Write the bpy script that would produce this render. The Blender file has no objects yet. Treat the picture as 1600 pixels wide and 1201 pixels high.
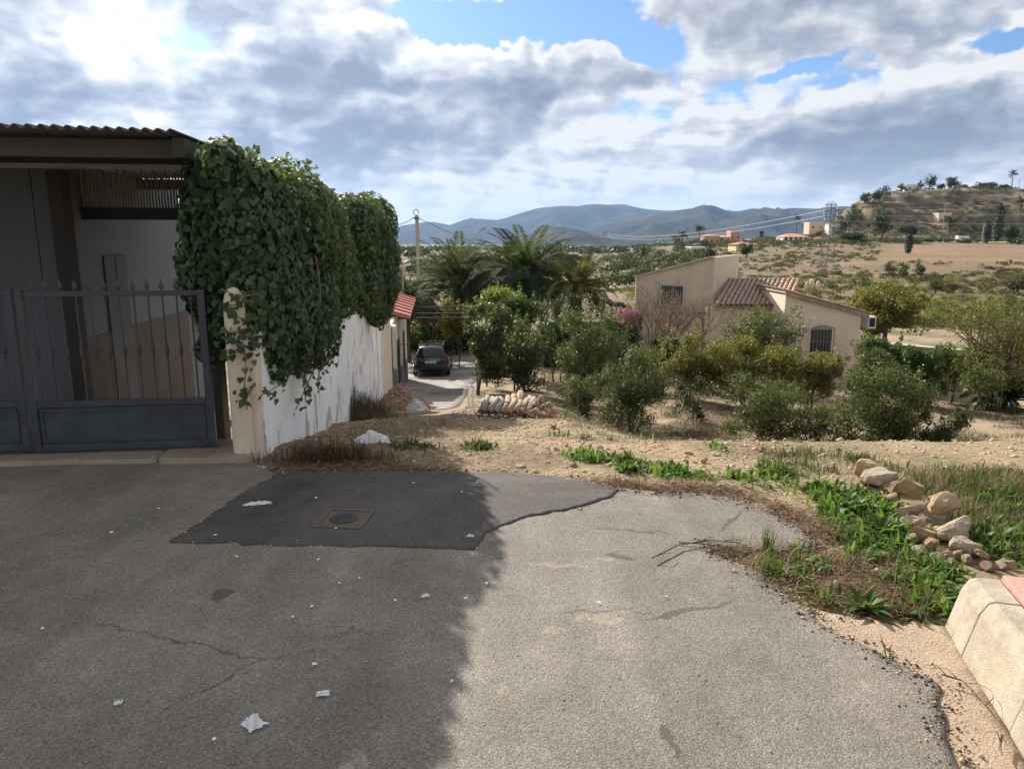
import bpy, bmesh, math, random
import numpy as np
from mathutils import Vector, Matrix

SC = bpy.context.scene
COL = SC.collection
R = math.radians
rng = np.random.default_rng(7)
random.seed(7)

# ------------------------------------------------------------------ camera
PITCH = R(11.2)
FPX = 1133.0
EYE = 1.7
cam_data = bpy.data.cameras.new('camera')
cam_data.sensor_width = 36.0
cam_data.lens = FPX / 1600.0 * 36.0
cam_data.clip_start = 0.05
cam_data.clip_end = 40000.0
cam = bpy.data.objects.new('camera', cam_data)
COL.objects.link(cam)
cam.location = (0, 0, EYE)
cam.rotation_euler = (R(90) - PITCH, 0, 0)
SC.camera = cam

# ------------------------------------------------------------------ exposure
SC.view_settings.view_transform = 'Standard'
SC.view_settings.look = 'None'
SC.view_settings.gamma = 1.0
SC.view_settings.use_curve_mapping = False
SC.view_settings.exposure = 0.95
SC.cycles.use_denoising = True
SC.cycles.max_bounces = 6
SC.cycles.diffuse_bounces = 3
SC.cycles.glossy_bounces = 2
SC.cycles.transmission_bounces = 4
SC.cycles.transparent_max_bounces = 6
SC.cycles.volume_bounces = 0
SC.cycles.caustics_reflective = False
SC.cycles.caustics_refractive = False

# ------------------------------------------------------------------ sun
SUN_AZ = R(-27.0)      # seen from the camera, left of straight ahead (+Y)
SUN_EL = R(30.0)
sun_dir = Vector((math.sin(SUN_AZ) * math.cos(SUN_EL), math.cos(SUN_AZ) * math.cos(SUN_EL), math.sin(SUN_EL)))
sun_data = bpy.data.lights.new('sun', 'SUN')
sun_data.energy = 4.9
sun_data.angle = R(0.55)
sun_data.color = (1.0, 0.93, 0.83)
sun = bpy.data.objects.new('sun', sun_data)
COL.objects.link(sun)
sun.rotation_euler = sun_dir.to_track_quat('Z', 'Y').to_euler()

# ------------------------------------------------------------------ sky
world = bpy.data.worlds.new('World')
SC.world = world
world.use_nodes = True

class NT:
    """small helper to write node graphs"""
    def __init__(self, tree):
        self.t = tree
        self.t.nodes.clear()
    def n(self, kind, **kw):
        nd = self.t.nodes.new(kind)
        for k, v in kw.items():
            setattr(nd, k, v)
        return nd
    def put(self, sock, v):
        if v is None:
            return
        if isinstance(v, bpy.types.NodeSocket):
            self.t.links.new(v, sock)
        else:
            sock.default_value = v
    def math(self, op, a, b=None, c=None, clamp=False):
        nd = self.n('ShaderNodeMath', operation=op, use_clamp=clamp)
        for s, v in zip(nd.inputs, (a, b, c)):
            self.put(s, v)
        return nd.outputs[0]
    def vmath(self, op, a, b=None, scale=None):
        nd = self.n('ShaderNodeVectorMath', operation=op)
        self.put(nd.inputs[0], a)
        if b is not None:
            self.put(nd.inputs[1], b)
        if scale is not None:
            self.put(nd.inputs['Scale'], scale)
        return nd.outputs['Value'] if op in ('LENGTH', 'DOT_PRODUCT', 'DISTANCE') else nd.outputs['Vector']
    def noise(self, vec, scale, detail=4.0, rough=0.5, dist=0.0, out='Fac'):
        nd = self.n('ShaderNodeTexNoise')
        self.put(nd.inputs['Vector'], vec)
        self.put(nd.inputs['Scale'], scale)
        nd.inputs['Detail'].default_value = detail
        nd.inputs['Roughness'].default_value = rough
        nd.inputs['Distortion'].default_value = dist
        return nd.outputs[out]
    def voronoi(self, vec, scale, feature='F1', out='Distance', rand=1.0):
        nd = self.n('ShaderNodeTexVoronoi', feature=feature)
        self.put(nd.inputs['Vector'], vec)
        self.put(nd.inputs['Scale'], scale)
        nd.inputs['Randomness'].default_value = rand
        return nd.outputs[out]
    def ramp(self, fac, stops, interp='LINEAR'):
        nd = self.n('ShaderNodeValToRGB')
        nd.color_ramp.interpolation = interp
        el = nd.color_ramp.elements
        while len(el) < len(stops):
            el.new(0.5)
        for e, (p, c) in zip(el, stops):
            e.position = p
            e.color = tuple(c) + (1.0,) if len(c) == 3 else c
        self.put(nd.inputs['Fac'], fac)
        return nd.outputs['Color']
    def mrange(self, v, a, b, c=0.0, d=1.0, smooth=True):
        nd = self.n('ShaderNodeMapRange')
        nd.interpolation_type = 'SMOOTHSTEP' if smooth else 'LINEAR'
        nd.clamp = True if not smooth else nd.clamp
        self.put(nd.inputs['Value'], v)
        for k, x in zip(('From Min', 'From Max', 'To Min', 'To Max'), (a, b, c, d)):
            self.put(nd.inputs[k], x)
        return nd.outputs['Result']
    def mix(self, fac, a, b, mode='MIX'):
        nd = self.n('ShaderNodeMix', data_type='RGBA', blend_type=mode)
        self.put(nd.inputs['Factor'], fac)
        for s, v in ((nd.inputs[6], a), (nd.inputs[7], b)):
            if not isinstance(v, bpy.types.NodeSocket):
                v = tuple(v) + (1.0,) if len(v) == 3 else v
            self.put(s, v)
        return nd.outputs[2]

def pix_dir(px, py):
    cx = (px - 800.0) / FPX
    cy = (600.5 - py) / FPX
    v = Vector((cx, math.cos(PITCH) + cy * math.sin(PITCH), -math.sin(PITCH) + cy * math.cos(PITCH)))
    return v

def build_sky():
    g = NT(world.node_tree)
    out = g.n('ShaderNodeOutputWorld')
    bg = g.n('ShaderNodeBackground')
    bg.inputs['Strength'].default_value = 0.1
    tc = g.n('ShaderNodeTexCoord')
    d = g.vmath('NORMALIZE', tc.outputs['Generated'])
    sky = g.n('ShaderNodeTexSky', sky_type='NISHITA')
    sky.sun_disc = False
    sky.sun_elevation = SUN_EL
    sky.sun_rotation = SUN_AZ
    sky.altitude = 100.0
    sky.air_density = 1.0
    sky.dust_density = 0.6
    sky.ozone_density = 1.5
    sep = g.n('ShaderNodeSeparateXYZ')
    g.put(sep.inputs[0], d)
    zc = g.math('MAXIMUM', sep.outputs['Z'], 0.0)
    zz = g.math('ADD', zc, 0.13)
    cmb = g.n('ShaderNodeCombineXYZ')
    g.put(cmb.inputs[0], g.math('DIVIDE', sep.outputs['X'], zz))
    g.put(cmb.inputs[1], g.math('DIVIDE', sep.outputs['Y'], zz))
    P = g.vmath('ADD', cmb.outputs[0], (3.1, 7.7, 0.0))
    sz = sun_dir.z + 0.13
    SP = (sun_dir.x / sz + 3.1, sun_dir.y / sz + 7.7, 0.0)
    toS = g.vmath('SUBTRACT', SP, P)
    P2 = g.vmath('ADD', P, g.vmath('SCALE', toS, scale=0.045))
    warp = g.noise(d, 9.0, 4.0, 0.6, 0.0, 'Color')
    dw = g.vmath('ADD', d, g.vmath('SCALE', g.vmath('SUBTRACT', warp, (0.5, 0.5, 0.5)), scale=0.10))

    def blob(px, py, rx, ry):
        c = pix_dir(px, py).normalized()
        s = FPX / 1.06
        v = g.vmath('DIVIDE', g.vmath('SUBTRACT', dw, tuple(c)), (rx / s, rx / s, ry / s))
        return g.mrange(g.vmath('LENGTH', v), 1.0, 0.25)
    def total(lst):
        acc = None
        for (x, y, rx, ry, w) in lst:
            b = g.math('MULTIPLY', blob(x, y, rx, ry), w)
            acc = b if acc is None else g.math('ADD', acc, b)
        return acc
    # where the blue shows through, and where the cloud is deep and grey
    cover = total([(880, 30, 150, 46, -0.40), (700, 22, 120, 34, -0.32), (1010, 70, 60, 40, -0.26), (1270, 96, 80, 16, -0.13), (1560, 62, 80, 14, -0.13), (1420, 80, 120, 30, 0.06), (150, 40, 40, 30, -0.08),
                   (560, 200, 360, 150, 0.16), (1420, 210, 300, 100, 0.16), (1230, 20, 200, 42, 0.14), (60, 110, 150, 110, 0.12), (820, 130, 230, 80, 0.10)])
    deep = total([(440, 150, 260, 120, 0.75), (700, 235, 230, 52, 0.75), (60, 110, 130, 85, 0.55), (120, 185, 180, 20, 0.5), (1420, 225, 260, 75, 0.65), (1250, 12, 150, 32, 0.6), (880, 140, 190, 38, 0.45),
                  (1120, 130, 130, 34, 0.35), (1290, 270, 200, 40, 0.3)])
    bright = total([(190, 70, 110, 120, 0.5), (300, 185, 170, 34, 0.4), (560, 70, 90, 60, 0.35), (700, 80, 160, 50, 0.25), (1150, 200, 260, 70, 0.22), (1450, 110, 170, 36, 0.25), (900, 290, 400, 50, 0.2)])

    nA = g.noise(P, 1.25, 7.0, 0.60, 0.25)
    nB = g.noise(P2, 1.25, 5.0, 0.60, 0.25)
    nD = g.noise(d, 12.0, 8.0, 0.64, 0.3)
    # heaped puffs, lit from the side of the sun
    def puffs(vec):
        q = g.vmath('MULTIPLY', g.vmath('ADD', vec, g.vmath('SCALE', g.vmath('SUBTRACT', warp, (0.5, 0.5, 0.5)), scale=0.07)), (1.0, 1.0, 1.7))
        a_ = g.n('ShaderNodeTexVoronoi', feature='F1'); g.put(a_.inputs['Vector'], q); a_.inputs['Scale'].default_value = 9.0
        a_.inputs['Detail'].default_value = 2.0; a_.inputs['Roughness'].default_value = 0.55; a_.normalize = True
        return g.math('SUBTRACT', 1.0, a_.outputs['Distance'])
    up = (sun_dir - Vector((0.1, 0.97, 0.15))).normalized() * 0.022
    pA = puffs(d); pB = puffs(g.vmath('ADD', d, tuple(up)))
    f0 = g.math('ADD', g.math('MULTIPLY', nA, 0.58), g.math('MULTIPLY', nD, 0.26))
    f0 = g.math('ADD', f0, g.math('MULTIPLY', g.math('SUBTRACT', pA, 0.6), 0.42))
    f = g.math('ADD', g.math('ADD', f0, cover), 0.09)
    alpha = g.mrange(f, 0.44, 0.53)
    core = g.mrange(f, 0.48, 0.82)
    lit = g.math('MULTIPLY_ADD', g.math('SUBTRACT', nA, nB), 2.4, 0.5)
    lit = g.math('ADD', lit, g.math('MULTIPLY', g.math('SUBTRACT', pA, pB), 3.4), clamp=True)
    dk = g.math('MULTIPLY_ADD', core, 0.62, g.math('MULTIPLY', deep, 0.55))
    dk = g.math('SUBTRACT', dk, g.math('MULTIPLY', bright, 0.38))
    dk = g.math('ADD', dk, g.math('MULTIPLY', g.math('SUBTRACT', 0.5, lit), 0.95))
    dk = g.math('ADD', dk, g.math('MULTIPLY', g.math('SUBTRACT', nD, 0.5), -0.9), clamp=True)
    ccol = g.ramp(dk, [(0.0, (0.62, 0.62, 0.61)), (0.2, (0.46, 0.475, 0.50)), (0.5, (0.305, 0.332, 0.375)), (0.8, (0.205, 0.235, 0.29)), (1.0, (0.165, 0.195, 0.25))])
    ccol = g.vmath('SCALE', ccol, scale=7.6)
    # nearness to the sun lifts the cloud around it
    sd = g.vmath('DOT_PRODUCT', d, tuple(sun_dir))
    glow = g.mrange(sd, 0.80, 1.0)
    ccol = g.vmath('SCALE', ccol, scale=g.math('MULTIPLY_ADD', glow, 0.45, 1.0))
    skyc = g.vmath('MULTIPLY', sky.outputs['Color'], (0.40, 0.52, 0.68))
    col = g.mix(alpha, skyc, ccol)
    # pale air low over the horizon
    low = g.mrange(sep.outputs['Z'], 0.13, 0.0)
    col = g.mix(g.math('MULTIPLY', low, 0.62), col, (4.0, 4.2, 4.3))
    g.put(bg.inputs['Color'], col)
    g.t.links.new(bg.outputs[0], out.inputs['Surface'])
build_sky()

# ------------------------------------------------------------------ helpers
def link(o, parent=None):
    COL.objects.link(o)
    if parent is not None:
        o.parent = parent
    return o

def tag(o, label=None, cat=None, group=None, kind=None):
    if label: o['label'] = label
    if cat: o['category'] = cat
    if group: o['group'] = group
    if kind: o['kind'] = kind
    return o

def thing(name, label, cat, loc=(0, 0, 0), rz=0.0, group=None):
    o = bpy.data.objects.new(name, None)
    o.empty_display_size = 0.2
    link(o)
    o.location = loc
    o.rotation_euler = (0, 0, rz)
    return tag(o, label, cat, group)

def np_mesh(name, V, F, mats, smooth=False, tint=None, col=None):
    """V (N,3), F (M,k) with one k"""
    V = np.asarray(V, dtype=np.float32); F = np.asarray(F, dtype=np.int32)
    me = bpy.data.meshes.new(name)
    k = F.shape[1]
    me.vertices.add(len(V)); me.vertices.foreach_set('co', V.ravel())
    me.loops.add(F.size); me.loops.foreach_set('vertex_index', F.ravel())
    me.polygons.add(len(F)); me.polygons.foreach_set('loop_start', np.arange(0, F.size, k, dtype=np.int32))
    if smooth:
        me.polygons.foreach_set('use_smooth', np.ones(len(F), dtype=bool))
    if tint is not None:
        at_ = me.attributes.new('tint', 'FLOAT', 'POINT')
        at_.data.foreach_set('value', np.asarray(tint, dtype=np.float32))
    if col is not None:
        at_ = me.attributes.new('gcol', 'FLOAT_COLOR', 'POINT')
        c4 = np.ones((len(V), 4), dtype=np.float32); c4[:, :3] = col
        at_.data.foreach_set('color', c4.ravel())
    me.materials.append(mats)
    me.update(calc_edges=True)
    return me

class MB:
    """collects simple shapes and builds ONE mesh object"""
    def __init__(self):
        self.v = []; self.f = []
    def add(self, verts, faces):
        b = len(self.v)
        self.v += [tuple(p) for p in verts]
        self.f += [tuple(i + b for i in q) for q in faces]
        return self
    def box(self, x0, x1, y0, y1, z0, z1):
        return self.add([(x0, y0, z0), (x1, y0, z0), (x1, y1, z0), (x0, y1, z0), (x0, y0, z1), (x1, y0, z1), (x1, y1, z1), (x0, y1, z1)],
                        [(0, 3, 2, 1), (4, 5, 6, 7), (0, 1, 5, 4), (1, 2, 6, 5), (2, 3, 7, 6), (3, 0, 4, 7)])
    def hexa(self, p8):
        return self.add(p8, [(0, 3, 2, 1), (4, 5, 6, 7), (0, 1, 5, 4), (1, 2, 6, 5), (2, 3, 7, 6), (3, 0, 4, 7)])
    def bar(self, a, b, w, h=None, up=Vector((0, 0, 1))):
        h = h or w
        a = Vector(a); b = Vector(b); d = (b - a).normalized()
        if abs(d.dot(up)) > 0.98: up = Vector((0, 1, 0))
        s = d.cross(up).normalized(); u = s.cross(d)
        P = []
        for c in (a, b):
            for (i, j) in ((-1, -1), (1, -1), (1, 1), (-1, 1)):
                P.append(c + s * (i * w / 2) + u * (j * h / 2))
        return self.add(P, [(0, 3, 2, 1), (4, 5, 6, 7), (0, 1, 5, 4), (1, 2, 6, 5), (2, 3, 7, 6), (3, 0, 4, 7)])
    def tube(self, pts, radii, n=8, cap=True):
        pts = [Vector(p) for p in pts]
        if not hasattr(radii, '__len__'): radii = [radii] * len(pts)
        b = len(self.v)
        ref = Vector((0.31, 0.77, 0.2)).normalized()
        for i, p in enumerate(pts):
            d = (pts[min(i + 1, len(pts) - 1)] - pts[max(i - 1, 0)])
            d = d.normalized() if d.length > 1e-9 else Vector((0, 0, 1))
            s = d.cross(ref)
            if s.length < 0.1: s = d.cross(Vector((1, 0, 0)))
            s.normalize(); u = s.cross(d)
            for k in range(n):
                a = 2 * math.pi * k / n
                self.v.append(tuple(p + (s * math.cos(a) + u * math.sin(a)) * radii[i]))
        for i in range(len(pts) - 1):
            for k in range(n):
                k2 = (k + 1) % n
                self.f.append((b + i * n + k, b + i * n + k2, b + (i + 1) * n + k2, b + (i + 1) * n + k))
        if cap:
            self.f.append(tuple(b + k for k in reversed(range(n))))
            self.f.append(tuple(b + (len(pts) - 1) * n + k for k in range(n)))
        return self
    def lathe(self, prof, center=(0, 0, 0), n=12):
        b = len(self.v); cx, cy, cz = center
        for (r, z) in prof:
            for k in range(n):
                a = 2 * math.pi * k / n
                self.v.append((cx + r * math.cos(a), cy + r * math.sin(a), cz + z))
        for i in range(len(prof) - 1):
            for k in range(n):
                k2 = (k + 1) % n
                self.f.append((b + i * n + k, b + i * n + k2, b + (i + 1) * n + k2, b + (i + 1) * n + k))
        self.f.append(tuple(b + k for k in reversed(range(n))))
        self.f.append(tuple(b + (len(prof) - 1) * n + k for k in range(n)))
        return self
    def mesh(self, name, mat, smooth=False):
        me = bpy.data.meshes.new(name)
        me.from_pydata(self.v, [], self.f)
        me.materials.append(mat)
        if smooth:
            me.polygons.foreach_set('use_smooth', np.ones(len(me.polygons), dtype=bool))
        me.update()
        return me
    def build(self, name, mat, parent=None, smooth=False, bevel=0.0):
        o = bpy.data.objects.new(name, self.mesh(name, mat, smooth))
        link(o, parent)
        if bevel:
            m = o.modifiers.new('bevel', 'BEVEL'); m.width = bevel; m.segments = 2; m.limit_method = 'ANGLE'
        return o

def obj(name, me, parent=None, loc=None):
    o = bpy.data.objects.new(name, me)
    link(o, parent)
    if loc is not None: o.location = loc
    return o

def copy_tree(o, parent=None):
    c = o.copy(); link(c, parent)
    for ch in list(o.children):
        copy_tree(ch, c)
    return c

# ---- value noise in numpy
def _hash(ix, iy, seed):
    h = (ix.astype(np.int64) * 374761393 + iy.astype(np.int64) * 668265263 + seed * 974634777) & 0x7fffffff
    h = ((h ^ (h >> 13)) * 1274126177) & 0x7fffffff
    return ((h ^ (h >> 16)) & 0xffff) / 65535.0
def vnoise(x, y, seed=0):
    x = np.asarray(x, dtype=float); y = np.asarray(y, dtype=float)
    ix = np.floor(x); iy = np.floor(y)
    fx = x - ix; fy = y - iy
    fx = fx * fx * (3 - 2 * fx); fy = fy * fy * (3 - 2 * fy)
    a = _hash(ix, iy, seed); b = _hash(ix + 1, iy, seed); c = _hash(ix, iy + 1, seed); d = _hash(ix + 1, iy + 1, seed)
    return (a * (1 - fx) + b * fx) * (1 - fy) + (c * (1 - fx) + d * fx) * fy
def fbm(x, y, oct=4, seed=0, gain=0.5):
    s = 0.0; a = 1.0; t = 0.0; f = 1.0
    for i in range(oct):
        s = s + a * vnoise(np.asarray(x) * f + 17.3 * i, np.asarray(y) * f - 9.1 * i, seed + i)
        t += a; a *= gain; f *= 2.03
    return s / t            # 0..1
def ridged(x, y, oct=4, seed=0):
    s = 0.0; a = 1.0; t = 0.0; f = 1.0
    for i in range(oct):
        n = vnoise(np.asarray(x) * f + 5.7 * i, np.asarray(y) * f + 3.3 * i, seed + i)
        s = s + a * (1 - np.abs(2 * n - 1)); t += a; a *= 0.5; f *= 2.07
    return s / t
def sstep(a, b, x):
    t = np.clip((np.asarray(x, dtype=float) - a) / (b - a), 0, 1)
    return t * t * (3 - 2 * t)

# ---- the lie of the land
LY = [-60, 0, 5.0, 6.5, 8, 10, 12, 16, 20, 27, 35, 45, 80, 400]
LZ = [0.9, 0, -.03, -.15, -.48, -.86, -1.25, -2.08, -2.92, -4.05, -4.85, -5.3, -5.6, -7.0]
RY = [-60, 0, 5.0, 6.8, 8, 10, 14, 20, 30, 45, 80, 400]
RZ = [0.9, 0, -.03, -.2, -.68, -1.45, -2.6, -3.75, -4.6, -5.2, -5.5, -6.5]
HILL_ROUGH = True
def hill_mask(x, y):
    n1 = fbm(x / 38.0, y / 38.0, 4, 11) - 0.5
    edge = 219 + 8 * n1
    xe = np.asarray(x) * 452.0 / np.maximum(y, 425.0)
    return n1, sstep(edge - 44, edge + 8, xe + 14 * n1) * sstep(372, 458, y + 40 * n1 - 0.05 * (x - 300)) * (1 - sstep(620, 820, y)) * (1 - sstep(560, 800, x))
def H0(x, y):
    x = np.asarray(x, dtype=float); y = np.asarray(y, dtype=float)
    w = sstep(0.6, 3.2, x)
    z = np.interp(y, LY, LZ) * (1 - w) + np.interp(y, RY, RZ) * w
    yy = np.maximum(y, 1.0); a = x / yy
    z = z - 19.0 * sstep(350, 3000, y)
    ramp = np.clip((y - 75) / 185.0, 0, 1)
    right = sstep(0.10, 0.36, a)
    keep = 1 - sstep(900, 2600, y)
    z = z + right * keep * (7.2 * ramp + 3.0 * sstep(300, 600, y))
    n1, hill = hill_mask(x, y)
    rock = ridged(x / 30.0, y / 30.0, 5, 5) - 0.55
    z = z + hill * 29.5 + (hill * (1 - hill) * 30 + 2.2 * hill) * rock + hill * 3.0 * n1
    # broken ledges of rock on the slopes
    zl = (z + 6) / 4.2
    z = z + hill * (1 - hill) * 4 * 2.6 * (sstep(.25, .75, zl - np.floor(zl)) - (zl - np.floor(zl))) * 1.0
    far = sstep(45, 160, y)
    z = z + far * (fbm(x / 21.0, y / 21.0, 3, 3) - 0.5) * 1.5
    return z
ASPH = None       # asphalt outline, set below
def poly_sd(px, py, poly):
    """signed distance to a polygon, negative inside"""
    px = np.asarray(px, dtype=float); py = np.asarray(py, dtype=float)
    d = np.full(px.shape, 1e18); ins = np.zeros(px.shape, dtype=bool)
    n = len(poly)
    for i in range(n):
        x0, y0 = poly[i]; x1, y1 = poly[(i + 1) % n]
        ex, ey = x1 - x0, y1 - y0
        t = np.clip(((px - x0) * ex + (py - y0) * ey) / (ex * ex + ey * ey + 1e-12), 0, 1)
        d = np.minimum(d, (px - x0 - t * ex) ** 2 + (py - y0 - t * ey) ** 2)
        c = (y0 > py) != (y1 > py)
        xi = (x1 - x0) * (py - y0) / ((y1 - y0) if abs(y1 - y0) > 1e-12 else 1e-12) + x0
        ins ^= c & (px < xi)
    d = np.sqrt(d)
    return np.where(ins, -d, d)
def nearest_on(px, py, poly):
    best = None
    for i in range(len(poly)):
        x0, y0 = poly[i]; x1, y1 = poly[(i + 1) % len(poly)]
        ex, ey = x1 - x0, y1 - y0
        t = max(0, min(1, ((px - x0) * ex + (py - y0) * ey) / (ex * ex + ey * ey + 1e-12)))
        q = (x0 + t * ex, y0 + t * ey)
        dd = (q[0] - px) ** 2 + (q[1] - py) ** 2
        if best is None or dd < best[0]: best = (dd, q)
    return best[1]
def H(x, y):
    x = np.asarray(x, dtype=float); y = np.asarray(y, dtype=float)
    z = H0(x, y)
    near = (1 - sstep(60, 120, y))
    bump = (fbm(x * 1.1, y * 1.1, 4, 21) - 0.5) * 0.16 * sstep(5.5, 11, y) + (fbm(x * 4.0, y * 4.0, 3, 31) - 0.5) * 0.05
    if ASPH is not None:
        sd = np.full(x.shape, 9.0)
        m = (y < 8) & (np.abs(x) < 12)
        if x.shape == ():
            if m: sd = poly_sd(x, y, ASPH)
        else:
            sd[m] = poly_sd(x[m], y[m], ASPH)
        bump = bump * sstep(0.0, 0.7, sd)
    else:
        bump = bump * sstep(5.0, 6.0, y)
    alley = sstep(0.3, 1.0, np.abs(x + 3.3 + 0.02 * (y - 20)) - 1.6)
    al = sstep(15, 18, y) * (1 - sstep(48, 56, y))
    bump = bump * (1 - al * (1 - alley))
    return z + bump * near
def h(x, y): return float(H(np.array([float(x)]), np.array([float(y)]))[0])
def at(px, py, Y):
    d = pix_dir(px, py); t = Y / d.y
    return Vector((d.x * t, Y, EYE + d.z * t))
def ground(px, py, fn=None):
    """walk along the pixel's ray to the ground"""
    d = pix_dir(px, py)
    ys = np.concatenate([np.arange(0.8, 60, 0.02), np.arange(60, 900, 0.5)])
    zs = EYE + d.z / d.y * ys
    hs = (fn or H0)(d.x / d.y * ys, ys)
    k = np.argmax(zs <= hs)
    return (d.x / d.y * ys[k], ys[k])
def ground3(px, py):
    x, y = ground(px, py)
    return Vector((x, y, h(x, y)))

# ------------------------------------------------------------------ materials
def mat(name):
    m = bpy.data.materials.new(name); m.use_nodes = True
    g = NT(m.node_tree)
    o = g.n('ShaderNodeOutputMaterial'); b = g.n('ShaderNodeBsdfPrincipled')
    g.t.links.new(b.outputs[0], o.inputs['Surface'])
    return m, g, b, o
def simple(name, c, rough=0.7, var=0.25, scale=6.0, bump=0.0, bscale=40.0, metal=0.0, spec=0.4, c2=None, coords='Object', detail=6.0):
    """colour with an uneven, weathered look"""
    m, g, b, o = mat(name)
    tc = g.n('ShaderNodeTexCoord'); v = tc.outputs[coords]
    n = g.noise(v, scale, detail, 0.62)
    n2 = g.noise(v, scale * 7.3, 4.0, 0.6)
    nn = g.math('MULTIPLY_ADD', n2, 0.35, g.math('MULTIPLY', n, 0.65))
    lo = tuple(x * (1 - var) for x in c); hi = tuple(min(1, x * (1 + var)) for x in (c2 or c))
    g.put(b.inputs['Base Color'], g.ramp(nn, [(0.3, lo), (0.7, hi)]))
    g.put(b.inputs['Roughness'], g.mrange(n, 0.3, 0.7, max(0.05, rough - 0.12), min(1.0, rough + 0.1)))
    b.inputs['Metallic'].default_value = metal
    b.inputs['Specular IOR Level'].default_value = spec
    if bump:
        bp = g.n('ShaderNodeBump'); bp.inputs['Strength'].default_value = 1.0; bp.inputs['Distance'].default_value = bump
        g.put(bp.inputs['Height'], g.noise(v, bscale, 5.0, 0.6))
        g.put(b.inputs['Normal'], bp.outputs[0])
    return m
def leafy(name, stops, trans=0.35, rough=0.45, spec=0.5):
    """leaves: colour per leaf, light shining through"""
    m, g, b, o = mat(name)
    a = g.n('ShaderNodeAttribute'); a.attribute_name = 'tint'
    tc = g.n('ShaderNodeTexCoord')
    n = g.noise(tc.outputs['Object'], 1.7, 3.0, 0.5)
    f = g.math('ADD', a.outputs['Fac'], g.math('MULTIPLY', g.math('SUBTRACT', n, 0.5), 0.5), clamp=True)
    c = g.ramp(f, stops)
    g.put(b.inputs['Base Color'], c)
    b.inputs['Roughness'].default_value = rough
    b.inputs['Specular IOR Level'].default_value = spec
    tr = g.n('ShaderNodeBsdfTranslucent')
    g.put(tr.inputs['Color'], g.mix(0.55, c, (0.20, 0.26, 0.03), 'ADD') if trans > 0 else c)
    mx = g.n('ShaderNodeMixShader'); mx.inputs[0].default_value = trans
    g.t.links.new(b.outputs[0], mx.inputs[1]); g.t.links.new(tr.outputs[0], mx.inputs[2])
    g.t.links.new(mx.outputs[0], o.inputs['Surface'])
    return m

# ------------------------------------------------------------------ ground
ASPH_PX = [(-60, 737), (0, 729), (260, 724), (395, 729), (430, 743), (600, 739), (790, 742), (900, 752), (965, 767), (1030, 768), (1100, 774), (1160, 785), (1220, 813), (1252, 830), (1285, 856),
           (1240, 862), (1180, 868), (1140, 864), (1098, 856), (1120, 870), (1180, 895), (1215, 925), (1245, 945), (1275, 960), (1288, 985), (1330, 1005), (1400, 1042), (1450, 1066), (1473, 1082), (1465, 1105), (1480, 1130), (1478, 1160), (1492, 1201), (1520, 1290)]
_a = [ground(*p) for p in ASPH_PX]
_rag = []
for i in range(len(_a)):            # a broken, uneven edge
    x0, y0 = _a[i]; _rag.append((x0, y0))
    if 4 <= i < len(_a) - 1:
        x1, y1 = _a[i + 1]
        L_ = math.hypot(x1 - x0, y1 - y0); n_ = max(1, int(L_ / 0.07))
        for k in range(1, n_):
            t = k / n_; w = (random.random() - 0.5) * 0.085
            _rag.append((x0 + (x1 - x0) * t - (y1 - y0) / L_ * w, y0 + (y1 - y0) * t + (x1 - x0) / L_ * w))
ASPH = _rag + [(1.42, 0.9), (1.40, -30), (-16, -30), (-16, 5.15)]
ASPH_C = [(x, y) for (x, y) in ASPH]

def terrain_material():
    m, g, b, o = mat('soil')
    a = g.n('ShaderNodeAttribute'); a.attribute_name = 'gcol'
    geo = g.n('ShaderNodeNewGeometry'); v = geo.outputs['Position']
    n1 = g.noise(v, 0.9, 6.0, 0.6); n2 = g.noise(v, 14.0, 5.0, 0.65); n3 = g.noise(v, 75.0, 3.0, 0.7); n4 = g.noise(v, 0.06, 6.0, 0.65)
    vo = g.voronoi(v, 26.0, 'F1', 'Color')
    t = g.math('MULTIPLY_ADD', n2, 0.9, g.math('MULTIPLY', n3, 0.6))
    t = g.math('ADD', t, g.math('MULTIPLY', n1, 0.5)); t = g.math('ADD', t, g.math('MULTIPLY', n4, 0.5))
    k = g.mrange(t, 0.85, 1.65, 0.55, 1.5, smooth=False)
    c = g.vmath('SCALE', a.outputs['Color'], scale=k)
    sp = g.n('ShaderNodeSeparateColor'); g.put(sp.inputs[0], vo)
    c = g.mix(g.mrange(sp.outputs[0], 0.7, 0.95, 0.0, 0.35), c, g.vmath('SCALE', c, scale=1.55))
    g.put(b.inputs['Base Color'], c)
    b.inputs['Roughness'].default_value = 0.95; b.inputs['Specular IOR Level'].default_value = 0.1
    bp = g.n('ShaderNodeBump'); bp.inputs['Distance'].default_value = 0.05; bp.inputs['Strength'].default_value = 0.9
    hh = g.math('MULTIPLY_ADD', n2, 0.7, g.math('MULTIPLY', n3, 0.3))
    hh = g.math('ADD', hh, g.math('MULTIPLY', n4, 6.0))
    g.put(bp.inputs['Height'], hh); g.put(b.inputs['Normal'], bp.outputs[0])
    return m
M_SOIL = terrain_material()

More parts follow.
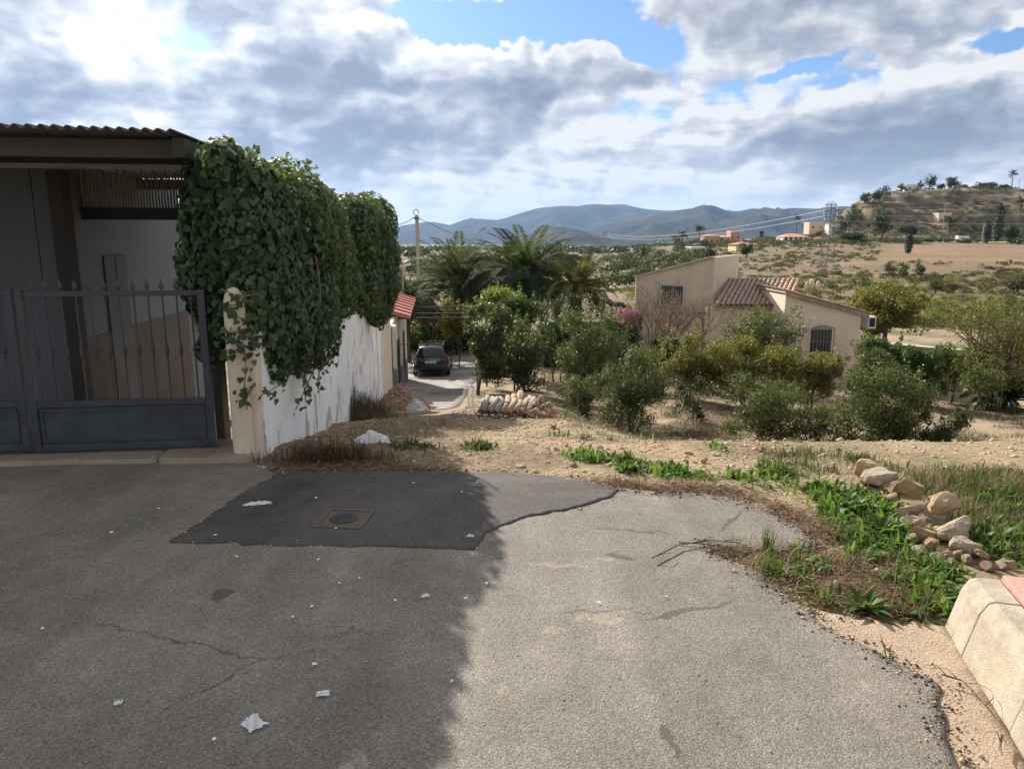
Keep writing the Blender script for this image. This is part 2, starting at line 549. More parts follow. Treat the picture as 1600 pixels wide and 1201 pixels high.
def zone_colour(x, y):
    n = fbm(x * 0.5, y * 0.5, 4, 41); n2 = fbm(x * 2.2, y * 2.2, 4, 43); nf = fbm(x / 16.0, y / 7.0, 4, 47); nb = fbm(x / 60.0, y / 45.0, 4, 49)
    a = x / np.maximum(y, 1.0)
    def lay(c, col, w):
        w = np.clip(w, 0, 1)[:, None]
        return c * (1 - w) + np.array(col)[None, :] * w
    c = np.tile(np.array([0.325, 0.245, 0.155]), (len(x), 1))
    c = lay(c, (0.20, 0.155, 0.105), sstep(0.42, 0.62, n2) * 0.8)
    # along the wall: straw, litter and rubble dust
    c = lay(c, (0.23, 0.165, 0.105), sstep(0.3, -1.2, x - 0.05 * (y - 8)) * (y > 5) * 0.85)
    # grassy, drier soil on the right bank
    c = lay(c, (0.22, 0.19, 0.11), sstep(1.8, 3.2, x) * (1 - sstep(12, 18, y)) * sstep(0.35, 0.6, n2 * 0.5 + n * 0.5))
    # orchard floor
    orc = sstep(11, 15, y) * (1 - sstep(60, 75, y))
    c = lay(c, (0.31, 0.238, 0.165), orc)
    c = lay(c, (0.15, 0.11, 0.075), orc * sstep(0.47, 0.62, n) * 0.85)
    c = lay(c, (0.11, 0.125, 0.05), orc * sstep(30, 45, y) * sstep(0.42, 0.6, n) * 0.8)
    # fields beyond the houses
    fld = sstep(58, 75, y)
    c = lay(c, (0.185, 0.135, 0.088), fld)
    c = lay(c, (0.12, 0.115, 0.06), fld * sstep(0.46, 0.60, nf) * 0.85)
    c = lay(c, (0.25, 0.18, 0.115), fld * sstep(0.60, 0.72, 1 - nf) * 0.7)
    plough = sstep(0.50, 0.54, a + 0.10 * (nb - .5)) * sstep(140, 156, y + 30 * (nb - .5)) * (1 - sstep(236, 244, y))
    c = lay(c, (0.225, 0.148, 0.095), plough * (0.55 + 0.45 * sstep(.35, .6, fbm(x / 40.0, y / 3.0, 3, 77))))
    green = sstep(0.42, 0.50, a) * sstep(280, 296, y) * (1 - sstep(350, 372, y)) * (1 - sstep(0.66, 0.70, a))
    c = lay(c, (0.27, 0.26, 0.12), green)
    # hill: scrub over pale rock, base colour darkened with painted-in cloud shade
    hl = sstep(365, 400, y) * sstep(170, 220, x)
    rk = ridged(x / 17.0, y / 17.0, 4, 55)
    c = lay(c, (0.105, 0.088, 0.056), hl * 0.95)
    c = lay(c, (0.27, 0.195, 0.13), hl * sstep(0.62, 0.80, rk) * 0.85)
    c = lay(c, (0.06, 0.062, 0.033), hl * sstep(0.52, 0.62, fbm(x / 9.0, y / 9.0, 3, 59)) * 0.8)
    # valley to the left: groves and plots
    val = sstep(70, 110, y) * (1 - sstep(0.13, 0.24, a))
    c = lay(c, (0.085, 0.10, 0.045), val * sstep(0.40, 0.55, nb) )
    c = lay(c, (0.22, 0.18, 0.11), val * sstep(0.56, 0.66, nf) * 0.8)
    farp = sstep(700, 1600, y)
    c = lay(c, (0.10, 0.105, 0.06), farp * 0.9)
    c = lay(c, (0.20, 0.17, 0.11), farp * sstep(0.55, 0.64, fbm(x / 170.0, y / 260.0, 4, 61)) * 0.8)
    return c

def build_terrain():
    NX, NY, K = 520, 560, 9.0
    u = np.linspace(-1, 1, NX); v = np.linspace(-0.42, 1.0, NY)
    xs = 7000 * np.sinh(K * u) / math.sinh(K)
    ys = 11000 * np.sinh(K * v) / math.sinh(K)
    X, Y = np.meshgrid(xs, ys); x = X.ravel(); y = Y.ravel()
    z = H(x, y)
    z = z - 9.0 * sstep(.10, .35, hill_mask(x, y)[1]) * (x > 160) * (x < 600) * (y > 350) * (y < 660)
    V = np.stack([x, y, z], 1)
    i = np.arange(NX * NY).reshape(NY, NX)
    F = np.stack([i[:-1, :-1], i[:-1, 1:], i[1:, 1:], i[1:, :-1]], -1).reshape(-1, 4)
    me = np_mesh('ground', V, F, M_SOIL, True, col=zone_colour(x, y))
    tag(obj('ground', me), kind='structure')
build_terrain()
def build_hill():
    xs = np.arange(150, 620, 1.9); ys = np.arange(345, 680, 1.9); X, Y = np.meshgrid(xs, ys); x = X.ravel(); y = Y.ravel()
    n1, hm = hill_mask(x, y)
    z = H(x, y) - 2.5 * (1 - sstep(.02, .10, hm)) - 12 * (sstep(600, 618, x) + sstep(660, 678, y)) + sstep(.05, .3, hm) * (1 - hm) * 1.6 * (ridged(x / 7.0, y / 7.0, 3, 15) - .5)
    i = np.arange(x.size).reshape(X.shape)
    F = np.stack([i[:-1, :-1], i[:-1, 1:], i[1:, 1:], i[1:, :-1]], -1).reshape(-1, 4)
    tag(obj('hill', np_mesh('hill', np.stack([x, y, z], 1), F, M_SOIL, False, col=zone_colour(x, y))), kind='structure')
build_hill()

def drape(name, poly, mat_, dz, step, clip=None, drop=0.03, fn=H0):
    """a sheet cut to an outline, lying dz above the ground, with a small edge"""
    P = np.array(poly); x0, y0 = P.min(0); x1, y1 = P.max(0)
    if clip: x0, y0, x1, y1 = max(x0, clip[0]), max(y0, clip[1]), min(x1, clip[2]), min(y1, clip[3])
    nx = int((x1 - x0) / step) + 3; ny = int((y1 - y0) / step) + 3
    gx = x0 - step + np.arange(nx + 1) * step; gy = y0 - step + np.arange(ny + 1) * step
    X, Y = np.meshgrid(gx, gy)
    sd = poly_sd(X.ravel(), Y.ravel(), poly).reshape(X.shape)
    C = (sd[:-1, :-1] + sd[:-1, 1:] + sd[1:, 1:] + sd[1:, :-1]) / 4
    keep = C < 0
    idx = np.arange(X.size).reshape(X.shape)
    F = np.stack([idx[:-1, :-1], idx[:-1, 1:], idx[1:, 1:], idx[1:, :-1]], -1)[keep]
    x = X.ravel().copy(); y = Y.ravel().copy(); s = sd.ravel()
    used = np.unique(F)
    cnt = np.bincount(F.ravel(), minlength=X.size)
    edge = [k for k in used if cnt[k] < 4]
    for k in edge:
        if abs(s[k]) < step * 1.6:
            x[k], y[k] = nearest_on(x[k], y[k], poly)
    z = fn(x, y) + dz
    remap = -np.ones(X.size, dtype=int); remap[used] = np.arange(len(used))
    V = np.stack([x, y, z], 1)[used]; F = remap[F]
    # skirt
    ec = {}
    for q in F:
        for a_, b_ in zip(q, np.roll(q, -1)):
            ec[(a_, b_)] = 1
    bnd = [e for e in ec if (e[1], e[0]) not in ec]
    bv = {}; VV = [V]; nb = len(V); FF = []
    low = []
    for e in bnd:
        for k in e:
            if k not in bv:
                bv[k] = nb + len(low); low.append(V[k] - np.array([0, 0, drop]))
        FF.append((e[1], e[0], bv[e[0]], bv[e[1]]))
    V = np.concatenate([V, np.array(low)]); F = np.concatenate([F, np.array(FF)])
    return obj(name, np_mesh(name, V, F, mat_, False))

def asphalt_mat(name, base, stone, bias, patches=True):
    m, g, b, o = mat(name)
    geo = g.n('ShaderNodeNewGeometry'); v = geo.outputs['Position']
    vo = g.n('ShaderNodeTexVoronoi'); g.put(vo.inputs['Vector'], v); vo.inputs['Scale'].default_value = 175.0
    sp = g.n('ShaderNodeSeparateColor'); g.put(sp.inputs[0], vo.outputs['Color'])
    big = g.noise(v, 0.9, 5.0, 0.6); mid = g.noise(v, 5.0, 5.0, 0.65); fine = g.noise(v, 300.0, 2.0, 0.6)
    grain = g.math('MULTIPLY_ADD', sp.outputs[0], 0.65, g.math('MULTIPLY', fine, 0.5))
    grain = g.math('ADD', grain, g.math('MULTIPLY', g.math('SUBTRACT', mid, 0.5), 0.35))
    c = g.ramp(grain, [(0.18, tuple(x * 0.52 for x in base)), (0.5, base), (0.78 + bias, tuple(x * 1.2 for x in base)), (0.97, stone)])
    c = g.vmath('SCALE', c, scale=g.mrange(big, 0.3, 0.7, 0.82, 1.18, smooth=False))
    stain = g.noise(v, 0.45, 8.0, 0.68, 0.8)
    c = g.vmath('SCALE', c, scale=g.mrange(stain, 0.36, 0.62, 0.78 if patches else 0.72, 1.14 if patches else 1.45, smooth=False))
    if patches:
        trk = g.n('ShaderNodeMapping'); g.put(trk.inputs['Vector'], v); trk.inputs['Scale'].default_value = (2.6, 0.16, 1.0); trk.inputs['Rotation'].default_value = (0, 0, R(14))
        c = g.vmath('SCALE', c, scale=g.mrange(g.noise(trk.outputs[0], 1.0, 5.0, 0.6), 0.35, 0.65, 0.86, 1.12, smooth=False))
        wob = g.vmath('SCALE', g.vmath('SUBTRACT', g.noise(v, 7.0, 4.0, 0.6, 0.0, 'Color'), (0.5, 0.5, 0.5)), scale=0.16)
        vw = g.vmath('ADD', v, wob)
        def spot(cx, cy, rx, ry, ang=0.0):
            q = g.n('ShaderNodeMapping', vector_type='TEXTURE')
            g.put(q.inputs['Vector'], vw)
            q.inputs['Location'].default_value = (cx, cy, 0); q.inputs['Rotation'].default_value = (0, 0, ang); q.inputs['Scale'].default_value = (rx, ry, 40.0)
            return g.mrange(g.vmath('LENGTH', q.outputs[0]), 1.1, 0.75)
        pale = None
        for (px, py, rx, ry) in ((866, 886, .16, .022), (905, 889, .07, .02), (945, 878, .06, .018), (935, 972, .14, .05), (865, 990, .06, .03), (1352, 1080, .02, .03), (778, 1087, .035, .03)):
            gx, gy = ground(px, py)
            s = spot(gx, gy, rx, ry); pale = s if pale is None else g.math('MAXIMUM', pale, s)
        pale = g.math('MULTIPLY', pale, g.mrange(g.noise(v, 22.0, 5.0, 0.7), 0.42, 0.58))
        c = g.mix(g.math('MULTIPLY', pale, 0.6), c, (0.34, 0.28, 0.195))
        dark = None
        for (p0, p1, w) in (((1000, 978), (1150, 945), .012), ((905, 827), (1080, 842), .008), ((1120, 838), (1165, 800), .012), ((1030, 1140), (1060, 1190), .012), ((945, 870), (1000, 880), .02), ((330, 940), (360, 930), .05)):
            a0 = ground(*p0); a1 = ground(*p1)
            cx, cy = (a0[0] + a1[0]) / 2, (a0[1] + a1[1]) / 2
            s = spot(cx, cy, math.dist(a0, a1) / 2, w * 1.6, math.atan2(a1[1] - a0[1], a1[0] - a0[0])); dark = s if dark is None else g.math('MAXIMUM', dark, s)
        crack = g.voronoi(vw, 0.55, 'DISTANCE_TO_EDGE', 'Distance')
        ck = g.math('MULTIPLY', g.mrange(crack, 0.006, 0.001), g.mrange(big, 0.48, 0.62))
        dark = g.math('MAXIMUM', dark, ck)
        c = g.mix(g.math('MULTIPLY', dark, 0.6), c, (0.04, 0.037, 0.034))
    g.put(b.inputs['Base Color'], c)
    g.put(b.inputs['Roughness'], g.mrange(fine, 0.3, 0.7, 0.72, 0.95)); b.inputs['Specular IOR Level'].default_value = 0.3
    bp = g.n('ShaderNodeBump'); bp.inputs['Distance'].default_value = 0.0026; bp.inputs['Strength'].default_value = 0.9
    hh = g.math('MULTIPLY_ADD', vo.outputs['Distance'], -0.9, g.math('MULTIPLY', fine, 0.4))
    hh = g.math('ADD', hh, g.math('MULTIPLY', mid, 0.9))
    g.put(bp.inputs['Height'], hh); g.put(b.inputs['Normal'], bp.outputs[0])
    return m
M_ASPH = asphalt_mat('worn_asphalt', (0.172, 0.152, 0.128), (0.33, 0.295, 0.25), 0.0)
M_PATCH = asphalt_mat('new_asphalt', (0.060, 0.052, 0.047), (0.17, 0.15, 0.135), 0.06, patches=False)
tag(drape('road', ASPH, M_ASPH, 0.016, 0.04, clip=(-9.5, -1.2, 9, 9)), kind='structure')
_p = [(-16, -30), (-9.5, -30), (-9.5, 5.15), (-16, 5.15)]
_q = MB().add([(-16, -30, h(0, -30) + .02), (1.4, -30, h(0, -30) + .02), (1.4, -1.2, h(0, -1.2) + .016), (-16, -1.2, h(0, -1.2) + .016), (-16, 5.1, h(-16, 5.1) + .02), (-9.5, 5.1, h(-9.5, 5.1) + .02), (-9.5, -1.2, h(0, -1.2) + .016)],
              [(0, 1, 2, 6, 3), (3, 6, 5, 4)]).build('road', M_ASPH)
tag(_q, kind='structure')
PATCH_PX = [(262, 853), (300, 828), (345, 800), (352, 790), (372, 780), (400, 764), (432, 744), (520, 741), (600, 739.5), (790, 742.5), (862, 748), (935, 760), (967, 769), (955, 782), (905, 797), (838, 810), (782, 826), (758, 838), (742, 864), (700, 863), (580, 859), (425, 858), (418, 855)]
def ragged(pts, amp, step, closed=True):
    out = []
    for i in range(len(pts) - (not closed)):
        x0, y0 = pts[i]; x1, y1 = pts[(i + 1) % len(pts)]; L_ = math.hypot(x1 - x0, y1 - y0); n_ = max(1, int(L_ / step))
        for k in range(n_):
            t = k / n_; w = random.gauss(0, amp) if k else 0
            out.append((x0 + (x1 - x0) * t - (y1 - y0) / (L_ + 1e-9) * w, y0 + (y1 - y0) * t + (x1 - x0) / (L_ + 1e-9) * w))
    return out
_pp = ragged([ground(*p) for p in PATCH_PX], 0.012, 0.06)
tag(drape('road_patch', _pp, M_PATCH, 0.023, 0.03, drop=0.01), kind='structure')

# concrete sill in front of the gate, and gutter along the kerb
M_CONC = simple('old_concrete', (0.27, 0.215, 0.165), 0.9, 0.28, 3.0, 0.01, 60.0)
M_GUT = simple('gutter_concrete', (0.40, 0.30, 0.21), 0.92, 0.25, 5.0, 0.012, 90.0)
_s = [ground(*p) for p in [(-60, 740), (0, 731), (180, 727), (250, 727), (262, 712), (275, 700), (366, 690), (300, 688), (0, 696), (-300, 706)]]
SILL = [(-9.3, 5.05), ground(0, 733), ground(120, 728), ground(246, 727), ground(262, 712), ground(272, 696)] + [(-2.75, 6.5), (-3.4, 6.5), (-9.3, 5.9)]
tag(drape('gate_sill', SILL, M_CONC, 0.05, 0.06, drop=0.07), kind='structure')
SILL2 = [ground(248, 728), ground(372, 727), ground(398, 722), ground(392, 700)] + [(-2.2, 6.35), (-2.73, 6.45), ground(276, 696), ground(265, 712)]
tag(drape('gate_sill', SILL2, M_CONC, 0.062, 0.05, drop=0.09), kind='structure')
GUT = [ground(*p) for p in [(1240, 940), (1275, 957), (1300, 961), (1360, 972), (1440, 976), (1476, 985), (1510, 1024), (1570, 1135), (1612, 1210), (1700, 1400)]]
GUT = GUT + [(1.75, 0.3), (1.30, 0.3), (1.3, 1.2)] + [(x - 0.10, y - 0.05) for (x, y) in [ground(*p) for p in [(1490, 1201), (1470, 1110), (1400, 1045), (1320, 1005)]]]
tag(drape('gutter', GUT, M_GUT, 0.010, 0.05, drop=0.03), kind='structure')

# lane going down past the houses
M_LANE = asphalt_mat('lane_concrete', (0.205, 0.185, 0.165), (0.36, 0.33, 0.29), 0.0, patches=False)
LANE = [(-3.2, 16.2), (-2.5, 15.4), (-1.6, 17.0), (-1.55, 21), (-1.75, 28), (-1.6, 36), (-0.2, 43), (2.5, 47), (2.5, 49.5), (-9, 49.5), (-7.0, 42), (-5.6, 34), (-4.9, 26), (-4.2, 19)]
tag(drape('lane', LANE, M_LANE, 0.02, 0.4, fn=H0, drop=0.15), kind='structure')
M_KERBSTRIP = simple('pale_concrete', (0.45, 0.40, 0.33), 0.9, 0.2, 2.0, 0.01, 30)

# ------------------------------------------------------------------ kerb and pavement
M_KERB = simple('kerb_concrete', (0.39, 0.33, 0.25), 0.92, 0.38, 4.0, 0.006, 120.0)
M_PINK = simple('pink_paving', (0.47, 0.255, 0.215), 0.85, 0.18, 5.0, 0.008, 22.0)
def build_kerb():
    a = Vector((*ground(1470, 979), 0)); b = Vector((*ground(1563, 1137), 0))
    d = (b - a).normalized(); s = Vector((-d.y, d.x, 0))
    if s.x < 0: s = -s
    kerb = bpy.data.objects.new('kerb', None); link(kerb); tag(kerb, kind='structure')
    HT = 0.27
    lens = [0.27] + [0.5] * 9
    p = 0.0
    for k, L_ in enumerate(lens):
        g0 = a + d * (p + 0.004); g1 = a + d * (p + L_ - 0.004)
        tw = [random.uniform(-.006, .006), random.uniform(-.006, .006)]
        prof = [(0.0, -0.12), (0.010, 0.02), (0.055, HT - 0.06), (0.082, HT - 0.010), (0.105, HT), (0.20, HT), (0.20, -0.12)]
        vs = []; n = len(prof)
        for e, g0_ in enumerate((g0, g1)):
            z0 = h(g0_.x, g0_.y)
            for (q, z) in prof:
                pt = g0_ + s * (q + tw[e]); vs.append((pt.x, pt.y, z0 + z))
        fs = [(i, (i + 1) % n, n + (i + 1) % n, n + i) for i in range(n)] + [tuple(reversed(range(n))), tuple(range(n, 2 * n))]
        MB().add(vs, fs).build('kerb_block', M_KERB, kerb, bevel=0.006)
        p += L_
    pav = MB()
    w = 3.6; e0 = a - d * 0.0
    q = [e0 + s * 0.21, e0 + s * w + d * 0.15, e0 + s * w + d * 5, e0 + s * 0.21 + d * 5]
    pav.hexa([(c.x, c.y, -0.15) for c in q] + [(c.x, c.y, h(c.x, c.y) * 0 + HT - 0.03) for c in q])
    po = tag(pav.build('pavement', M_CONC), kind='structure')
    for i in range(6):
        for j in range(7):
            c0 = e0 + s * (0.205 + i * 0.5 + 0.004) + d * (j * 0.5 + 0.01 + 0.02 * i)
            zj = HT - 0.006 + random.uniform(-.002, .002)
            cs = [c0, c0 + s * 0.492, c0 + s * 0.492 + d * 0.49, c0 + d * 0.49]
            MB().hexa([(c.x, c.y, HT - 0.035) for c in cs] + [(c.x, c.y, zj) for c in cs]).build('paving_slab', M_PINK, po, bevel=0.004)
    return a, d, s
KA, KD, KS = build_kerb()

# ------------------------------------------------------------------ mountains
M_MTN = None
def mountain_mat():
    m, g, b, o = mat('mountain_scrub')
    geo = g.n('ShaderNodeNewGeometry'); v = geo.outputs['Position']
    n = g.noise(v, 0.004, 8.0, 0.65); n2 = g.noise(v, 0.03, 6.0, 0.7)
    t = g.math('MULTIPLY_ADD', n2, 0.5, g.math('MULTIPLY', n, 0.5))
    g.put(b.inputs['Base Color'], g.ramp(t, [(0.36, (0.025, 0.032, 0.018)), (0.52, (0.06, 0.06, 0.036)), (0.66, (0.14, 0.115, 0.075))]))
    b.inputs['Roughness'].default_value = 1.0; b.inputs['Specular IOR Level'].default_value = 0.0
    return m
M_MTN = mountain_mat()
def mountain(name, ridge_px, Y, depth, seed, gully, nx=260, ny=70, wave=900.0):
    pts = sorted([(at(px, py, Y).x, at(px, py, Y).z) for (px, py) in ridge_px])
    X0, X1 = pts[0][0], pts[-1][0]
    xs = np.linspace(X0, X1, nx); ys = np.linspace(Y - depth, Y + depth * 0.6, ny)
    X, YY = np.meshgrid(xs, ys); x = X.ravel(); y = YY.ravel()
    zr = np.interp(x, [p[0] for p in pts], [p[1] for p in pts])
    base = -40.0
    t = (y - Y) / depth
    p = np.where(t < 0, 1 - np.abs(t), 1 - np.abs(t) / 0.6)
    rg = ridged(x / wave, y / (wave * 1.6), 5, seed)
    prof = np.clip(p, 0, 1) ** 1.15
    mask = np.clip(1 - prof, 0, 1) * prof * 4
    z = base + (zr - base) * prof * (1 + 0.0 * rg) + (zr - base) * mask * gully * (rg - 0.62)
    z = z + (fbm(x / 140.0, y / 140.0, 3, seed + 9) - 0.5) * (zr - base) * 0.05 * np.clip(prof * 3, 0, 1)
    i = np.arange(nx * ny).reshape(ny, nx)
    F = np.stack([i[:-1, :-1], i[:-1, 1:], i[1:, 1:], i[1:, :-1]], -1).reshape(-1, 4)
    tag(obj(name, np_mesh(name, np.stack([x, y, z], 1), F, M_MTN, True)), kind='structure')
mountain('mountain_range', [(-900, 372), (-400, 350), (0, 345), (300, 352), (520, 362), (600, 361), (630, 352), (656, 348), (672, 345), (690, 349), (704, 352), (720, 345), (735, 342), (752, 342), (775, 344), (792, 340), (812, 333), (842, 325), (880, 321), (900, 322), (925, 318.5), (950, 320), (975, 319), (995, 324), (1020, 328), (1060, 329), (1120, 329), (1200, 331), (1300, 330), (1700, 335), (2300, 350)], 8200, 2600, 3, 0.95)
mountain('mountain_range', [(880, 380), (940, 352), (975, 345), (1010, 338), (1040, 332), (1062, 328.5), (1085, 325), (1110, 324), (1130, 328), (1165, 330), (1195, 328), (1215, 327), (1240, 325), (1262, 325), (1280, 326), (1320, 322), (1400, 330), (1600, 332), (2000, 340), (2300, 370)], 5600, 2000, 13, 1.15, wave=520.0)
mountain('foothill', [(780, 388), (815, 374), (840, 361), (862, 355), (880, 354), (900, 357), (925, 365), (955, 373), (985, 372), (1020, 366), (1060, 362), (1100, 368), (1150, 372), (1220, 384)], 3600, 900, 23, 0.8, nx=160, wave=330.0)

# ------------------------------------------------------------------ left side: wall, gate, carport
def XW(y): return -2.08 - 0.105 * (y - 5.75)          # outer face of the garden wall
def wallpt(px, py, off=0.0):
    d = pix_dir(px, py)
    # x = XW(y)+off  with x = kx*y
    kx = d.x / d.y
    y = (-2.08 + 0.105 * 5.75 + off) / (kx + 0.105)
    return y, EYE + d.z / d.y * y

def wall_mat():
    m, g, b, o = mat('peeling_whitewash')
    tc = g.n('ShaderNodeNewGeometry'); v = tc.outputs['Position']
    vs = g.n('ShaderNodeMapping'); g.put(vs.inputs['Vector'], v); vs.inputs['Scale'].default_value = (1.0, 1.0, 0.55)
    n = g.noise(vs.outputs[0], 3.0, 9.0, 0.62, 0.6); n2 = g.noise(v, 1.1, 5.0, 0.6); n3 = g.noise(v, 40.0, 3.0, 0.6)
    wh = g.ramp(n2, [(0.3, (0.74, 0.74, 0.75)), (0.7, (0.86, 0.86, 0.86))])
    pl = g.ramp(n3, [(0.3, (0.30, 0.24, 0.18)), (0.7, (0.50, 0.41, 0.31))])
    peel = g.mrange(n, 0.565, 0.585)
    c = g.mix(g.math('MULTIPLY', peel, 0.75), wh, pl)
    st = g.n('ShaderNodeMapping'); g.put(st.inputs['Vector'], v); st.inputs['Scale'].default_value = (6.0, 6.0, 0.6); st.inputs['Rotation'].default_value = (R(28), 0, 0)
    s = g.noise(st.outputs[0], 1.6, 6.0, 0.65)
    c = g.mix(g.math('MULTIPLY', g.mrange(s, 0.55, 0.68), 0.6), c, (0.40, 0.34, 0.28))
    g.put(b.inputs['Base Color'], c); b.inputs['Roughness'].default_value = 0.9; b.inputs['Specular IOR Level'].default_value = 0.15
    bp = g.n('ShaderNodeBump'); bp.inputs['Distance'].default_value = 0.03; bp.inputs['Strength'].default_value = 0.8
    g.put(bp.inputs['Height'], g.math('SUBTRACT', g.math('MULTIPLY', n, 1.0), g.math('MULTIPLY', peel, 0.25)))
    g.put(b.inputs['Normal'], bp.outputs[0])
    return m
M_WALL = wall_mat()
M_CREAM = simple('cream_render', (0.66, 0.55, 0.43), 0.9, 0.12, 2.0, 0.006, 60)
M_GATE = simple('grey_gate_paint', (0.038, 0.045, 0.053), 0.55, 0.5, 5.0, 0.001, 80, spec=0.5)
M_DARKWOOD = simple('dark_timber', (0.04, 0.034, 0.03), 0.8, 0.3, 3.0, 0.004, 30)
M_BROWN = simple('brown_paint', (0.075, 0.058, 0.052), 0.8, 0.2, 3.0, 0.003, 40)
M_FIBRE = simple('fibre_cement', (0.105, 0.095, 0.09), 0.9, 0.3, 4.0, 0.003, 60)
M_REED = simple('reed_cane', (0.23, 0.19, 0.13), 0.85, 0.35, 9.0)
M_STEEL = simple('galvanised_steel', (0.40, 0.40, 0.39), 0.5, 0.15, 6.0, metal=0.6)
M_HOUSEW = simple('house_plaster', (0.13, 0.138, 0.15), 0.9, 0.1, 1.5, 0.004, 50)
M_DOOR = simple('weathered_door', (0.075, 0.075, 0.08), 0.75, 0.25, 4.0)
M_BLACK = simple('black_iron', (0.02, 0.02, 0.022), 0.55, 0.3, 8.0)
M_GLASS, _g, _b, _o = mat('window_glass')
_b.inputs['Base Color'].default_value = (0.03, 0.035, 0.04, 1); _b.inputs['Roughness'].default_value = 0.08

def build_wall():
    w = thing('garden_wall', 'long whitewashed garden wall with flaking paint running downhill beneath the ivy', 'wall', (XW(5.75), 5.75, h(XW(5.75), 5.75)))
    ox, oy, oz = w.location
    ys = np.linspace(5.97, 17.6, 60); top = np.interp(ys, [5.7, 7, 10, 14, 17.6], [0.95, 1.0, 0.72, 0.30, 0.02])
    V = []; nz = 14; T = 0.22
    for y, t in zip(ys, top):
        gz = h(XW(y) + 0.1, y) - 0.35
        for k in range(nz + 1):
            z = gz + (t - gz) * k / nz
            bulge = (float(fbm(np.array([y * 1.3]), np.array([z * 1.3 + 7]), 3, 71)[0]) - 0.5) * 0.06
            V.append((XW(y) + bulge - ox, y - oy, z - oz))
        V.append((XW(y) - T - ox, y - oy, t - oz)); V.append((XW(y) - T - ox, y - oy, gz - oz))
    n = nz + 3; F = []
    for i in range(len(ys) - 1):
        for k in range(n - 1):
            F.append((i * n + k, (i + 1) * n + k, (i + 1) * n + k + 1, i * n + k + 1))
    F.append(tuple(range(n))); F.append(tuple(reversed(range((len(ys) - 1) * n, len(ys) * n))))
    MB().add(V, F).build('wall', M_WALL, w, smooth=False)
    # pier at the lower end
    p = thing('wall_pier', 'square white pier closing the lower end of the flaking garden wall', 'pier', (XW(17.9), 17.9, h(XW(17.9), 17.9)))
    z0 = p.location.z
    MB().box(-0.30, 0.06, -0.25, 0.25, -0.4, 0.42 - z0).build('shaft', M_WALL, p, bevel=0.015)
    MB().box(-0.33, 0.09, -0.28, 0.28, 0.423 - z0, 0.5 - z0).build('cap', M_WALL, p, bevel=0.01)
    # cream wall further down
    c = thing('cream_wall', 'cream rendered wall continuing downhill beyond the white pier', 'wall', (XW(18.2), 18.2, h(XW(18.2), 18.2)))
    ox, oy, oz = c.location
    b = MB(); ya, yb = 18.18, 23.5
    pts = []
    for (y, tz) in ((ya, 0.25), (yb, -0.45)):
        for x, z in ((XW(y) - 0.24, h(XW(y), y) - 0.4), (XW(y), h(XW(y), y) - 0.4), (XW(y), tz), (XW(y) - 0.24, tz)):
            pts.append((x - ox, y - oy, z - oz))
    b.add(pts, [(0, 1, 2, 3), (7, 6, 5, 4), (0, 4, 5, 1), (1, 5, 6, 2), (2, 6, 7, 3), (3, 7, 4, 0)]).build('wall', M_CREAM, c)
build_wall()

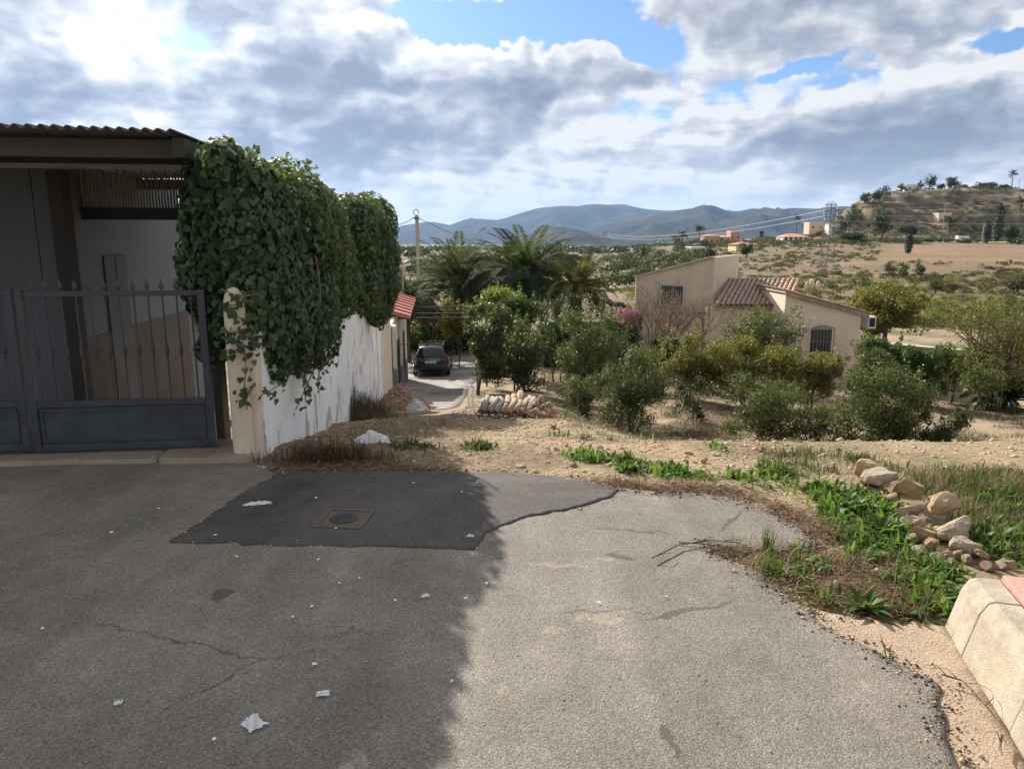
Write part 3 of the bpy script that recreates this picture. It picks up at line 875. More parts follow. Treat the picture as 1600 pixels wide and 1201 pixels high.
GL = Vector((-2.52, 6.03, 0)); GD = Vector((-1.40, -0.19, 0)).normalized()     # gate line, from the column to the left
def build_gate():
    # round column
    cx, cy = -2.245, 5.87; z0 = h(cx, cy) + 0.05
    col = thing('gate_column', 'round cream plastered gate column with ivy climbing over it', 'column', (cx, cy, z0))
    MB().lathe([(0.092, -0.3), (0.090, 0.0), (0.086, 0.6), (0.084, 1.20), (0.080, 1.27), (0.066, 1.33), (0.038, 1.372), (0.01, 1.385)], n=28).build('shaft', M_CREAM, col, smooth=True)
    MB().box(-0.02, 0.135, 0.0, 0.12, -0.3, 0.86).build('pier', M_CREAM, col, bevel=0.02)
    W = 1.45
    for li, (s0, lab) in enumerate(((0.02, 'dark grey iron gate leaf hung beside the round cream column'), (0.02 + W + 0.02, 'dark grey iron gate leaf standing in front of the barred house window'))):
        o = GL + GD * s0; ang = math.atan2(GD.y, GD.x)
        zb = h(o.x, o.y) + 0.058
        g = thing('gate_leaf', lab, 'gate', (o.x, o.y, zb), ang)
        for s in (0.03, W - 0.03):
            MB().box(s - 0.03, s + 0.03, -0.025, 0.025, 0.03, 1.36).build('stile', M_GATE, g, bevel=0.004)
        for (za, zz) in ((0.03, 0.085), (0.40, 0.45), (1.31, 1.352)):
            MB().box(0.061, W - 0.061, -0.02, 0.02, za, zz).build('rail', M_GATE, g, bevel=0.003)
        MB().box(0.062, W - 0.062, -0.004, 0.004, 0.086, 0.399).build('panel', M_GATE, g)
        fr = MB(); fr.box(0.085, W - 0.085, -0.014, 0.014, 0.365, 0.385); fr.box(0.085, W - 0.085, -0.014, 0.014, 0.10, 0.12); fr.box(0.075, 0.095, -0.013, 0.013, 0.12, 0.365); fr.box(W - 0.095, W - 0.075, -0.013, 0.013, 0.12, 0.365)
        fr.build('panel_moulding', M_GATE, g)
        nb = 12
        for k in range(nb):
            s = 0.06 + (W - 0.12) * (k + 0.5) / nb
            b_ = MB().tube([(s, 0, 0.445), (s, 0, 1.315)], 0.0075, 6).build('bar', M_GATE, g)
            MB().lathe([(0.008, 0.80), (0.017, 0.815), (0.010, 0.832), (0.022, 0.856), (0.010, 0.88), (0.017, 0.897), (0.008, 0.912)], (s, 0, 0.0), 8).build('collar', M_GATE, b_, smooth=True)
            MB().add([(s, 0, 1.345), (s - 0.008, -0.006, 1.36), (s + 0.008, -0.006, 1.36), (s + 0.008, 0.006, 1.36), (s - 0.008, 0.006, 1.36), (s - 0.023, 0, 1.385), (s + 0.023, 0, 1.385), (s, -0.008, 1.385), (s, 0.008, 1.385), (s, 0, 1.45)],
                     [(5, 7, 9), (7, 6, 9), (6, 8, 9), (8, 5, 9), (0, 7, 5), (0, 6, 7), (0, 8, 6), (0, 5, 8)]).build('finial', M_GATE, g)
build_gate()

def build_carport():
    c = thing('carport', 'carport with corrugated roof and reed screen behind the grey gate', 'carport', (-4.4, 8.0, h(-4.4, 8.0)))
    ox, oy, oz = c.location
    B = lambda: MB()
    def place(o): o.location = (-ox, -oy, -oz); return o
    # roof sheets, corrugations running back from the gate
    F0 = Vector((-2.50, 5.62, 0)); pitch, amp = 0.089, 0.016
    for k in range(8):
        ncor = 9; n = ncor * 8
        V = []; F = []
        xs = np.linspace(0, ncor * pitch + 0.02, n + 1)
        for row, (dy, zz) in enumerate(((0, 2.49), (2.4, 2.51), (4.8, 2.53))):
            for q in xs:
                s = k * ncor * pitch + q
                p = F0 + GD * s
                zq = zz + amp * math.sin(2 * math.pi * s / pitch) + (0.004 if k % 2 else 0) + 0.012 * math.sin(s * 1.7)
                V.append((p.x - 0.105 * dy, p.y + dy, zq))
        for r_ in range(2):
            for i in range(n):
                F.append((r_ * (n + 1) + i, r_ * (n + 1) + i + 1, (r_ + 1) * (n + 1) + i + 1, (r_ + 1) * (n + 1) + i))
        o = place(MB().add(V, F).build('roof_sheet', M_FIBRE, c, smooth=True))
        md = o.modifiers.new('thick', 'SOLIDIFY'); md.thickness = 0.008; md.offset = -1
    def cross(dy, z0, z1, w, nm, m, s0=0.05, s1=6.6):
        a = F0 + GD * s0 + Vector((-0.105 * dy, dy, 0)); b = F0 + GD * s1 + Vector((-0.105 * dy, dy, 0))
        return place(MB().bar((a.x, a.y, (z0 + z1) / 2), (b.x, b.y, (z0 + z1) / 2), w, z1 - z0).build(nm, m, c))
    cross(0.30, 2.33, 2.465, 0.06, 'fascia_board', M_BROWN)
    cross(1.2, 2.37, 2.485, 0.08, 'purlin', M_DARKWOOD)
    cross(2.3, 2.42, 2.50, 0.06, 'purlin', M_STEEL)
    cross(4.5, 2.36, 2.49, 0.10, 'purlin', M_DARKWOOD)
    cross(2.9, 1.93, 2.06, 0.12, 'beam', M_DARKWOOD, 0.3, 2.4)
    # right edge beam carrying the verge
    a = F0 + Vector((-0.02, 0.1, 2.39)); b = F0 + Vector((-0.105 * 4.6, 4.7, 2.40))
    place(MB().bar(a, b, 0.09, 0.14).build('edge_beam', M_DARKWOOD, c))
    # reed screen: canes side by side above the beam
    for k in range(60):
        s = 0.35 + k * 0.032
        p = F0 + GD * s + Vector((-0.105 * 2.88, 2.88, 0))
        place(MB().tube([(p.x, p.y, 2.06), (p.x + random.uniform(-.006, .006), p.y, 2.40 + random.uniform(0, .08))], 0.011, 5).build('reed', M_REED, c))
    for (px, Y) in ((116, 7.55), (330, 6.75)):
        p = at(px, 500, Y); z0 = h(p.x, p.y)
        place(MB().box(p.x - 0.075, p.x + 0.075, p.y - 0.075, p.y + 0.075, z0 - 0.02, 2.39).build('post', M_DARKWOOD, c, bevel=0.01))
    # house beside it
    hs = thing('plastered_house', 'plastered house with brown skirting and barred window under the carport', 'house', (-4.75, 7.75, h(-4.75, 7.75)))
    hx, hy, hz = hs.location
    def ph(o): o.location = (-hx, -hy, -hz); return o
    S0 = Vector((-4.70, 7.75, 0)); SD = Vector((-0.105, 1, 0)).normalized(); SN = Vector((SD.y, -SD.x, 0))
    def panel(p0, d, l0, l1, z0, z1, off, thick, nm, m, par=hs, n_=None):
        nrm = n_ or SN
        q0 = p0 + d * l0 + nrm * off; q1 = p0 + d * l1 + nrm * off
        q2 = q1 - nrm * thick; q3 = q0 - nrm * thick
        o = MB().hexa([(q.x, q.y, z0) for q in (q0, q1, q2, q3)] + [(q.x, q.y, z1) for q in (q0, q1, q2, q3)]).build(nm, m, par)
        if par is hs: ph(o)
        return o
    FD = Vector((-1, -0.11, 0)).normalized(); FN = Vector((-FD.y, FD.x, 0))
    if FN.y > 0: FN = -FN
    panel(S0, SD, 0, 3.6, -1.0, 2.5, 0, 0.25, 'side_wall', M_HOUSEW)
    panel(S0, SD, -0.012, 3.61, -1.0, 0.63, 0.014, 0.012, 'skirting', M_BROWN)
    panel(S0 - SN * 0.26, FD, 0, 5.5, -0.6, 2.5, 0, 0.25, 'front_wall', M_HOUSEW, n_=FN)
    panel(S0, SD, 0.85, 1.45, -0.5, 1.52, 0.022, 0.03, 'door', M_DOOR)
    panel(S0, SD, 1.14, 1.16, -0.5, 1.5, 0.028, 0.004, 'door_joint', M_BLACK)
    panel(S0, SD, 3.62, 5.6, -1.2, 1.5, -0.2, 0.25, 'rear_wall', M_HOUSEW)
    # barred window on the front wall
    w0 = S0 - SN * 0.26 + FD * 0.55
    panel(w0, FD, 0, 0.9, 0.6, 1.78, 0.004, 0.003, 'window_pane', M_GLASS, n_=FN)
    gr = ph(MB().bar(w0 + FN * .05 + Vector((0, 0, 1.78)), w0 + FD * .9 + FN * .05 + Vector((0, 0, 1.78)), .03).bar(w0 + FN * .05 + Vector((0, 0, .6)), w0 + FD * .9 + FN * .05 + Vector((0, 0, .6)), .03).build('window_grille', M_BLACK, hs))
    for k in range(9):
        p = w0 + FD * (0.9 * k / 8) + FN * 0.05
        MB().bar((p.x, p.y, 0.58), (p.x, p.y, 1.80), 0.014 if 0 < k < 8 else 0.03).build('grille_bar', M_BLACK, gr)
build_carport()

# ------------------------------------------------------------------ plants
def leaf_batch(P, N, size, tip=None, shape='leaf', tint=None, fold=0.25, jit=0.6, aspect=0.5):
    """P (n,3) positions, N (n,3) facing; returns verts, quads, tint"""
    n = len(P)
    N = N + rng.normal(0, jit, (n, 3)); N /= np.linalg.norm(N, axis=1)[:, None] + 1e-9
    T = rng.normal(0, 1, (n, 3)) if tip is None else tip + rng.normal(0, 0.45, (n, 3))
    T = T - N * (T * N).sum(1)[:, None]; T /= np.linalg.norm(T, axis=1)[:, None] + 1e-9
    S = np.cross(N, T)
    sz = (np.asarray(size) * rng.uniform(0.5, 1.3, n))[:, None]
    if shape == 'ivy':
        pr = [(0, 0, 0), (-.46, -.06, fold * .4), (-.48, .38, fold * .5), (0, 1.0, -.1), (.48, .38, fold * .5), (.46, -.06, fold * .4)]
        q = [(0, 3, 2, 1), (0, 5, 4, 3)]
    else:
        a = aspect / 2
        pr = [(0, 0, 0), (-a, .45, fold * a * 1.5), (0, 1.0, -.05), (a, .45, fold * a * 1.5)]
        q = [(0, 3, 2, 1)]
    k = len(pr)
    V = np.empty((n, k, 3))
    for i, (s, t, u) in enumerate(pr):
        V[:, i] = P + S * (s * sz) + T * (t * sz) + N * (u * sz)
    base = (np.arange(n) * k)[:, None]
    F = np.concatenate([base + np.array(qq)[None, :] for qq in q])
    tn = rng.random(n) if tint is None else tint
    return V.reshape(-1, 3), F, np.repeat(tn, k)

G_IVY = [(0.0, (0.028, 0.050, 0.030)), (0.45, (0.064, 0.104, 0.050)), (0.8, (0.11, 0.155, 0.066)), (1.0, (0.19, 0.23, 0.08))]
G_OLIVE = [(0.0, (0.028, 0.040, 0.014)), (0.5, (0.066, 0.085, 0.030)), (0.85, (0.115, 0.130, 0.050)), (1.0, (0.19, 0.19, 0.08))]
G_CITRUS = [(0.0, (0.012, 0.032, 0.010)), (0.5, (0.035, 0.075, 0.018)), (0.9, (0.08, 0.13, 0.03)), (1.0, (0.15, 0.19, 0.05))]
G_POME = [(0.0, (0.05, 0.055, 0.014)), (0.45, (0.12, 0.11, 0.026)), (0.8, (0.21, 0.155, 0.035)), (1.0, (0.32, 0.20, 0.05))]
G_LIME = [(0.0, (0.05, 0.075, 0.014)), (0.5, (0.13, 0.16, 0.025)), (0.85, (0.25, 0.25, 0.04)), (1.0, (0.40, 0.33, 0.05))]
G_DARK = [(0.0, (0.010, 0.020, 0.010)), (0.6, (0.025, 0.042, 0.018)), (1.0, (0.055, 0.075, 0.03))]
G_PALM = [(0.0, (0.018, 0.030, 0.014)), (0.6, (0.044, 0.060, 0.030)), (1.0, (0.10, 0.115, 0.06))]
G_PALMY = [(0.0, (0.06, 0.065, 0.02)), (0.6, (0.14, 0.135, 0.04)), (1.0, (0.27, 0.22, 0.08))]
G_RUST = [(0.0, (0.07, 0.05, 0.025)), (0.5, (0.20, 0.115, 0.05)), (1.0, (0.36, 0.20, 0.08))]
G_MAG = [(0.0, (0.22, 0.02, 0.16)), (1.0, (0.50, 0.05, 0.36))]
G_GRASS = [(0.0, (0.03, 0.07, 0.012)), (0.5, (0.065, 0.14, 0.022)), (1.0, (0.14, 0.23, 0.04))]
G_STRAW = [(0.0, (0.10, 0.07, 0.045)), (0.5, (0.25, 0.18, 0.11)), (1.0, (0.46, 0.37, 0.24))]
G_BROWNL = [(0.0, (0.05, 0.035, 0.025)), (0.6, (0.15, 0.095, 0.06)), (1.0, (0.30, 0.20, 0.12))]
ML = {}
for nm, st, tr in (('ivy_leaf', G_IVY, .28), ('olive_leaf', G_OLIVE, .25), ('citrus_leaf', G_CITRUS, .25), ('pomegranate_leaf', G_POME, .38), ('lime_leaf', G_LIME, .4), ('dark_leaf', G_DARK, .15), ('palm_leaf', G_PALM, .2),
                   ('dry_palm_leaf', G_PALMY, .25), ('rust_leaf', G_RUST, .35), ('magenta_bract', G_MAG, .4), ('weed_leaf', G_GRASS, .35), ('straw', G_STRAW, .2), ('dry_leaf', G_BROWNL, .15)):
    ML[nm] = leafy(nm, st, tr, rough=0.5 if 'palm' not in nm else 0.75, spec=0.16 if nm not in ('straw', 'dry_leaf', 'palm_leaf', 'dry_palm_leaf') else 0.06)
M_BARK = simple('bark', (0.12, 0.09, 0.065), 0.95, 0.4, 6.0, 0.02, 25)
M_TWIG = simple('pale_twig', (0.22, 0.15, 0.105), 0.9, 0.3, 8.0)
M_SHADE = simple('inner_shade', (0.018, 0.022, 0.012), 0.95, 0.3, 8.0)

# ---- ivy over the wall
def build_ivy(name, label, blobs, nleaf, leafsize, single=0, tendrils=()):
    base = Vector(blobs[0][0]); base.z = h(base.x, base.y)
    t = thing(name, label, 'ivy', base)
    C = np.array([b[0] for b in blobs]); RR = np.array([b[1] for b in blobs])
    area = (RR[:, 0] * RR[:, 2] + RR[:, 1] * RR[:, 2] + RR[:, 0] * RR[:, 1]); area /= area.sum()
    P = []; N = []
    want = nleaf; got = 0
    while got < want:
        m = nleaf
        k = rng.choice(len(blobs), m, p=area)
        u = rng.normal(0, 1, (m, 3)); u /= np.linalg.norm(u, axis=1)[:, None]
        rr = 1 - rng.random(m) ** 2 * 0.16
        wob = 1 + 0.26 * (fbm(u[:, 0] * 2.2 + k * 3.7, u[:, 2] * 2.2 + u[:, 1] * 2.0, 4, 81) - 0.5) * 2
        p = C[k] + u * RR[k] * (rr * wob)[:, None]
        inside = np.zeros(m, dtype=bool)
        for j in range(len(blobs)):
            q = (p - C[j]) / RR[j]
            inside |= ((q * q).sum(1) < 0.70) & (k != j)
        keep = ~inside & (p[:, 0] > XW(p[:, 1]) - 1.3) 
        nn = u / RR[k]; nn /= np.linalg.norm(nn, axis=1)[:, None]
        P.append(p[keep]); N.append(nn[keep]); got += keep.sum()
    P = np.concatenate(P)[:want]; N = np.concatenate(N)[:want]
    N[:, 2] += 0.15
    tipd = np.tile(np.array([0, 0, -1.0]), (len(P), 1))
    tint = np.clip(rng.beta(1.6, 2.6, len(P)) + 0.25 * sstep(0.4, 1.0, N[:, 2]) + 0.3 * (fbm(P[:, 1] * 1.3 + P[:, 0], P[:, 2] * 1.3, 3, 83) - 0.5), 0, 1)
    if single:
        vd = np.array([0, 0, EYE]) - P; dist = np.linalg.norm(vd, axis=1); face = (vd * N).sum(1) / dist
        order = np.argsort(np.where(face > 0.35, dist, 99))[:single * 3]; pick = rng.choice(order, single, replace=False)
        lm = []
        for tv in (0.15, 0.3, 0.45, 0.65, 0.9):
            v_, f_, t_ = leaf_batch(np.zeros((1, 3)), np.array([[0, -1.0, 0]]), 1.0, np.array([[0, 0, -1.0]]), 'ivy', np.array([tv]), jit=0.0)
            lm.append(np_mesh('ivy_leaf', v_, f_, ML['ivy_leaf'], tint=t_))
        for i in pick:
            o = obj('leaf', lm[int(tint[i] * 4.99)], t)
            n_ = Vector(N[i]); q = n_.to_track_quat('-Y', 'Z')
            o.rotation_mode = 'QUATERNION'
            o.rotation_quaternion = q @ Vector((0, 1, 0)).rotation_difference(Vector((random.gauss(0, .3), 1, random.gauss(0, .3))))
            o.location = Vector(P[i]) + n_ * 0.03 - base
            sc = leafsize * random.uniform(0.7, 1.2); o.scale = (sc, sc, sc)
        msk = np.ones(len(P), dtype=bool); msk[pick] = False
        P, N, tipd, tint = P[msk], N[msk], tipd[msk], tint[msk]
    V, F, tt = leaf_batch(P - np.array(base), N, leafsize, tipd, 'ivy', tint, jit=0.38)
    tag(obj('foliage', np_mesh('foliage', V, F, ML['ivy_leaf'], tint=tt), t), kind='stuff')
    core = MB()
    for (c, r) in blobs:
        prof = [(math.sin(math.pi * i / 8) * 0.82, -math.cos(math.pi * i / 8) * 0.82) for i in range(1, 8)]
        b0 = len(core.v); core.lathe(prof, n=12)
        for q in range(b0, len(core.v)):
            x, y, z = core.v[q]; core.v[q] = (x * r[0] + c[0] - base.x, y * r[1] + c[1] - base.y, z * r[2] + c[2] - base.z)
    core.build('dark_core', M_SHADE, t, smooth=True)  # added solid core behind the leaves, near-black so gaps read as inner shade
    for k in range(16):
        c, r = blobs[random.randrange(len(blobs))]
        a0 = random.uniform(-.9, .6); q = [Vector((c[0] + r[0] * math.cos(a0 + .12 * i) * .99, c[1] + r[1] * math.sin(a0 + .12 * i), c[2] + r[2] * (.6 - .25 * i))) - base for i in range(5)]
        MB().tube(q, [.009, .008, .007, .005, .003], 5).build('stem', M_TWIG, t)
    for (pts, nl) in tendrils:
        pts = [Vector(p) - base for p in pts]
        tb = MB().tube(pts, [0.006] * len(pts), 5).build('tendril', M_TWIG, t)
        q = []
        for _ in range(nl):
            s = random.random() * (len(pts) - 1); i = int(s); a = pts[i].lerp(pts[min(i + 1, len(pts) - 1)], s - i)
            q.append(a + Vector((random.gauss(0.02, .03), random.gauss(0, .05), random.gauss(0, .03))))
        q = np.array([tuple(x) for x in q])
        V, F, tt = leaf_batch(q, np.tile([0.9, -0.6, 0.1], (nl, 1)), leafsize, np.tile([0, 0, -1.0], (nl, 1)), 'ivy', rng.beta(2, 2, nl) * 0.8, jit=0.4)
        obj('tendril_leaves', np_mesh('tendril_leaves', V, F, ML['ivy_leaf'], tint=tt), t)
    return t
def ivy_outline(pxs, off):
    return sorted(wallpt(px, py, off) for (px, py) in pxs)
TOP = ivy_outline([(352, 232), (372, 218), (395, 209), (420, 222), (450, 230), (478, 248), (496, 270), (508, 298), (518, 335)], 0.2)
BOT = ivy_outline([(352, 560), (396, 605), (425, 600), (445, 585), (471, 572), (500, 540), (512, 522), (540, 505)], 0.2)
blobs = []
for y in np.arange(6.42, 9.5, 0.40):
    zt = np.interp(y, [p[0] for p in TOP], [p[1] for p in TOP]); zb = np.interp(y, [p[0] for p in BOT], [p[1] for p in BOT])
    k = (y - 5.95) / 3.7
    zt += random.uniform(-0.20, -0.10) if y < 7.0 else random.uniform(-0.10, 0.06); zb += random.uniform(-0.28, -0.05)
    bulge = 0.30 + 0.26 * math.sin(math.pi * min(1, k * 1.15)) + random.uniform(-.04, .04)
    bulge *= random.uniform(.8, 1.12); m1 = zb + (zt - zb) * 0.36; m2 = zb + (zt - zb) * 0.68
    blobs.append(((XW(y) - 0.05, y, m1), (bulge * 0.95, 0.50, (zt - zb) * 0.36)))
    blobs.append(((XW(y) - 0.08, y, m2), (bulge * 1.1, 0.48, (zt - zb) * 0.33)))
blobs += [(tuple(at(330, 330, 6.35)), (0.22, 0.3, 0.55)), (tuple(at(318, 420, 6.4)), (0.19, 0.25, 0.42)), (tuple(at(350, 256, 5.9)), (0.19, 0.26, 0.19)), (tuple(at(338, 400, 6.2)), (0.17, 0.2, 0.5)), (tuple(at(345, 500, 6.15)), (0.10, 0.14, 0.32)), (tuple(at(300, 350, 6.3)), (0.10, 0.15, 0.3)), (tuple(at(376, 330, 6.05)), (0.24, 0.28, 0.50)), (tuple(at(392, 285, 6.2)), (0.19, 0.28, 0.22)), (tuple(at(400, 400, 6.3)), (0.14, 0.25, 0.5)), (tuple(at(328, 545, 6.4)), (0.10, 0.15, 0.16))]
tend = []
for (a_, b_, nl) in (((505, 545), (462, 640), 26), ((500, 560), (497, 610), 16), ((440, 600), (408, 618), 12), ((470, 575), (478, 622), 14), ((520, 530), (512, 575), 12)):
    pts = []
    for k in range(6):
        t_ = k / 5
        y_, z_ = wallpt(a_[0] + (b_[0] - a_[0]) * t_, a_[1] + (b_[1] - a_[1]) * t_, 0.12)
        pts.append((XW(y_) + 0.12, y_, z_))
    tend.append((pts, nl))
tend.append(([at(382, 540, 5.73), at(385, 575, 5.73), at(382, 605, 5.73), at(386, 640, 5.73)], 22))
for (ya, yb, nl) in ((452, 462, 16), (478, 470, 30), (482, 500, 18), (520, 512, 30), (526, 540, 16), (548, 540, 22)):
    tend.append(([at(346, ya, 5.80), at(366, (ya + yb) / 2 + 3, 5.72), at(386, yb, 5.73), at(402, yb - 3, 5.85)], nl))
for (a_, b_) in (((385, 262), (397, 225)), ((440, 262), (448, 238)), ((470, 270), (484, 250)), ((345, 250), (338, 222)), ((360, 245), (357, 218))):
    pts = [at(a_[0], a_[1], 6.6 if a_[0] < 420 else 8.3), at((a_[0] + b_[0]) / 2 + 2, (a_[1] + b_[1]) / 2, 6.6 if a_[0] < 420 else 8.3), at(b_[0], b_[1], 6.6 if a_[0] < 420 else 8.3)]
    tend.append((pts, 9))
build_ivy('ivy', 'dense dark green ivy cascading over the white wall beside the gate column', blobs, 26000, 0.052, 290, tend)
blobs2 = []
for (px, py, Y, rx, ry, rz) in ((560, 372, 14.5, .62, .9, .85), (548, 352, 13.6, .5, .7, .6), (530, 440, 11.6, .30, .9, .55), (522, 400, 11.0, .26, .7, .5), (580, 350, 15.5, .55, .8, .62), (585, 420, 15.5, .5, .9, .95), (555, 440, 14.2, .5, .9, .7), (590, 465, 15.8, .36, .8, .62), (600, 400, 16.0, .32, .5, .45)):
    blobs2.append((tuple(at(px, py, Y)), (rx, ry, rz)))
build_ivy('ivy', 'tall rounded ivy clump topping the lower end of the white wall', blobs2, 12000, 0.075, 0, [([at(598, 345, 16), at(604, 362, 16), at(611, 372, 16)], 14), ([at(580, 495, 15.5), at(590, 505, 15.6), at(597, 512, 15.6)], 10)])

# ---- trees
def limb(mb, a, b, r0, r1, wob=0.08, n=5, seg=6):
    a = Vector(a); b = Vector(b); L_ = (b - a).length
    pts = []
    for k in range(n):
        t = k / (n - 1)
        j = Vector((random.gauss(0, 1), random.gauss(0, 1), random.gauss(0, .5))) * (wob * L_ * math.sin(math.pi * t))
        pts.append(a.lerp(b, t) + j)
    mb.tube(pts, [r0 + (r1 - r0) * (k / (n - 1)) for k in range(n)], seg)
    return pts
def crown_points(centres, radii, n, shell=0.45):
    C = np.array(centres); RR = np.array(radii)
    w = RR.prod(1) ** 0.7; w /= w.sum()
    k = rng.choice(len(C), n, p=w)
    u = rng.normal(0, 1, (n, 3)); u /= np.linalg.norm(u, axis=1)[:, None]
    r = rng.random(n) ** shell
    return C[k] + u * RR[k] * r[:, None], u, r
def make_tree(name, label, cat, l, r, t, b, Y, leafmat, nleaf, leaf=0.07, group=None, base_px=None, trunks=1, gap=0.5, clumps=26, trunk_r=0.06, aspect=0.5, twigs=True, flat=1.0, up=0.25, extra=None):
    """crown filling the box l..r, t..b of the photograph at distance Y, standing on the ground there"""
    nleaf = int(nleaf * 1.5); leaf *= 1.12; clumps = int(clumps * 1.25)
    c = at((l + r) / 2, (t + b) / 2, Y)
    e = at(r, (t + b) / 2, Y).x - c.x; hz = (at(0, t, Y).z - at(0, b, Y).z) / 2
    bx = at(base_px, 600, Y).x if base_px else c.x
    gz = h(bx, Y)
    base = Vector((bx, Y, gz))
    root = thing(name, label, cat, base, 0, group)
    rel = c - base
    cen = []; rad = []
    for k in range(clumps):
        for _ in range(40):
            u = Vector((random.uniform(-1, 1), random.uniform(-1, 1), random.uniform(-1, 1)))
            if 0.15 < max(abs(u.z), math.hypot(u.x, u.y)) < 0.9 and u.length < 1.12: break
        s = random.choice((0.16, 0.22, 0.28, 0.40))
        cen.append((rel.x + u.x * e * 0.95, rel.y + u.y * e * 0.9 * flat, max(rel.z + u.z * hz, 0.10))); rad.append((e * s * 1.05, e * s, min(e, hz) * s * 1.1))
    cen.append((rel.x, rel.y, rel.z)); rad.append((e * 0.5, e * 0.45, hz * 0.5))
    # stray shoots out of the crown
    for k in range(max(6, clumps // 2)):
        a = random.uniform(0, 6.28); cz = random.uniform(0.2, 1.0)
        q_ = random.uniform(.86, 1.16); cen.append((rel.x + math.cos(a) * e * (1.05 - 0.4 * cz) * q_, rel.y + math.sin(a) * e * 0.9, rel.z + hz * cz * q_)); rad.append((e * random.uniform(.05, .11), e * 0.08, e * random.uniform(.12, .30)))
    P, U, rr = crown_points(cen, rad, nleaf, gap)
    P[:, 2] = np.maximum(P[:, 2], 0.05)
    N = U * 0.6 + np.array([0, 0, up])
    tint = np.clip(rng.beta(2, 2.4, nleaf) + 0.35 * (fbm(P[:, 0] * 2 + 3, P[:, 2] * 2 + P[:, 1], 3, 91) - 0.5), 0, 1)
    V, F, tt = leaf_batch(P, N, leaf, None, 'leaf', tint, jit=0.55, aspect=aspect)
    obj('crown', np_mesh('crown', V, F, ML[leafmat], tint=tt), root)
    mb = MB()
    tops = []
    for k in range(trunks):
        off = Vector((random.gauss(0, .10 * (trunks > 1)) * e, random.gauss(0, .1 * (trunks > 1)) * e, -0.08))
        fork = Vector((rel.x * 0.5 + off.x * 1.8, rel.y * 0.5 + off.y, max(0.22, (rel.z - hz) + hz * 0.35)))
        limb(mb, off, fork, trunk_r, trunk_r * 0.75, 0.05); tops.append(fork)
    for k in range(len(cen) if twigs else 6):
        f = random.choice(tops)
        limb(mb, f, Vector(cen[k]), trunk_r * 0.45, trunk_r * 0.10, 0.10, 5, 5)
    mb.build('trunk', M_BARK, root, smooth=True)
    return root

# ------------------------------------------------------------------ orchard and garden trees
SH = 'green orchard shrubs on the slope'
make_tree('citrus_tree', 'round dense grey-green tree beside the lane, behind the roof tile stack', 'tree', 748, 868, 496, 612, 28.5, 'olive_leaf', 8500, 0.10, trunks=3, trunk_r=0.05, clumps=34)
make_tree('citrus_tree', 'loose leafy tree overhanging the lane beside the parked car', 'tree', 718, 806, 474, 590, 27, 'olive_leaf', 8000, 0.11, trunks=2, trunk_r=0.06, clumps=28, base_px=748)
make_tree('fruit_tree', 'yellow-green leafy tree rising under the largest palm', 'tree', 745, 825, 452, 500, 36, 'lime_leaf', 3800, 0.13, trunks=2, trunk_r=0.07, clumps=24)
make_tree('fruit_tree', 'dark leafy tree standing between the clipped hedge and the palms', 'tree', 770, 850, 462, 520, 34, 'citrus_leaf', 5000, 0.12, trunks=1, trunk_r=0.07, clumps=20)
make_tree('olive_shrub', 'tall grey-green shrub with small upright leaves growing beyond the stone heap', 'shrub', 860, 975, 480, 632, 24, 'olive_leaf', 12000, 0.085, trunks=5, trunk_r=0.03, clumps=44, gap=0.6, aspect=0.36)
make_tree('olive_shrub', 'grey-green shrub growing on the near edge of the orchard bank', 'shrub', 930, 1045, 552, 664, 20.5, 'olive_leaf', 10000, 0.075, trunks=6, trunk_r=0.025, clumps=40, gap=0.6, aspect=0.36)
make_tree('olive_shrub', 'small sparse shrub with bare lower stems at the gravel edge', 'shrub', 880, 945, 585, 655, 20.0, 'olive_leaf', 2600, 0.07, trunks=4, trunk_r=0.02, clumps=24, gap=0.7, aspect=0.36)
make_tree('citrus_tree', 'small deep green citrus bush between the bare trees and the yellowing trees', 'bush', 1012, 1062, 525, 575, 29, 'citrus_leaf', 3500, 0.11, trunks=2, trunk_r=0.04, clumps=18)
make_tree('pomegranate_tree', 'yellowing fruit tree beside the small deep green citrus bush', 'tree', 1028, 1130, 524, 610, 27, 'pomegranate_leaf', 8000, 0.085, trunks=2, trunk_r=0.045, clumps=34)
make_tree('pomegranate_tree', 'broad yellow-green fruit tree in front of the tiled house porch', 'tree', 1110, 1235, 534, 614, 26, 'pomegranate_leaf', 9000, 0.085, trunks=2, trunk_r=0.05, clumps=38)
make_tree('pomegranate_tree', 'yellow-brown fruit tree in front of the arched barred window', 'tree', 1215, 1320, 548, 618, 25.5, 'pomegranate_leaf', 7000, 0.085, trunks=2, trunk_r=0.05, clumps=36)
make_tree('fig_tree', 'upright olive-green tree reaching above the eave of the house', 'tree', 1122, 1258, 482, 575, 31, 'olive_leaf', 4600, 0.11, trunks=3, trunk_r=0.06, clumps=40, gap=0.6)
make_tree('olive_shrub', 'loose leafy shrub below the broad yellow-green tree', 'shrub', 1128, 1262, 588, 690, 18.5, 'olive_leaf', 8500, 0.07, trunks=6, trunk_r=0.022, clumps=44, gap=0.65, aspect=0.38)
make_tree('citrus_shrub', 'big glossy shrub on the slope behind the rock pile', 'shrub', 1312, 1450, 580, 708, 16.2, 'olive_leaf', 11000, 0.07, trunks=6, trunk_r=0.022, clumps=46, gap=0.62, aspect=0.42)
make_tree('citrus_shrub', 'slim leafy shrub beside the big glossy shrub on the slope', 'shrub', 1440, 1515, 630, 712, 15.5, 'olive_leaf', 3200, 0.065, trunks=4, trunk_r=0.018, clumps=24, gap=0.7, aspect=0.42)
make_tree('citrus_shrub', 'upright leafy shrub between the yellow tree and the big glossy shrub', 'shrub', 1315, 1385, 540, 640, 21, 'olive_leaf', 4800, 0.075, trunks=4, trunk_r=0.022, clumps=28, gap=0.65, aspect=0.4)
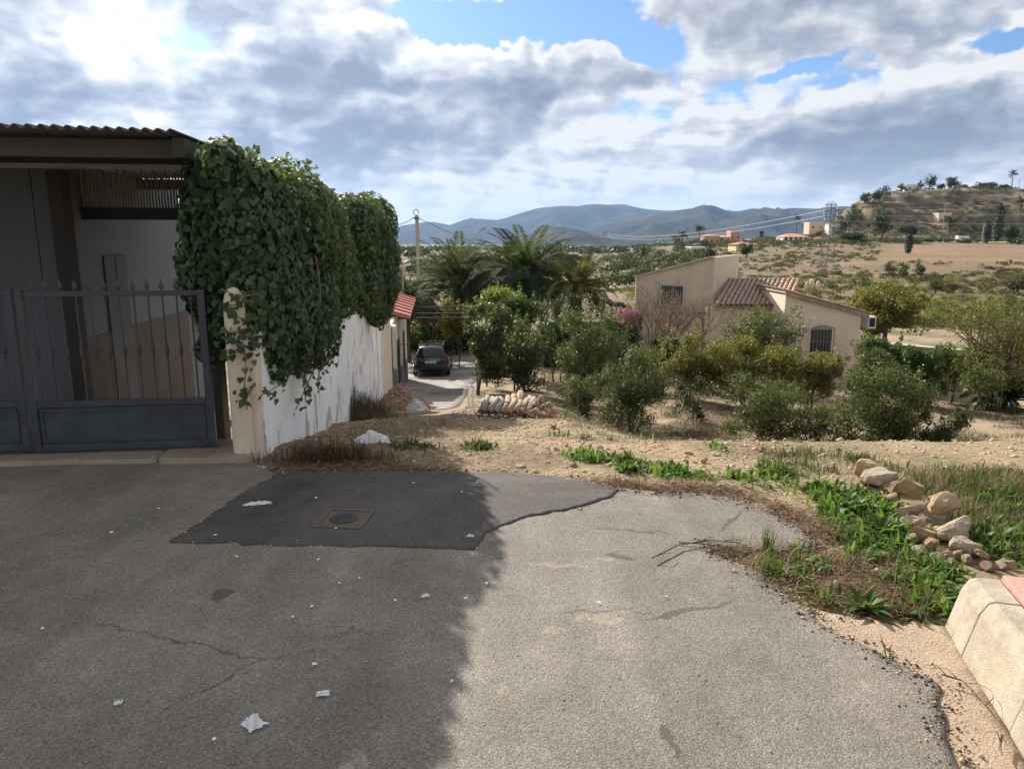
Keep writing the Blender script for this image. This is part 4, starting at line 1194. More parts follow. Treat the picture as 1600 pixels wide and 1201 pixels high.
make_tree('citrus_shrub', 'low spreading shrub on bare soil below the yellow-brown fruit tree', 'shrub', 1236, 1330, 630, 695, 17.5, 'olive_leaf', 2600, 0.065, trunks=4, trunk_r=0.018, clumps=26, gap=0.75, aspect=0.4)
make_tree('citrus_tree', 'dark green citrus bush at the foot of the house below the air conditioner', 'bush', 1345, 1412, 530, 588, 27, 'citrus_leaf', 4500, 0.10, trunks=2, trunk_r=0.04, clumps=24)
make_tree('citrus_tree', 'low dark citrus bush in front of the low garden wall', 'bush', 1400, 1478, 545, 600, 26, 'citrus_leaf', 4200, 0.095, trunks=2, trunk_r=0.04, clumps=24)
make_tree('mulberry_tree', 'spreading green tree with pale trunk beside the air conditioner', 'tree', 1328, 1452, 442, 515, 37, 'pomegranate_leaf', 4200, 0.15, trunks=1, trunk_r=0.13, clumps=34, base_px=1373)
make_tree('mulberry_tree', 'green leafy crown behind the gable with the arched window', 'tree', 1332, 1420, 462, 520, 38.5, 'citrus_leaf', 4200, 0.15, trunks=1, trunk_r=0.10, clumps=26, base_px=1384)
make_tree('almond_tree', 'big autumn tree with thin brownish foliage at the edge of the orchard', 'tree', 1478, 1640, 455, 600, 25, 'pomegranate_leaf', 6500, 0.075, trunks=2, trunk_r=0.06, clumps=56, gap=0.75)
make_tree('almond_tree', 'green leafy tree behind the big brownish autumn tree', 'tree', 1545, 1680, 480, 612, 29, 'olive_leaf', 8000, 0.09, trunks=2, trunk_r=0.06, clumps=40, gap=0.65)
make_tree('sapling', 'slender sapling with a single bare stem on pale soil', 'sapling', 1492, 1566, 558, 616, 23, 'olive_leaf', 2000, 0.075, trunks=1, trunk_r=0.02, clumps=22, gap=0.8, base_px=1522)
make_tree('bush', 'dark rounded bush under the pergola behind the car', 'bush', 632, 720, 502, 545, 44, 'citrus_leaf', 5500, 0.14, trunks=3, trunk_r=0.05, clumps=26)
make_tree('bush', 'rust-brown leafy vine bush above the pergola bars', 'bush', 640, 712, 479, 506, 41, 'rust_leaf', 4200, 0.11, trunks=2, trunk_r=0.04, clumps=24)
make_tree('bush', 'yellowing bush where the pergola bars meet the orchard', 'bush', 690, 742, 470, 520, 39, 'pomegranate_leaf', 3600, 0.12, trunks=2, trunk_r=0.04, clumps=20)
make_tree('bougainvillea', 'dark bush with magenta flowers against the tall house wall', 'bush', 968, 1012, 490, 545, 35.5, 'dark_leaf', 2600, 0.10, trunks=3, trunk_r=0.03, clumps=18)
make_tree('bougainvillea', 'patch of magenta blossom on the bush by the house', 'flowers', 962, 1000, 484, 504, 35.2, 'magenta_bract', 900, 0.075, trunks=2, trunk_r=0.02, clumps=12)
make_tree('yard_shrub', 'sunlit yellow-green shrub at the far end of the carport yard', 'shrub', 268, 330, 395, 520, 12.5, 'lime_leaf', 2500, 0.07, trunks=2, trunk_r=0.03, clumps=18)

# clipped hedge under the palms
def build_hedge():
    a = at(850, 478, 39); b = at(975, 478, 39)
    r = thing('hedge', 'clipped dark green hedge running between the palms and the shrubs', 'hedge', ((a.x + b.x) / 2, 39, h((a.x + b.x) / 2, 39)))
    n = 9000; P = np.empty((n, 3)); N = np.zeros((n, 3))
    u = rng.random(n); ang = rng.uniform(0, np.pi, n)
    zt = np.interp(u, [0, .25, .55, .8, 1], [-1.9, -1.25, -1.15, -1.5, -1.75])
    top = zt + 0.25 * (fbm(u * 9, u * 0 + 3, 3, 5) - .5)
    side = rng.random(n) < 0.55
    P[:, 0] = a.x + (b.x - a.x) * u
    P[:, 1] = np.where(side, 39 - 0.8 + rng.normal(0, .08, n), 39 + rng.uniform(-.85, .85, n))
    P[:, 2] = np.where(side, top - rng.random(n) * 3.4, top + rng.normal(0, .06, n))
    N[:, 1] = np.where(side, -1, 0); N[:, 2] = np.where(side, 0.2, 1)
    V, F, tt = leaf_batch(P - np.array(r.location), N, 0.10, None, 'leaf', rng.beta(2, 3, n), jit=0.5)
    obj('foliage', np_mesh('foliage', V, F, ML['dark_leaf'], tint=tt), r)
    MB().box(a.x - r.location.x, b.x - r.location.x, -0.55, 0.7, -0.1, 2.3).build('branches', M_SHADE, r)  # plain dark box filling the hedge, its colour standing in for inner shade
build_hedge()

# bare winter tree beside the tall house
def build_bare(px, py_top, py_base, Y, label, n_main, spread, grow=1.0):
    gp = at(px, 600, Y); base = Vector((gp.x, Y, h(gp.x, Y)))
    r = thing('bare_tree', label, 'tree', base)
    top = at(px, py_top, Y).z - base.z
    mb = MB()
    def rec(p, d, L_, rad, depth):
        q = p + d * L_
        mid = p.lerp(q, 0.5) + Vector((random.gauss(0, .05), random.gauss(0, .05), 0)) * L_
        mb.tube([p, mid, q], [rad, rad * 0.85, rad * 0.65], 5)
        if depth == 0: return
        for _ in range(random.choice((2, 3, 3))):
            nd = (d + Vector((random.gauss(0, .38), random.gauss(0, .38), random.gauss(0.12, .2)))).normalized()
            rec(p.lerp(q, random.uniform(.55, 1.0)), nd, L_ * random.uniform(.58, .82), rad * 0.62, depth - 1)
    for k in range(n_main):
        a = 6.283 * k / n_main + random.uniform(-.4, .4)
        d = Vector((math.cos(a) * spread, math.sin(a) * spread, 1.0)).normalized()
        rec(Vector((0.08 * math.cos(a), .08 * math.sin(a), -0.05)), d, top * 0.36 * grow, 0.055, 5)
    mb.build('branches', M_TWIG, r, smooth=True)
    P = np.array([mb.v[i] for i in rng.choice(len(mb.v) // 2, 350) + len(mb.v) // 2])
    V, F, tt = leaf_batch(P, np.tile([0, 0, 1.0], (len(P), 1)), 0.06, None, 'leaf', rng.random(len(P)), jit=0.8)
    obj('last_leaves', np_mesh('last_leaves', V, F, ML['rust_leaf'], tint=tt), r)
build_bare(1028, 425, 540, 33.5, 'leafless brown tree standing before the barred window of the tall house', 5, 0.34)
build_bare(1072, 440, 540, 34.0, 'leafless brown tree leaning towards the porch roof of the house', 4, 0.36)

# ------------------------------------------------------------------ palms
def frond_mesh(L_, droop, width, leafmat, nleaf=44, seed=0, curl=0.0):
    """one feather leaf growing along +X, arching down"""
    rs = np.random.default_rng(seed)
    t = np.linspace(0, 1, 14)
    ang = 0.0 - droop * t ** 1.5
    x = np.concatenate([[0], np.cumsum(np.cos((ang[1:] + ang[:-1]) / 2) * L_ / 13)]); z = np.concatenate([[0], np.cumsum(np.sin((ang[1:] + ang[:-1]) / 2) * L_ / 13)])
    V = []; F = []; T = []
    w = 0.035 * (1 - t * 0.8)
    for i in range(14):
        V += [(x[i], -w[i], z[i]), (x[i], 0, z[i] + w[i]), (x[i], w[i], z[i])]; T += [0.95] * 3
    for i in range(13):
        for k in range(2):
            F.append((i * 3 + k, (i + 1) * 3 + k, (i + 1) * 3 + k + 1, i * 3 + k + 1))
    for k in range(nleaf):
        s = 0.10 + 0.90 * (k + 0.5) / nleaf
        px_ = np.interp(s, t, x); pz = np.interp(s, t, z); a = np.interp(s, t, ang)
        ln = width * (0.45 + 0.55 * math.sin(math.pi * min(1, s * 0.85 + 0.18))) * rs.uniform(.85, 1.1)
        for sd in (-1, 1):
            fwd = rs.uniform(0.5, 0.85); rise = rs.uniform(0.05, 0.35) - 0.15 * s
            d = np.array([math.cos(a) * fwd, sd * 0.8, math.sin(a) * fwd + rise]); d /= np.linalg.norm(d)
            tip = np.array([px_, 0, pz]) + d * ln + np.array([0, 0, -0.16 * ln])
            o = np.array([math.cos(a), 0, math.sin(a)]) * 0.034
            mid = np.array([px_, 0, pz]) + d * ln * 0.5 + np.array([0, 0, 0.01])
            b0 = len(V); V += [tuple(np.array([px_, 0, pz]) - o), tuple(mid - o * 1.2), tuple(tip), tuple(mid + o * 1.2)]
            F.append((b0, b0 + 1, b0 + 2, b0 + 3)); T += [rs.random() * 0.75] * 4
    return np_mesh('frond', np.array(V), np.array(F), ML[leafmat], tint=T)
def make_palm(label, px, py_c, Y, R_, leafmat, nf, name='date_palm', lean=0.0, trunk_r=0.26, young=False, group=None):
    c = at(px, py_c, Y); base = Vector((c.x - lean, Y, h(c.x - lean, Y)))
    r = thing(name, label, 'palm', base, 0, group)
    hgt = max(c.z - base.z, 0.12)
    mb = MB(); n = 9
    prof = [(trunk_r * (1.25 if k == 0 else 1.0) * (1 + 0.06 * (k % 2)), 0) for k in range(n)]
    pts = [(lean * (k / (n - 1)) ** 1.5, 0, hgt * k / (n - 1) - 0.05) for k in range(n)]
    mb.tube(pts, [p[0] for p in prof], 12)
    mb.build('trunk', M_BARK, r)
    ms = [frond_mesh(R_ * s, d, R_ * 0.17, leafmat, 46, k) for k, (s, d) in enumerate(((0.95, 0.9), (1.0, 1.3), (1.05, 1.7), (0.9, 2.1)))]
    for k in range(nf):
        f = (k + 0.5) / nf
        el = math.asin(1 - f * (1.15 if not young else 0.75)) if (1 - f * 1.15) > -1 else -1
        el = max(-0.7, el) + random.gauss(0, .08)
        az = k * 2.399963 + random.gauss(0, .15)
        idx = min(3, int(f * 3.2 + random.random() * 0.9)) if not young else min(2, int(f * 2 + random.random()))
        o = obj('frond', ms[idx], r)
        o.location = (lean + 0.10 * math.cos(az), 0.10 * math.sin(az), hgt - 0.05 - 0.25 * f * (not young))
        o.rotation_euler = (random.gauss(0, .25), -el, az)
        s = random.uniform(0.88, 1.1); o.scale = (s, s, s)
    return r
make_palm('large date palm with dense arching fronds, tallest of the garden palms', 822, 430, 46, 4.0, 'palm_leaf', 105, trunk_r=0.33)
make_palm('date palm with grey-green fronds next to the utility pole', 716, 440, 49, 4.0, 'palm_leaf', 90, trunk_r=0.30)
make_palm('date palm half hidden behind the tallest garden palm', 772, 450, 52, 3.6, 'palm_leaf', 76, trunk_r=0.30)
make_palm('smaller yellowish palm with upright fronds beside the clipped hedge', 903, 448, 43, 2.6, 'dry_palm_leaf', 56, trunk_r=0.22)
make_palm('young palm with fresh green fronds behind the red-roofed lane house', 634, 466, 41, 2.5, 'palm_leaf', 40, trunk_r=0.2)
make_palm('date palm crown rising behind the yellowish palm', 872, 405, 60, 2.2, 'palm_leaf', 44, trunk_r=0.25)
make_palm('small young palm with a stubby trunk on the orchard soil', 1571, 622, 25.5, 1.5, 'palm_leaf', 34, name='young_palm', trunk_r=0.10, young=True)

make_tree('citrus_tree', 'dark citrus bush hiding the end of the low garden wall by the autumn tree', 'bush', 1450, 1530, 540, 612, 27, 'citrus_leaf', 4500, 0.10, trunks=2, trunk_r=0.04, clumps=24)
make_tree('citrus_shrub', 'thin leafy shrub on the bank between the two grey-green shrubs and the yellowing trees', 'shrub', 1040, 1120, 590, 650, 22.5, 'dark_leaf', 1500, 0.07, trunks=4, trunk_r=0.018, clumps=18, gap=0.75)
make_tree('bush', 'dark bush filling the gap behind the tall grey-green shrub', 'bush', 930, 1010, 520, 590, 31, 'dark_leaf', 4200, 0.11, trunks=3, trunk_r=0.04, clumps=24)
make_tree('bush', 'dark bush in the shade behind the round dense grey-green tree', 'bush', 838, 905, 500, 560, 33, 'citrus_leaf', 4200, 0.12, trunks=3, trunk_r=0.04, clumps=24)
make_tree('bush', 'dense dark shrubbery at the foot of the utility pole', 'bush', 610, 690, 480, 560, 47, 'dark_leaf', 5200, 0.16, trunks=3, trunk_r=0.05, clumps=26)
make_tree('bush', 'shaded bush at the end of the lane behind the car', 'bush', 680, 748, 500, 560, 46, 'olive_leaf', 4600, 0.14, trunks=3, trunk_r=0.05, clumps=26)

# ------------------------------------------------------------------ buildings
M_STUCCO_SHADED = simple('shaded_stucco', (0.55, 0.44, 0.325), 0.9, 0.22, 0.9, 0.004, 50)
M_STUCCO2 = simple('pale_stucco', (0.62, 0.525, 0.405), 0.9, 0.18, 0.9, 0.004, 50)
M_TILE = simple('clay_tile', (0.21, 0.145, 0.115), 0.85, 0.5, 2.2, 0.004, 40, c2=(0.33, 0.235, 0.18))
M_TILES = simple('pale_clay_tile', (0.44, 0.275, 0.185), 0.85, 0.25, 2.2, 0.004, 40)
M_RED = simple('red_roofing', (0.42, 0.15, 0.11), 0.7, 0.15, 2.0)
M_WHITE = simple('white_paint', (0.78, 0.77, 0.75), 0.7, 0.06, 2.0)
M_GREYB = simple('grey_skirting', (0.23, 0.24, 0.26), 0.85, 0.15, 2.0)
M_CONCP = simple('concrete_pole', (0.42, 0.36, 0.29), 0.9, 0.2, 3.0)
M_METAL = simple('dull_metal', (0.17, 0.175, 0.18), 0.5, 0.2, 5.0, metal=0.5)
def wpoly(b, pts, thick_dir):
    """extruded polygon wall"""
    n = len(pts); d = Vector(thick_dir)
    vs = [Vector(p) for p in pts] + [Vector(p) + d for p in pts]
    return b.add(vs, [tuple(range(n)), tuple(reversed(range(n, 2 * n)))] + [(i, i + n, (i + 1) % n + n, (i + 1) % n) for i in range(n)])

def half_tile(L_, r, mat_):
    """barrel roof tile, a tapering half pipe of real thickness lying along +X"""
    V = []; F = []; n = 6
    for (x, rr) in ((0, r), (L_, r * 0.82)):
        for q in (rr, rr - 0.014):
            for k in range(n + 1):
                a = math.pi * k / n
                V.append((x, math.cos(a) * q, math.sin(a) * q))
    m = n + 1
    for k in range(n):
        F += [(k, k + 1, 2 * m + k + 1, 2 * m + k), (m + k + 1, m + k, 3 * m + k, 3 * m + k + 1), (k + 1, k, m + k, m + k + 1), (2 * m + k, 2 * m + k + 1, 3 * m + k + 1, 3 * m + k)]
    F += [(0, 2 * m, 3 * m, m), (n, m + n, 3 * m + n, 2 * m + n)]
    return MB().add(V, F).mesh('roof_tile', mat_, True)
def tiled_roof(parent, A, B, Cc, D, ncol, nrow, mats_, pick=None, back=M_TILE, loc=Vector((0, 0, 0))):
    """A-B eave, D-C ridge; tiles in courses from the eave up"""
    A, B, Cc, D = [Vector(p) - loc for p in (A, B, Cc, D)]
    nrm = (B - A).cross(D - A).normalized()
    if nrm.z < 0: nrm = -nrm
    roof = wpoly(MB(), [A, B, Cc, D], -nrm * 0.10).build('roof', back, parent)
    e = (B - A); wid = e.length / ncol; up = (D - A)
    ln = up.length / nrow
    meshes = [half_tile(ln * 1.22, wid * 0.44, m) for m in mats_]
    for i in range(ncol):
        for j in range(nrow):
            u = (i + 0.5) / ncol; v = j / nrow
            p = (A.lerp(B, u)).lerp(D.lerp(Cc, u), v)
            dirv = (D.lerp(Cc, u) - A.lerp(B, u)).normalized()
            k = pick(u, v) if pick else int(random.random() * len(meshes))
            o = obj('roof_tile', meshes[min(k, len(meshes) - 1)], roof)
            zax = nrm; yax = zax.cross(dirv).normalized()
            M_ = Matrix((dirv, yax, zax)).transposed().to_4x4()
            tilt = Matrix.Rotation(-0.045 + random.gauss(0, .012), 4, 'Y') @ Matrix.Rotation(random.gauss(0, .02), 4, 'Z')
            M_ = M_ @ tilt
            M_.translation = p + nrm * 0.012 + dirv * (-0.03)
            o.matrix_basis = M_
    return roof

def build_villa():
    Y0 = 35.0
    org = at(1228, 500, Y0); org.z = h(org.x, Y0)
    v = thing('villa', 'sand coloured villa with clay tile roofs and a tall sloping parapet wall', 'house', org)
    def rel(p): return Vector(p) - org
    zb = h(org.x, 35) - 0.6
    # right wing: gable wall facing the lane
    a = at(1228, 460, Y0); b = at(1346, 492, Y0)
    wpoly(MB(), [rel((a.x, Y0, zb)), rel((b.x, Y0, zb)), rel((b.x, Y0, b.z)), rel((a.x, Y0, a.z))], (0, 0.25, 0)).build('gable_wall', M_STUCCO2, v)
    wpoly(MB(), [rel((b.x, Y0 + .252, zb)), rel((b.x, Y0 + 6, zb)), rel((b.x, Y0 + 6, b.z)), rel((b.x, Y0 + .252, b.z))], (-0.25, 0, 0)).build('side_wall', M_STUCCO2, v)
    wpoly(MB(), [rel((a.x, Y0 + .252, zb)), rel((a.x, Y0 + 6, zb)), rel((a.x, Y0 + 6, a.z)), rel((a.x, Y0 + .252, a.z))], (0.25, 0, 0)).build('side_wall', M_STUCCO2, v)
    sl = (b.z - a.z) / (b.x - a.x)
    e0 = Vector((b.x + 0.35, Y0 - 0.12, b.z + 0.35 * sl + 0.14)); e1 = Vector((b.x + 0.35, Y0 + 6.0, e0.z))
    r0 = Vector((a.x - 0.05, Y0 - 0.12, a.z - 0.05 * sl + 0.14)); r1 = Vector((a.x - 0.05, Y0 + 6.0, r0.z))
    tiled_roof(v, e1, e0, r0, r1, 26, 9, [M_TILE, M_TILES, M_TILE], None, loc=org)
    wpoly(MB(), [rel(e0 + Vector((-.02, -.03, -.16))), rel(r0 + Vector((0, -.03, -.16))), rel(r0 + Vector((0, -.03, -.10))), rel(e0 + Vector((-.02, -.03, -.10)))], (0, 0.14, 0)).build('verge', M_TILE, v)
    # main body with roof sloping to the front
    f0 = at(1116, 478, 36.6); f1 = at(1232, 478, 36.6); g0 = at(1138, 438, 40.2); g1 = at(1250, 438, 40.2)
    zt = f0.z - 0.10
    wpoly(MB(), [rel((f0.x - 0.3, 36.9, zb)), rel((f1.x, 36.9, zb)), rel((f1.x, 36.9, zt)), rel((f0.x - .3, 36.9, zt))], (0, 0.25, 0)).build('front_wall', M_STUCCO2, v)
    def pick(u, w): return 1 if (u > 0.72 + 0.25 * (w < 0.5) * (1 - w)) else 0
    tiled_roof(v, f0, f1, g1, g0, 15, 9, [M_TILE, M_TILES], pick, loc=org)
    MB().bar(rel(g0 + Vector((-.1, .05, .06))), rel(g1 + Vector((.1, .05, .06))), .2, .14).build('ridge', M_TILE, v, bevel=0.05)
    # tall block with sloping parapet
    c0 = at(1117, 402, 38.4); cl = at(994, 433, 41.5); cr = at(1155, 398, 41.5)
    wpoly(MB(), [rel((cl.x, cl.y, zb)), rel((c0.x, c0.y, zb)), rel((c0.x, c0.y, c0.z)), rel((cl.x, cl.y, cl.z))], (0.02, 0.25, 0)).build('parapet_wall', M_STUCCO_SHADED, v)  # one block in two stuccos: shaded face darker here, lit face paler below
    wpoly(MB(), [rel((c0.x + .002, c0.y + .002, zb)), rel((cr.x, cr.y, zb)), rel((cr.x, cr.y, cr.z)), rel((c0.x + .002, c0.y + .002, c0.z))], (-0.1, 0.25, 0)).build('parapet_wall', M_STUCCO2, v)
    cop = MB().bar(rel(cl + Vector((0.05, .1, .03))), rel(c0 + Vector((-.05, .1, .03))), .36, .06).build('coping', M_STUCCO2, v)
    bk = Vector((cl.x + (cr.x - c0.x), cl.y + 3.2, cl.z))
    MB().add([rel(cl + Vector((0, .26, -.25))), rel(c0 + Vector((0, .3, -.25))), rel(cr + Vector((-.1, .3, -.25))), rel(bk + Vector((0, 0, -.25)))], [(0, 1, 2, 3)]).build('flat_roof', M_CONC, v)
    # windows
    dl = (c0 - cl); dl.z = 0; L_ = dl.length; dl.normalize(); nl = Vector((dl.y, -dl.x, 0))
    def window(p0, d, n, w, z0, z1, arch, nb):
        p0 = Vector(p0)
        fr = MB()
        for (qa, qb) in ((0, .05), (w - .05, w)):
            fr.hexa([tuple(rel(p0 + d * s + n * o_ + Vector((0, 0, z - p0.z)))) for z in (z0, z1) for (s, o_) in ((qa, .02), (qb, .02), (qb, -.02), (qa, -.02))])
        for (za, zz) in ((z0, z0 + .05), (z1 - .05, z1)):
            fr.hexa([tuple(rel(p0 + d * s + n * o_ + Vector((0, 0, z - p0.z)))) for z in (za, zz) for (s, o_) in ((.051, .019), (w - .051, .019), (w - .051, -.02), (.051, -.02))])
        wd = fr.build('window', M_WHITE, v)
        MB().hexa([tuple(rel(p0 + d * s + n * o_ + Vector((0, 0, z - p0.z)))) for z in (z0 + .05, z1 - .05) for (s, o_) in ((.05, .008), (w - .05, .008), (w - .05, .002), (.05, .002))]).build('pane', M_GLASS, wd)
        gb = MB()
        for k in range(nb + 1):
            s = w * k / nb; q = p0 + d * s + n * 0.12; zt_ = z1 + (arch * math.sin(math.pi * k / nb) if arch else 0)
            gb.bar(rel(Vector((q.x, q.y, z0 - .05))), rel(Vector((q.x, q.y, zt_))), 0.028)
        for z in (z0 - .04, (z0 + z1) / 2, z1):
            q0 = p0 + d * -.02 + n * .12; q1 = p0 + d * (w + .02) + n * .12
            gb.bar(rel(Vector((q0.x, q0.y, z))), rel(Vector((q1.x, q1.y, z))), 0.026)
        gb.build('grille', M_METAL, wd)
        if arch:
            ar = MB()
            for k in range(nb):
                s0, s1 = w * k / nb, w * (k + 1) / nb
                q0 = p0 + d * s0 + n * .12; q1 = p0 + d * s1 + n * .12
                ar.bar(rel(Vector((q0.x, q0.y, z1 + arch * math.sin(math.pi * k / nb)))), rel(Vector((q1.x, q1.y, z1 + arch * math.sin(math.pi * (k + 1) / nb)))), 0.04)
            ar.build('arch_rail', M_METAL, wd)
    t0 = (at(1037, 460, 40.4) - cl).length / L_
    s0 = L_ * 0.34
    window(cl + dl * s0 + nl * 0.03, dl, nl, 1.45, at(0, 478, 40.2).z, at(0, 445, 40.2).z, 0, 10)
    p = at(1264, 540, Y0)
    window((p.x, Y0 - 0.004, 0), Vector((1, 0, 0)), Vector((0, -1, 0)), 1.12, at(0, 552, Y0).z, at(0, 513, Y0).z, 0.14, 7)
    # air conditioner, roof finials, porch rail
    q = at(1357, 503, 35.6)
    ac = MB().box(-.12 + q.x - org.x, .25 + q.x - org.x, 0.35, 1.05, q.z - .30 - org.z, q.z + .30 - org.z).build('air_conditioner', M_WHITE, v, bevel=0.02)
    MB().box(-.08 + q.x - org.x, .20 + q.x - org.x, 0.342, 0.349, q.z - .22 - org.z, q.z + .22 - org.z).build('fan_grille', M_BLACK, ac)
    for (px, py, s) in ((1268, 441, 1.0), (1260, 445, .7), (1278, 444, .8)):
        q = rel(at(px, py + 6, 39))
        MB().lathe([(0.12 * s, -.1), (0.10 * s, 0.05), (0.17 * s, 0.12), (0.10 * s, 0.2), (0.15 * s, 0.28), (0.05 * s, 0.38)], q, 10).build('chimney_pot', M_STUCCO2, v, smooth=True)
    MB().box(-0.3, 0.9, 4.2, 5.0, (a.z - org.z) - 0.6, (a.z - org.z) + 0.10).build('chimney', M_STUCCO2, v)
    rl = MB(); p0 = at(1046, 490, 37); p1 = at(1106, 489, 37)
    rl.bar(rel(p0), rel(p1), 0.09).bar(rel(p1), rel(Vector((p1.x, p1.y, zb))), 0.09).bar(rel(p0), rel(Vector((p0.x, p0.y, zb))), 0.09)
    rl.build('porch_beam', M_DARKWOOD, v)
    # open terrace beyond the hedge
    tp = [at(905, 462, 52), at(985, 466, 50), at(1000, 475, 44), at(930, 475, 44)]
    # low garden wall on the right
    g = thing('low_wall', 'low pale garden wall behind the citrus bushes by the villa', 'wall', (at(1440, 545, 30).x, 30, h(at(1440, 545, 30).x, 30)))
    a2 = at(1385, 538, 30); b2 = at(1512, 549, 30)
    MB().hexa([tuple(Vector(q) - g.location) for q in ((a2.x, 30, g.location.z - .3), (b2.x, 30, g.location.z - .3), (b2.x, 30.2, g.location.z - .3), (a2.x, 30.2, g.location.z - .3), (a2.x, 30, a2.z), (b2.x, 30, b2.z), (b2.x, 30.2, b2.z), (a2.x, 30.2, a2.z))]).build('wall', M_CONC, g)
    MB().bar(Vector((a2.x, 30.1, a2.z + .03)) - g.location, Vector((b2.x, 30.1, b2.z + .03)) - g.location, .28, .05).build('coping', M_WHITE, g)
    # terrace kerb in the orchard
    k = thing('terrace_edge', 'thin pale concrete terrace edge crossing the orchard behind the stone heap', 'edging', (at(900, 618, 24).x, 24, h(at(900, 618, 24).x, 24)))
    a3 = at(812, 617, 25); b3 = at(955, 617, 25)
    kb = MB()
    for i in range(8):
        q0 = a3.lerp(b3, i / 8); q1 = a3.lerp(b3, (i + 1) / 8)
        kb.bar(Vector((q0.x, 25, h(q0.x, 25) + .06)) - k.location, Vector((q1.x, 25, h(q1.x, 25) + .06)) - k.location, .12, .18)
    kb.build('edging', M_KERBSTRIP, k)
build_villa()

def build_lane_house():
    # low house on the lane with red roof
    y0, y1 = 23.55, 34.0
    base = Vector((XW(y0), y0, h(XW(y0), y0)))
    hz = thing('lane_house', 'low white house with grey skirting and red roof along the lane', 'house', base)
    def X(y): return XW(y) - 0.02
    def q(y, z, off=0.0): return Vector((X(y) + off, y, z)) - base
    zt = -1.05
    wpoly(MB(), [q(y0, base.z - .5), q(y1, -5.3), q(y1, zt), q(y0, zt)], (-0.3, 0, 0)).build('wall', M_WHITE, hz)
    wpoly(MB(), [q(y0 + .01, base.z - .5, .03), q(y1, -5.25, .03), q(y1, h(X(y1), y1) + 1.0, .03), q(y0 + .01, base.z + .9, .03)], (-0.028, 0, 0)).build('skirting', M_GREYB, hz)
    for (ya, w) in ((23.9, 0.5), (28.2, 0.45), (32.2, 0.6)):
        wpoly(MB(), [q(ya, -5.4, .14), q(ya + w, -5.4, .14), q(ya + w, zt - .02, .14), q(ya, zt - .02, .14)], (-0.108, 0, 0)).build('pilaster', M_WHITE if ya > 32 else M_CREAM, hz)
        zg = h(X(ya), ya)
        wpoly(MB(), [q(ya - .01, -5.5, .165), q(ya + w + .01, -5.5, .165), q(ya + w + .01, zg + 1.05, .165), q(ya - .01, zg + 1.05, .165)], (-0.134, 0, 0)).build('pilaster_base', M_GREYB, hz)
    for (ya, w, z0, z1) in ((25.4, 1.3, -3.35, -1.85), (29.8, 1.2, -3.6, -2.1)):
        wd = wpoly(MB(), [q(ya, z0, .05), q(ya + w, z0, .05), q(ya + w, z1, .05), q(ya, z1, .05)], (-0.048, 0, 0)).build('window', M_GLASS, hz)
        gb = MB()
        for k in range(8):
            yy = ya + w * k / 7; gb.bar(q(yy, z0 - .05, .12), q(yy, z1 + .05, .12), .025)
        for z in (z0, (z0 + z1) / 2, z1): gb.bar(q(ya, z, .12), q(ya + w, z, .12), .025)
        gb.build('grille', M_BLACK, wd)
    # roof: near end starts part way along
    ya, yb = 26.2, 34.4; e = 0.55; up = 1.25; wd = 3.6
    P = [q(ya, zt + .05, e), q(yb, zt + .05, e), q(yb, zt + up, -wd), q(ya, zt + up, -wd)]
    rf = wpoly(MB(), P, (0, 0, -0.08)).build('roof', M_RED, hz)
    for k in range(8):
        yy = ya + (yb - ya) * k / 7
        MB().bar(q(yy, zt + .09, e), q(yy, zt + up + .04, -wd), .07, .06).build('roof_batten', M_RED, rf)
    wpoly(MB(), [q(ya + .1, zt + .001, -.3), q(ya + .1, zt + .001, .0), q(ya + .1, zt + .02, 0), q(ya + .1, zt + up - .12, -wd + .2), q(ya + .1, zt + .001, -wd + .2)], (0, 0.2, 0)).build('gable', M_CREAM, hz)
    wpoly(MB(), [q(ya + .1, -5, -wd + .2), q(ya + .1, -5, -.301), q(ya + .1, zt, -.301), q(ya + .1, zt, -wd + .2)], (0, 0.2, 0)).build('end_wall', M_CREAM, hz)
    wl = MB().bar(q(24.6, -1.75, .0), q(24.6, -1.78, .55), .03).bar(q(24.6, -1.78, .52), q(24.6, -1.62, .52), .03).build('wall_bracket', M_METAL, hz)
    # cream gabled house behind
    b2 = at(590, 470, 52); b2.z = h(b2.x, 52)
    g = thing('gabled_house', 'pale cream gabled house seen past the ivy behind the red roof', 'house', b2)
    c = at(622, 414, 52); tpl = at(596, 391, 52)
    w = c.x - b2.x
    g.location.x = b2.x
    MB().box(-7, w - .35, 0, 6, -.5, c.z - b2.z).build('wall', M_CREAM, g)
    rz = tpl.z - b2.z; xr = tpl.x - b2.x
    wpoly(MB(), [Vector((w, -.4, c.z - b2.z - .05)), Vector((w, -.4, c.z - b2.z + .12)), Vector((xr - 2, -.4, rz + 1.3)), Vector((xr - 2, -.4, rz + 1.1))], (0, 6.8, 0)).build('roof', M_TILE, g)
    wpoly(MB(), [Vector((w - .36, .01, c.z - b2.z - .02)), Vector((xr - 2, .01, rz + 1.05)), Vector((xr - 2, .01, c.z - b2.z - .02))], (0, .2, 0)).build('gable', M_CREAM, g)
    MB().box(w - .34, w + .04, -.42, 6.4, c.z - b2.z - .22, c.z - b2.z - .055).build('gutter', M_WHITE, g)
    # pergola bars over the lane
    pg = thing('pergola', 'dark pergola bars spanning the lane above the parked car', 'pergola', (at(610, 600, 30).x, 30, h(at(610, 600, 30).x, 30)))
    for (y, py, xa, xb) in ((28.2, 497, 612, 745), (30.0, 490, 620, 760), (33.0, 480, 632, 765)):
        a = at(xa, py, y); b = at(xb, py, y); a.x = X(y) + 0.0
        MB().bar(a - pg.location, b - pg.location, .045, .06).build('beam', M_BLACK, pg)
        MB().bar(b - pg.location, Vector((b.x, y, h(b.x, y) - .1)) - pg.location, .07).build('post', M_METAL, pg)
build_lane_house()

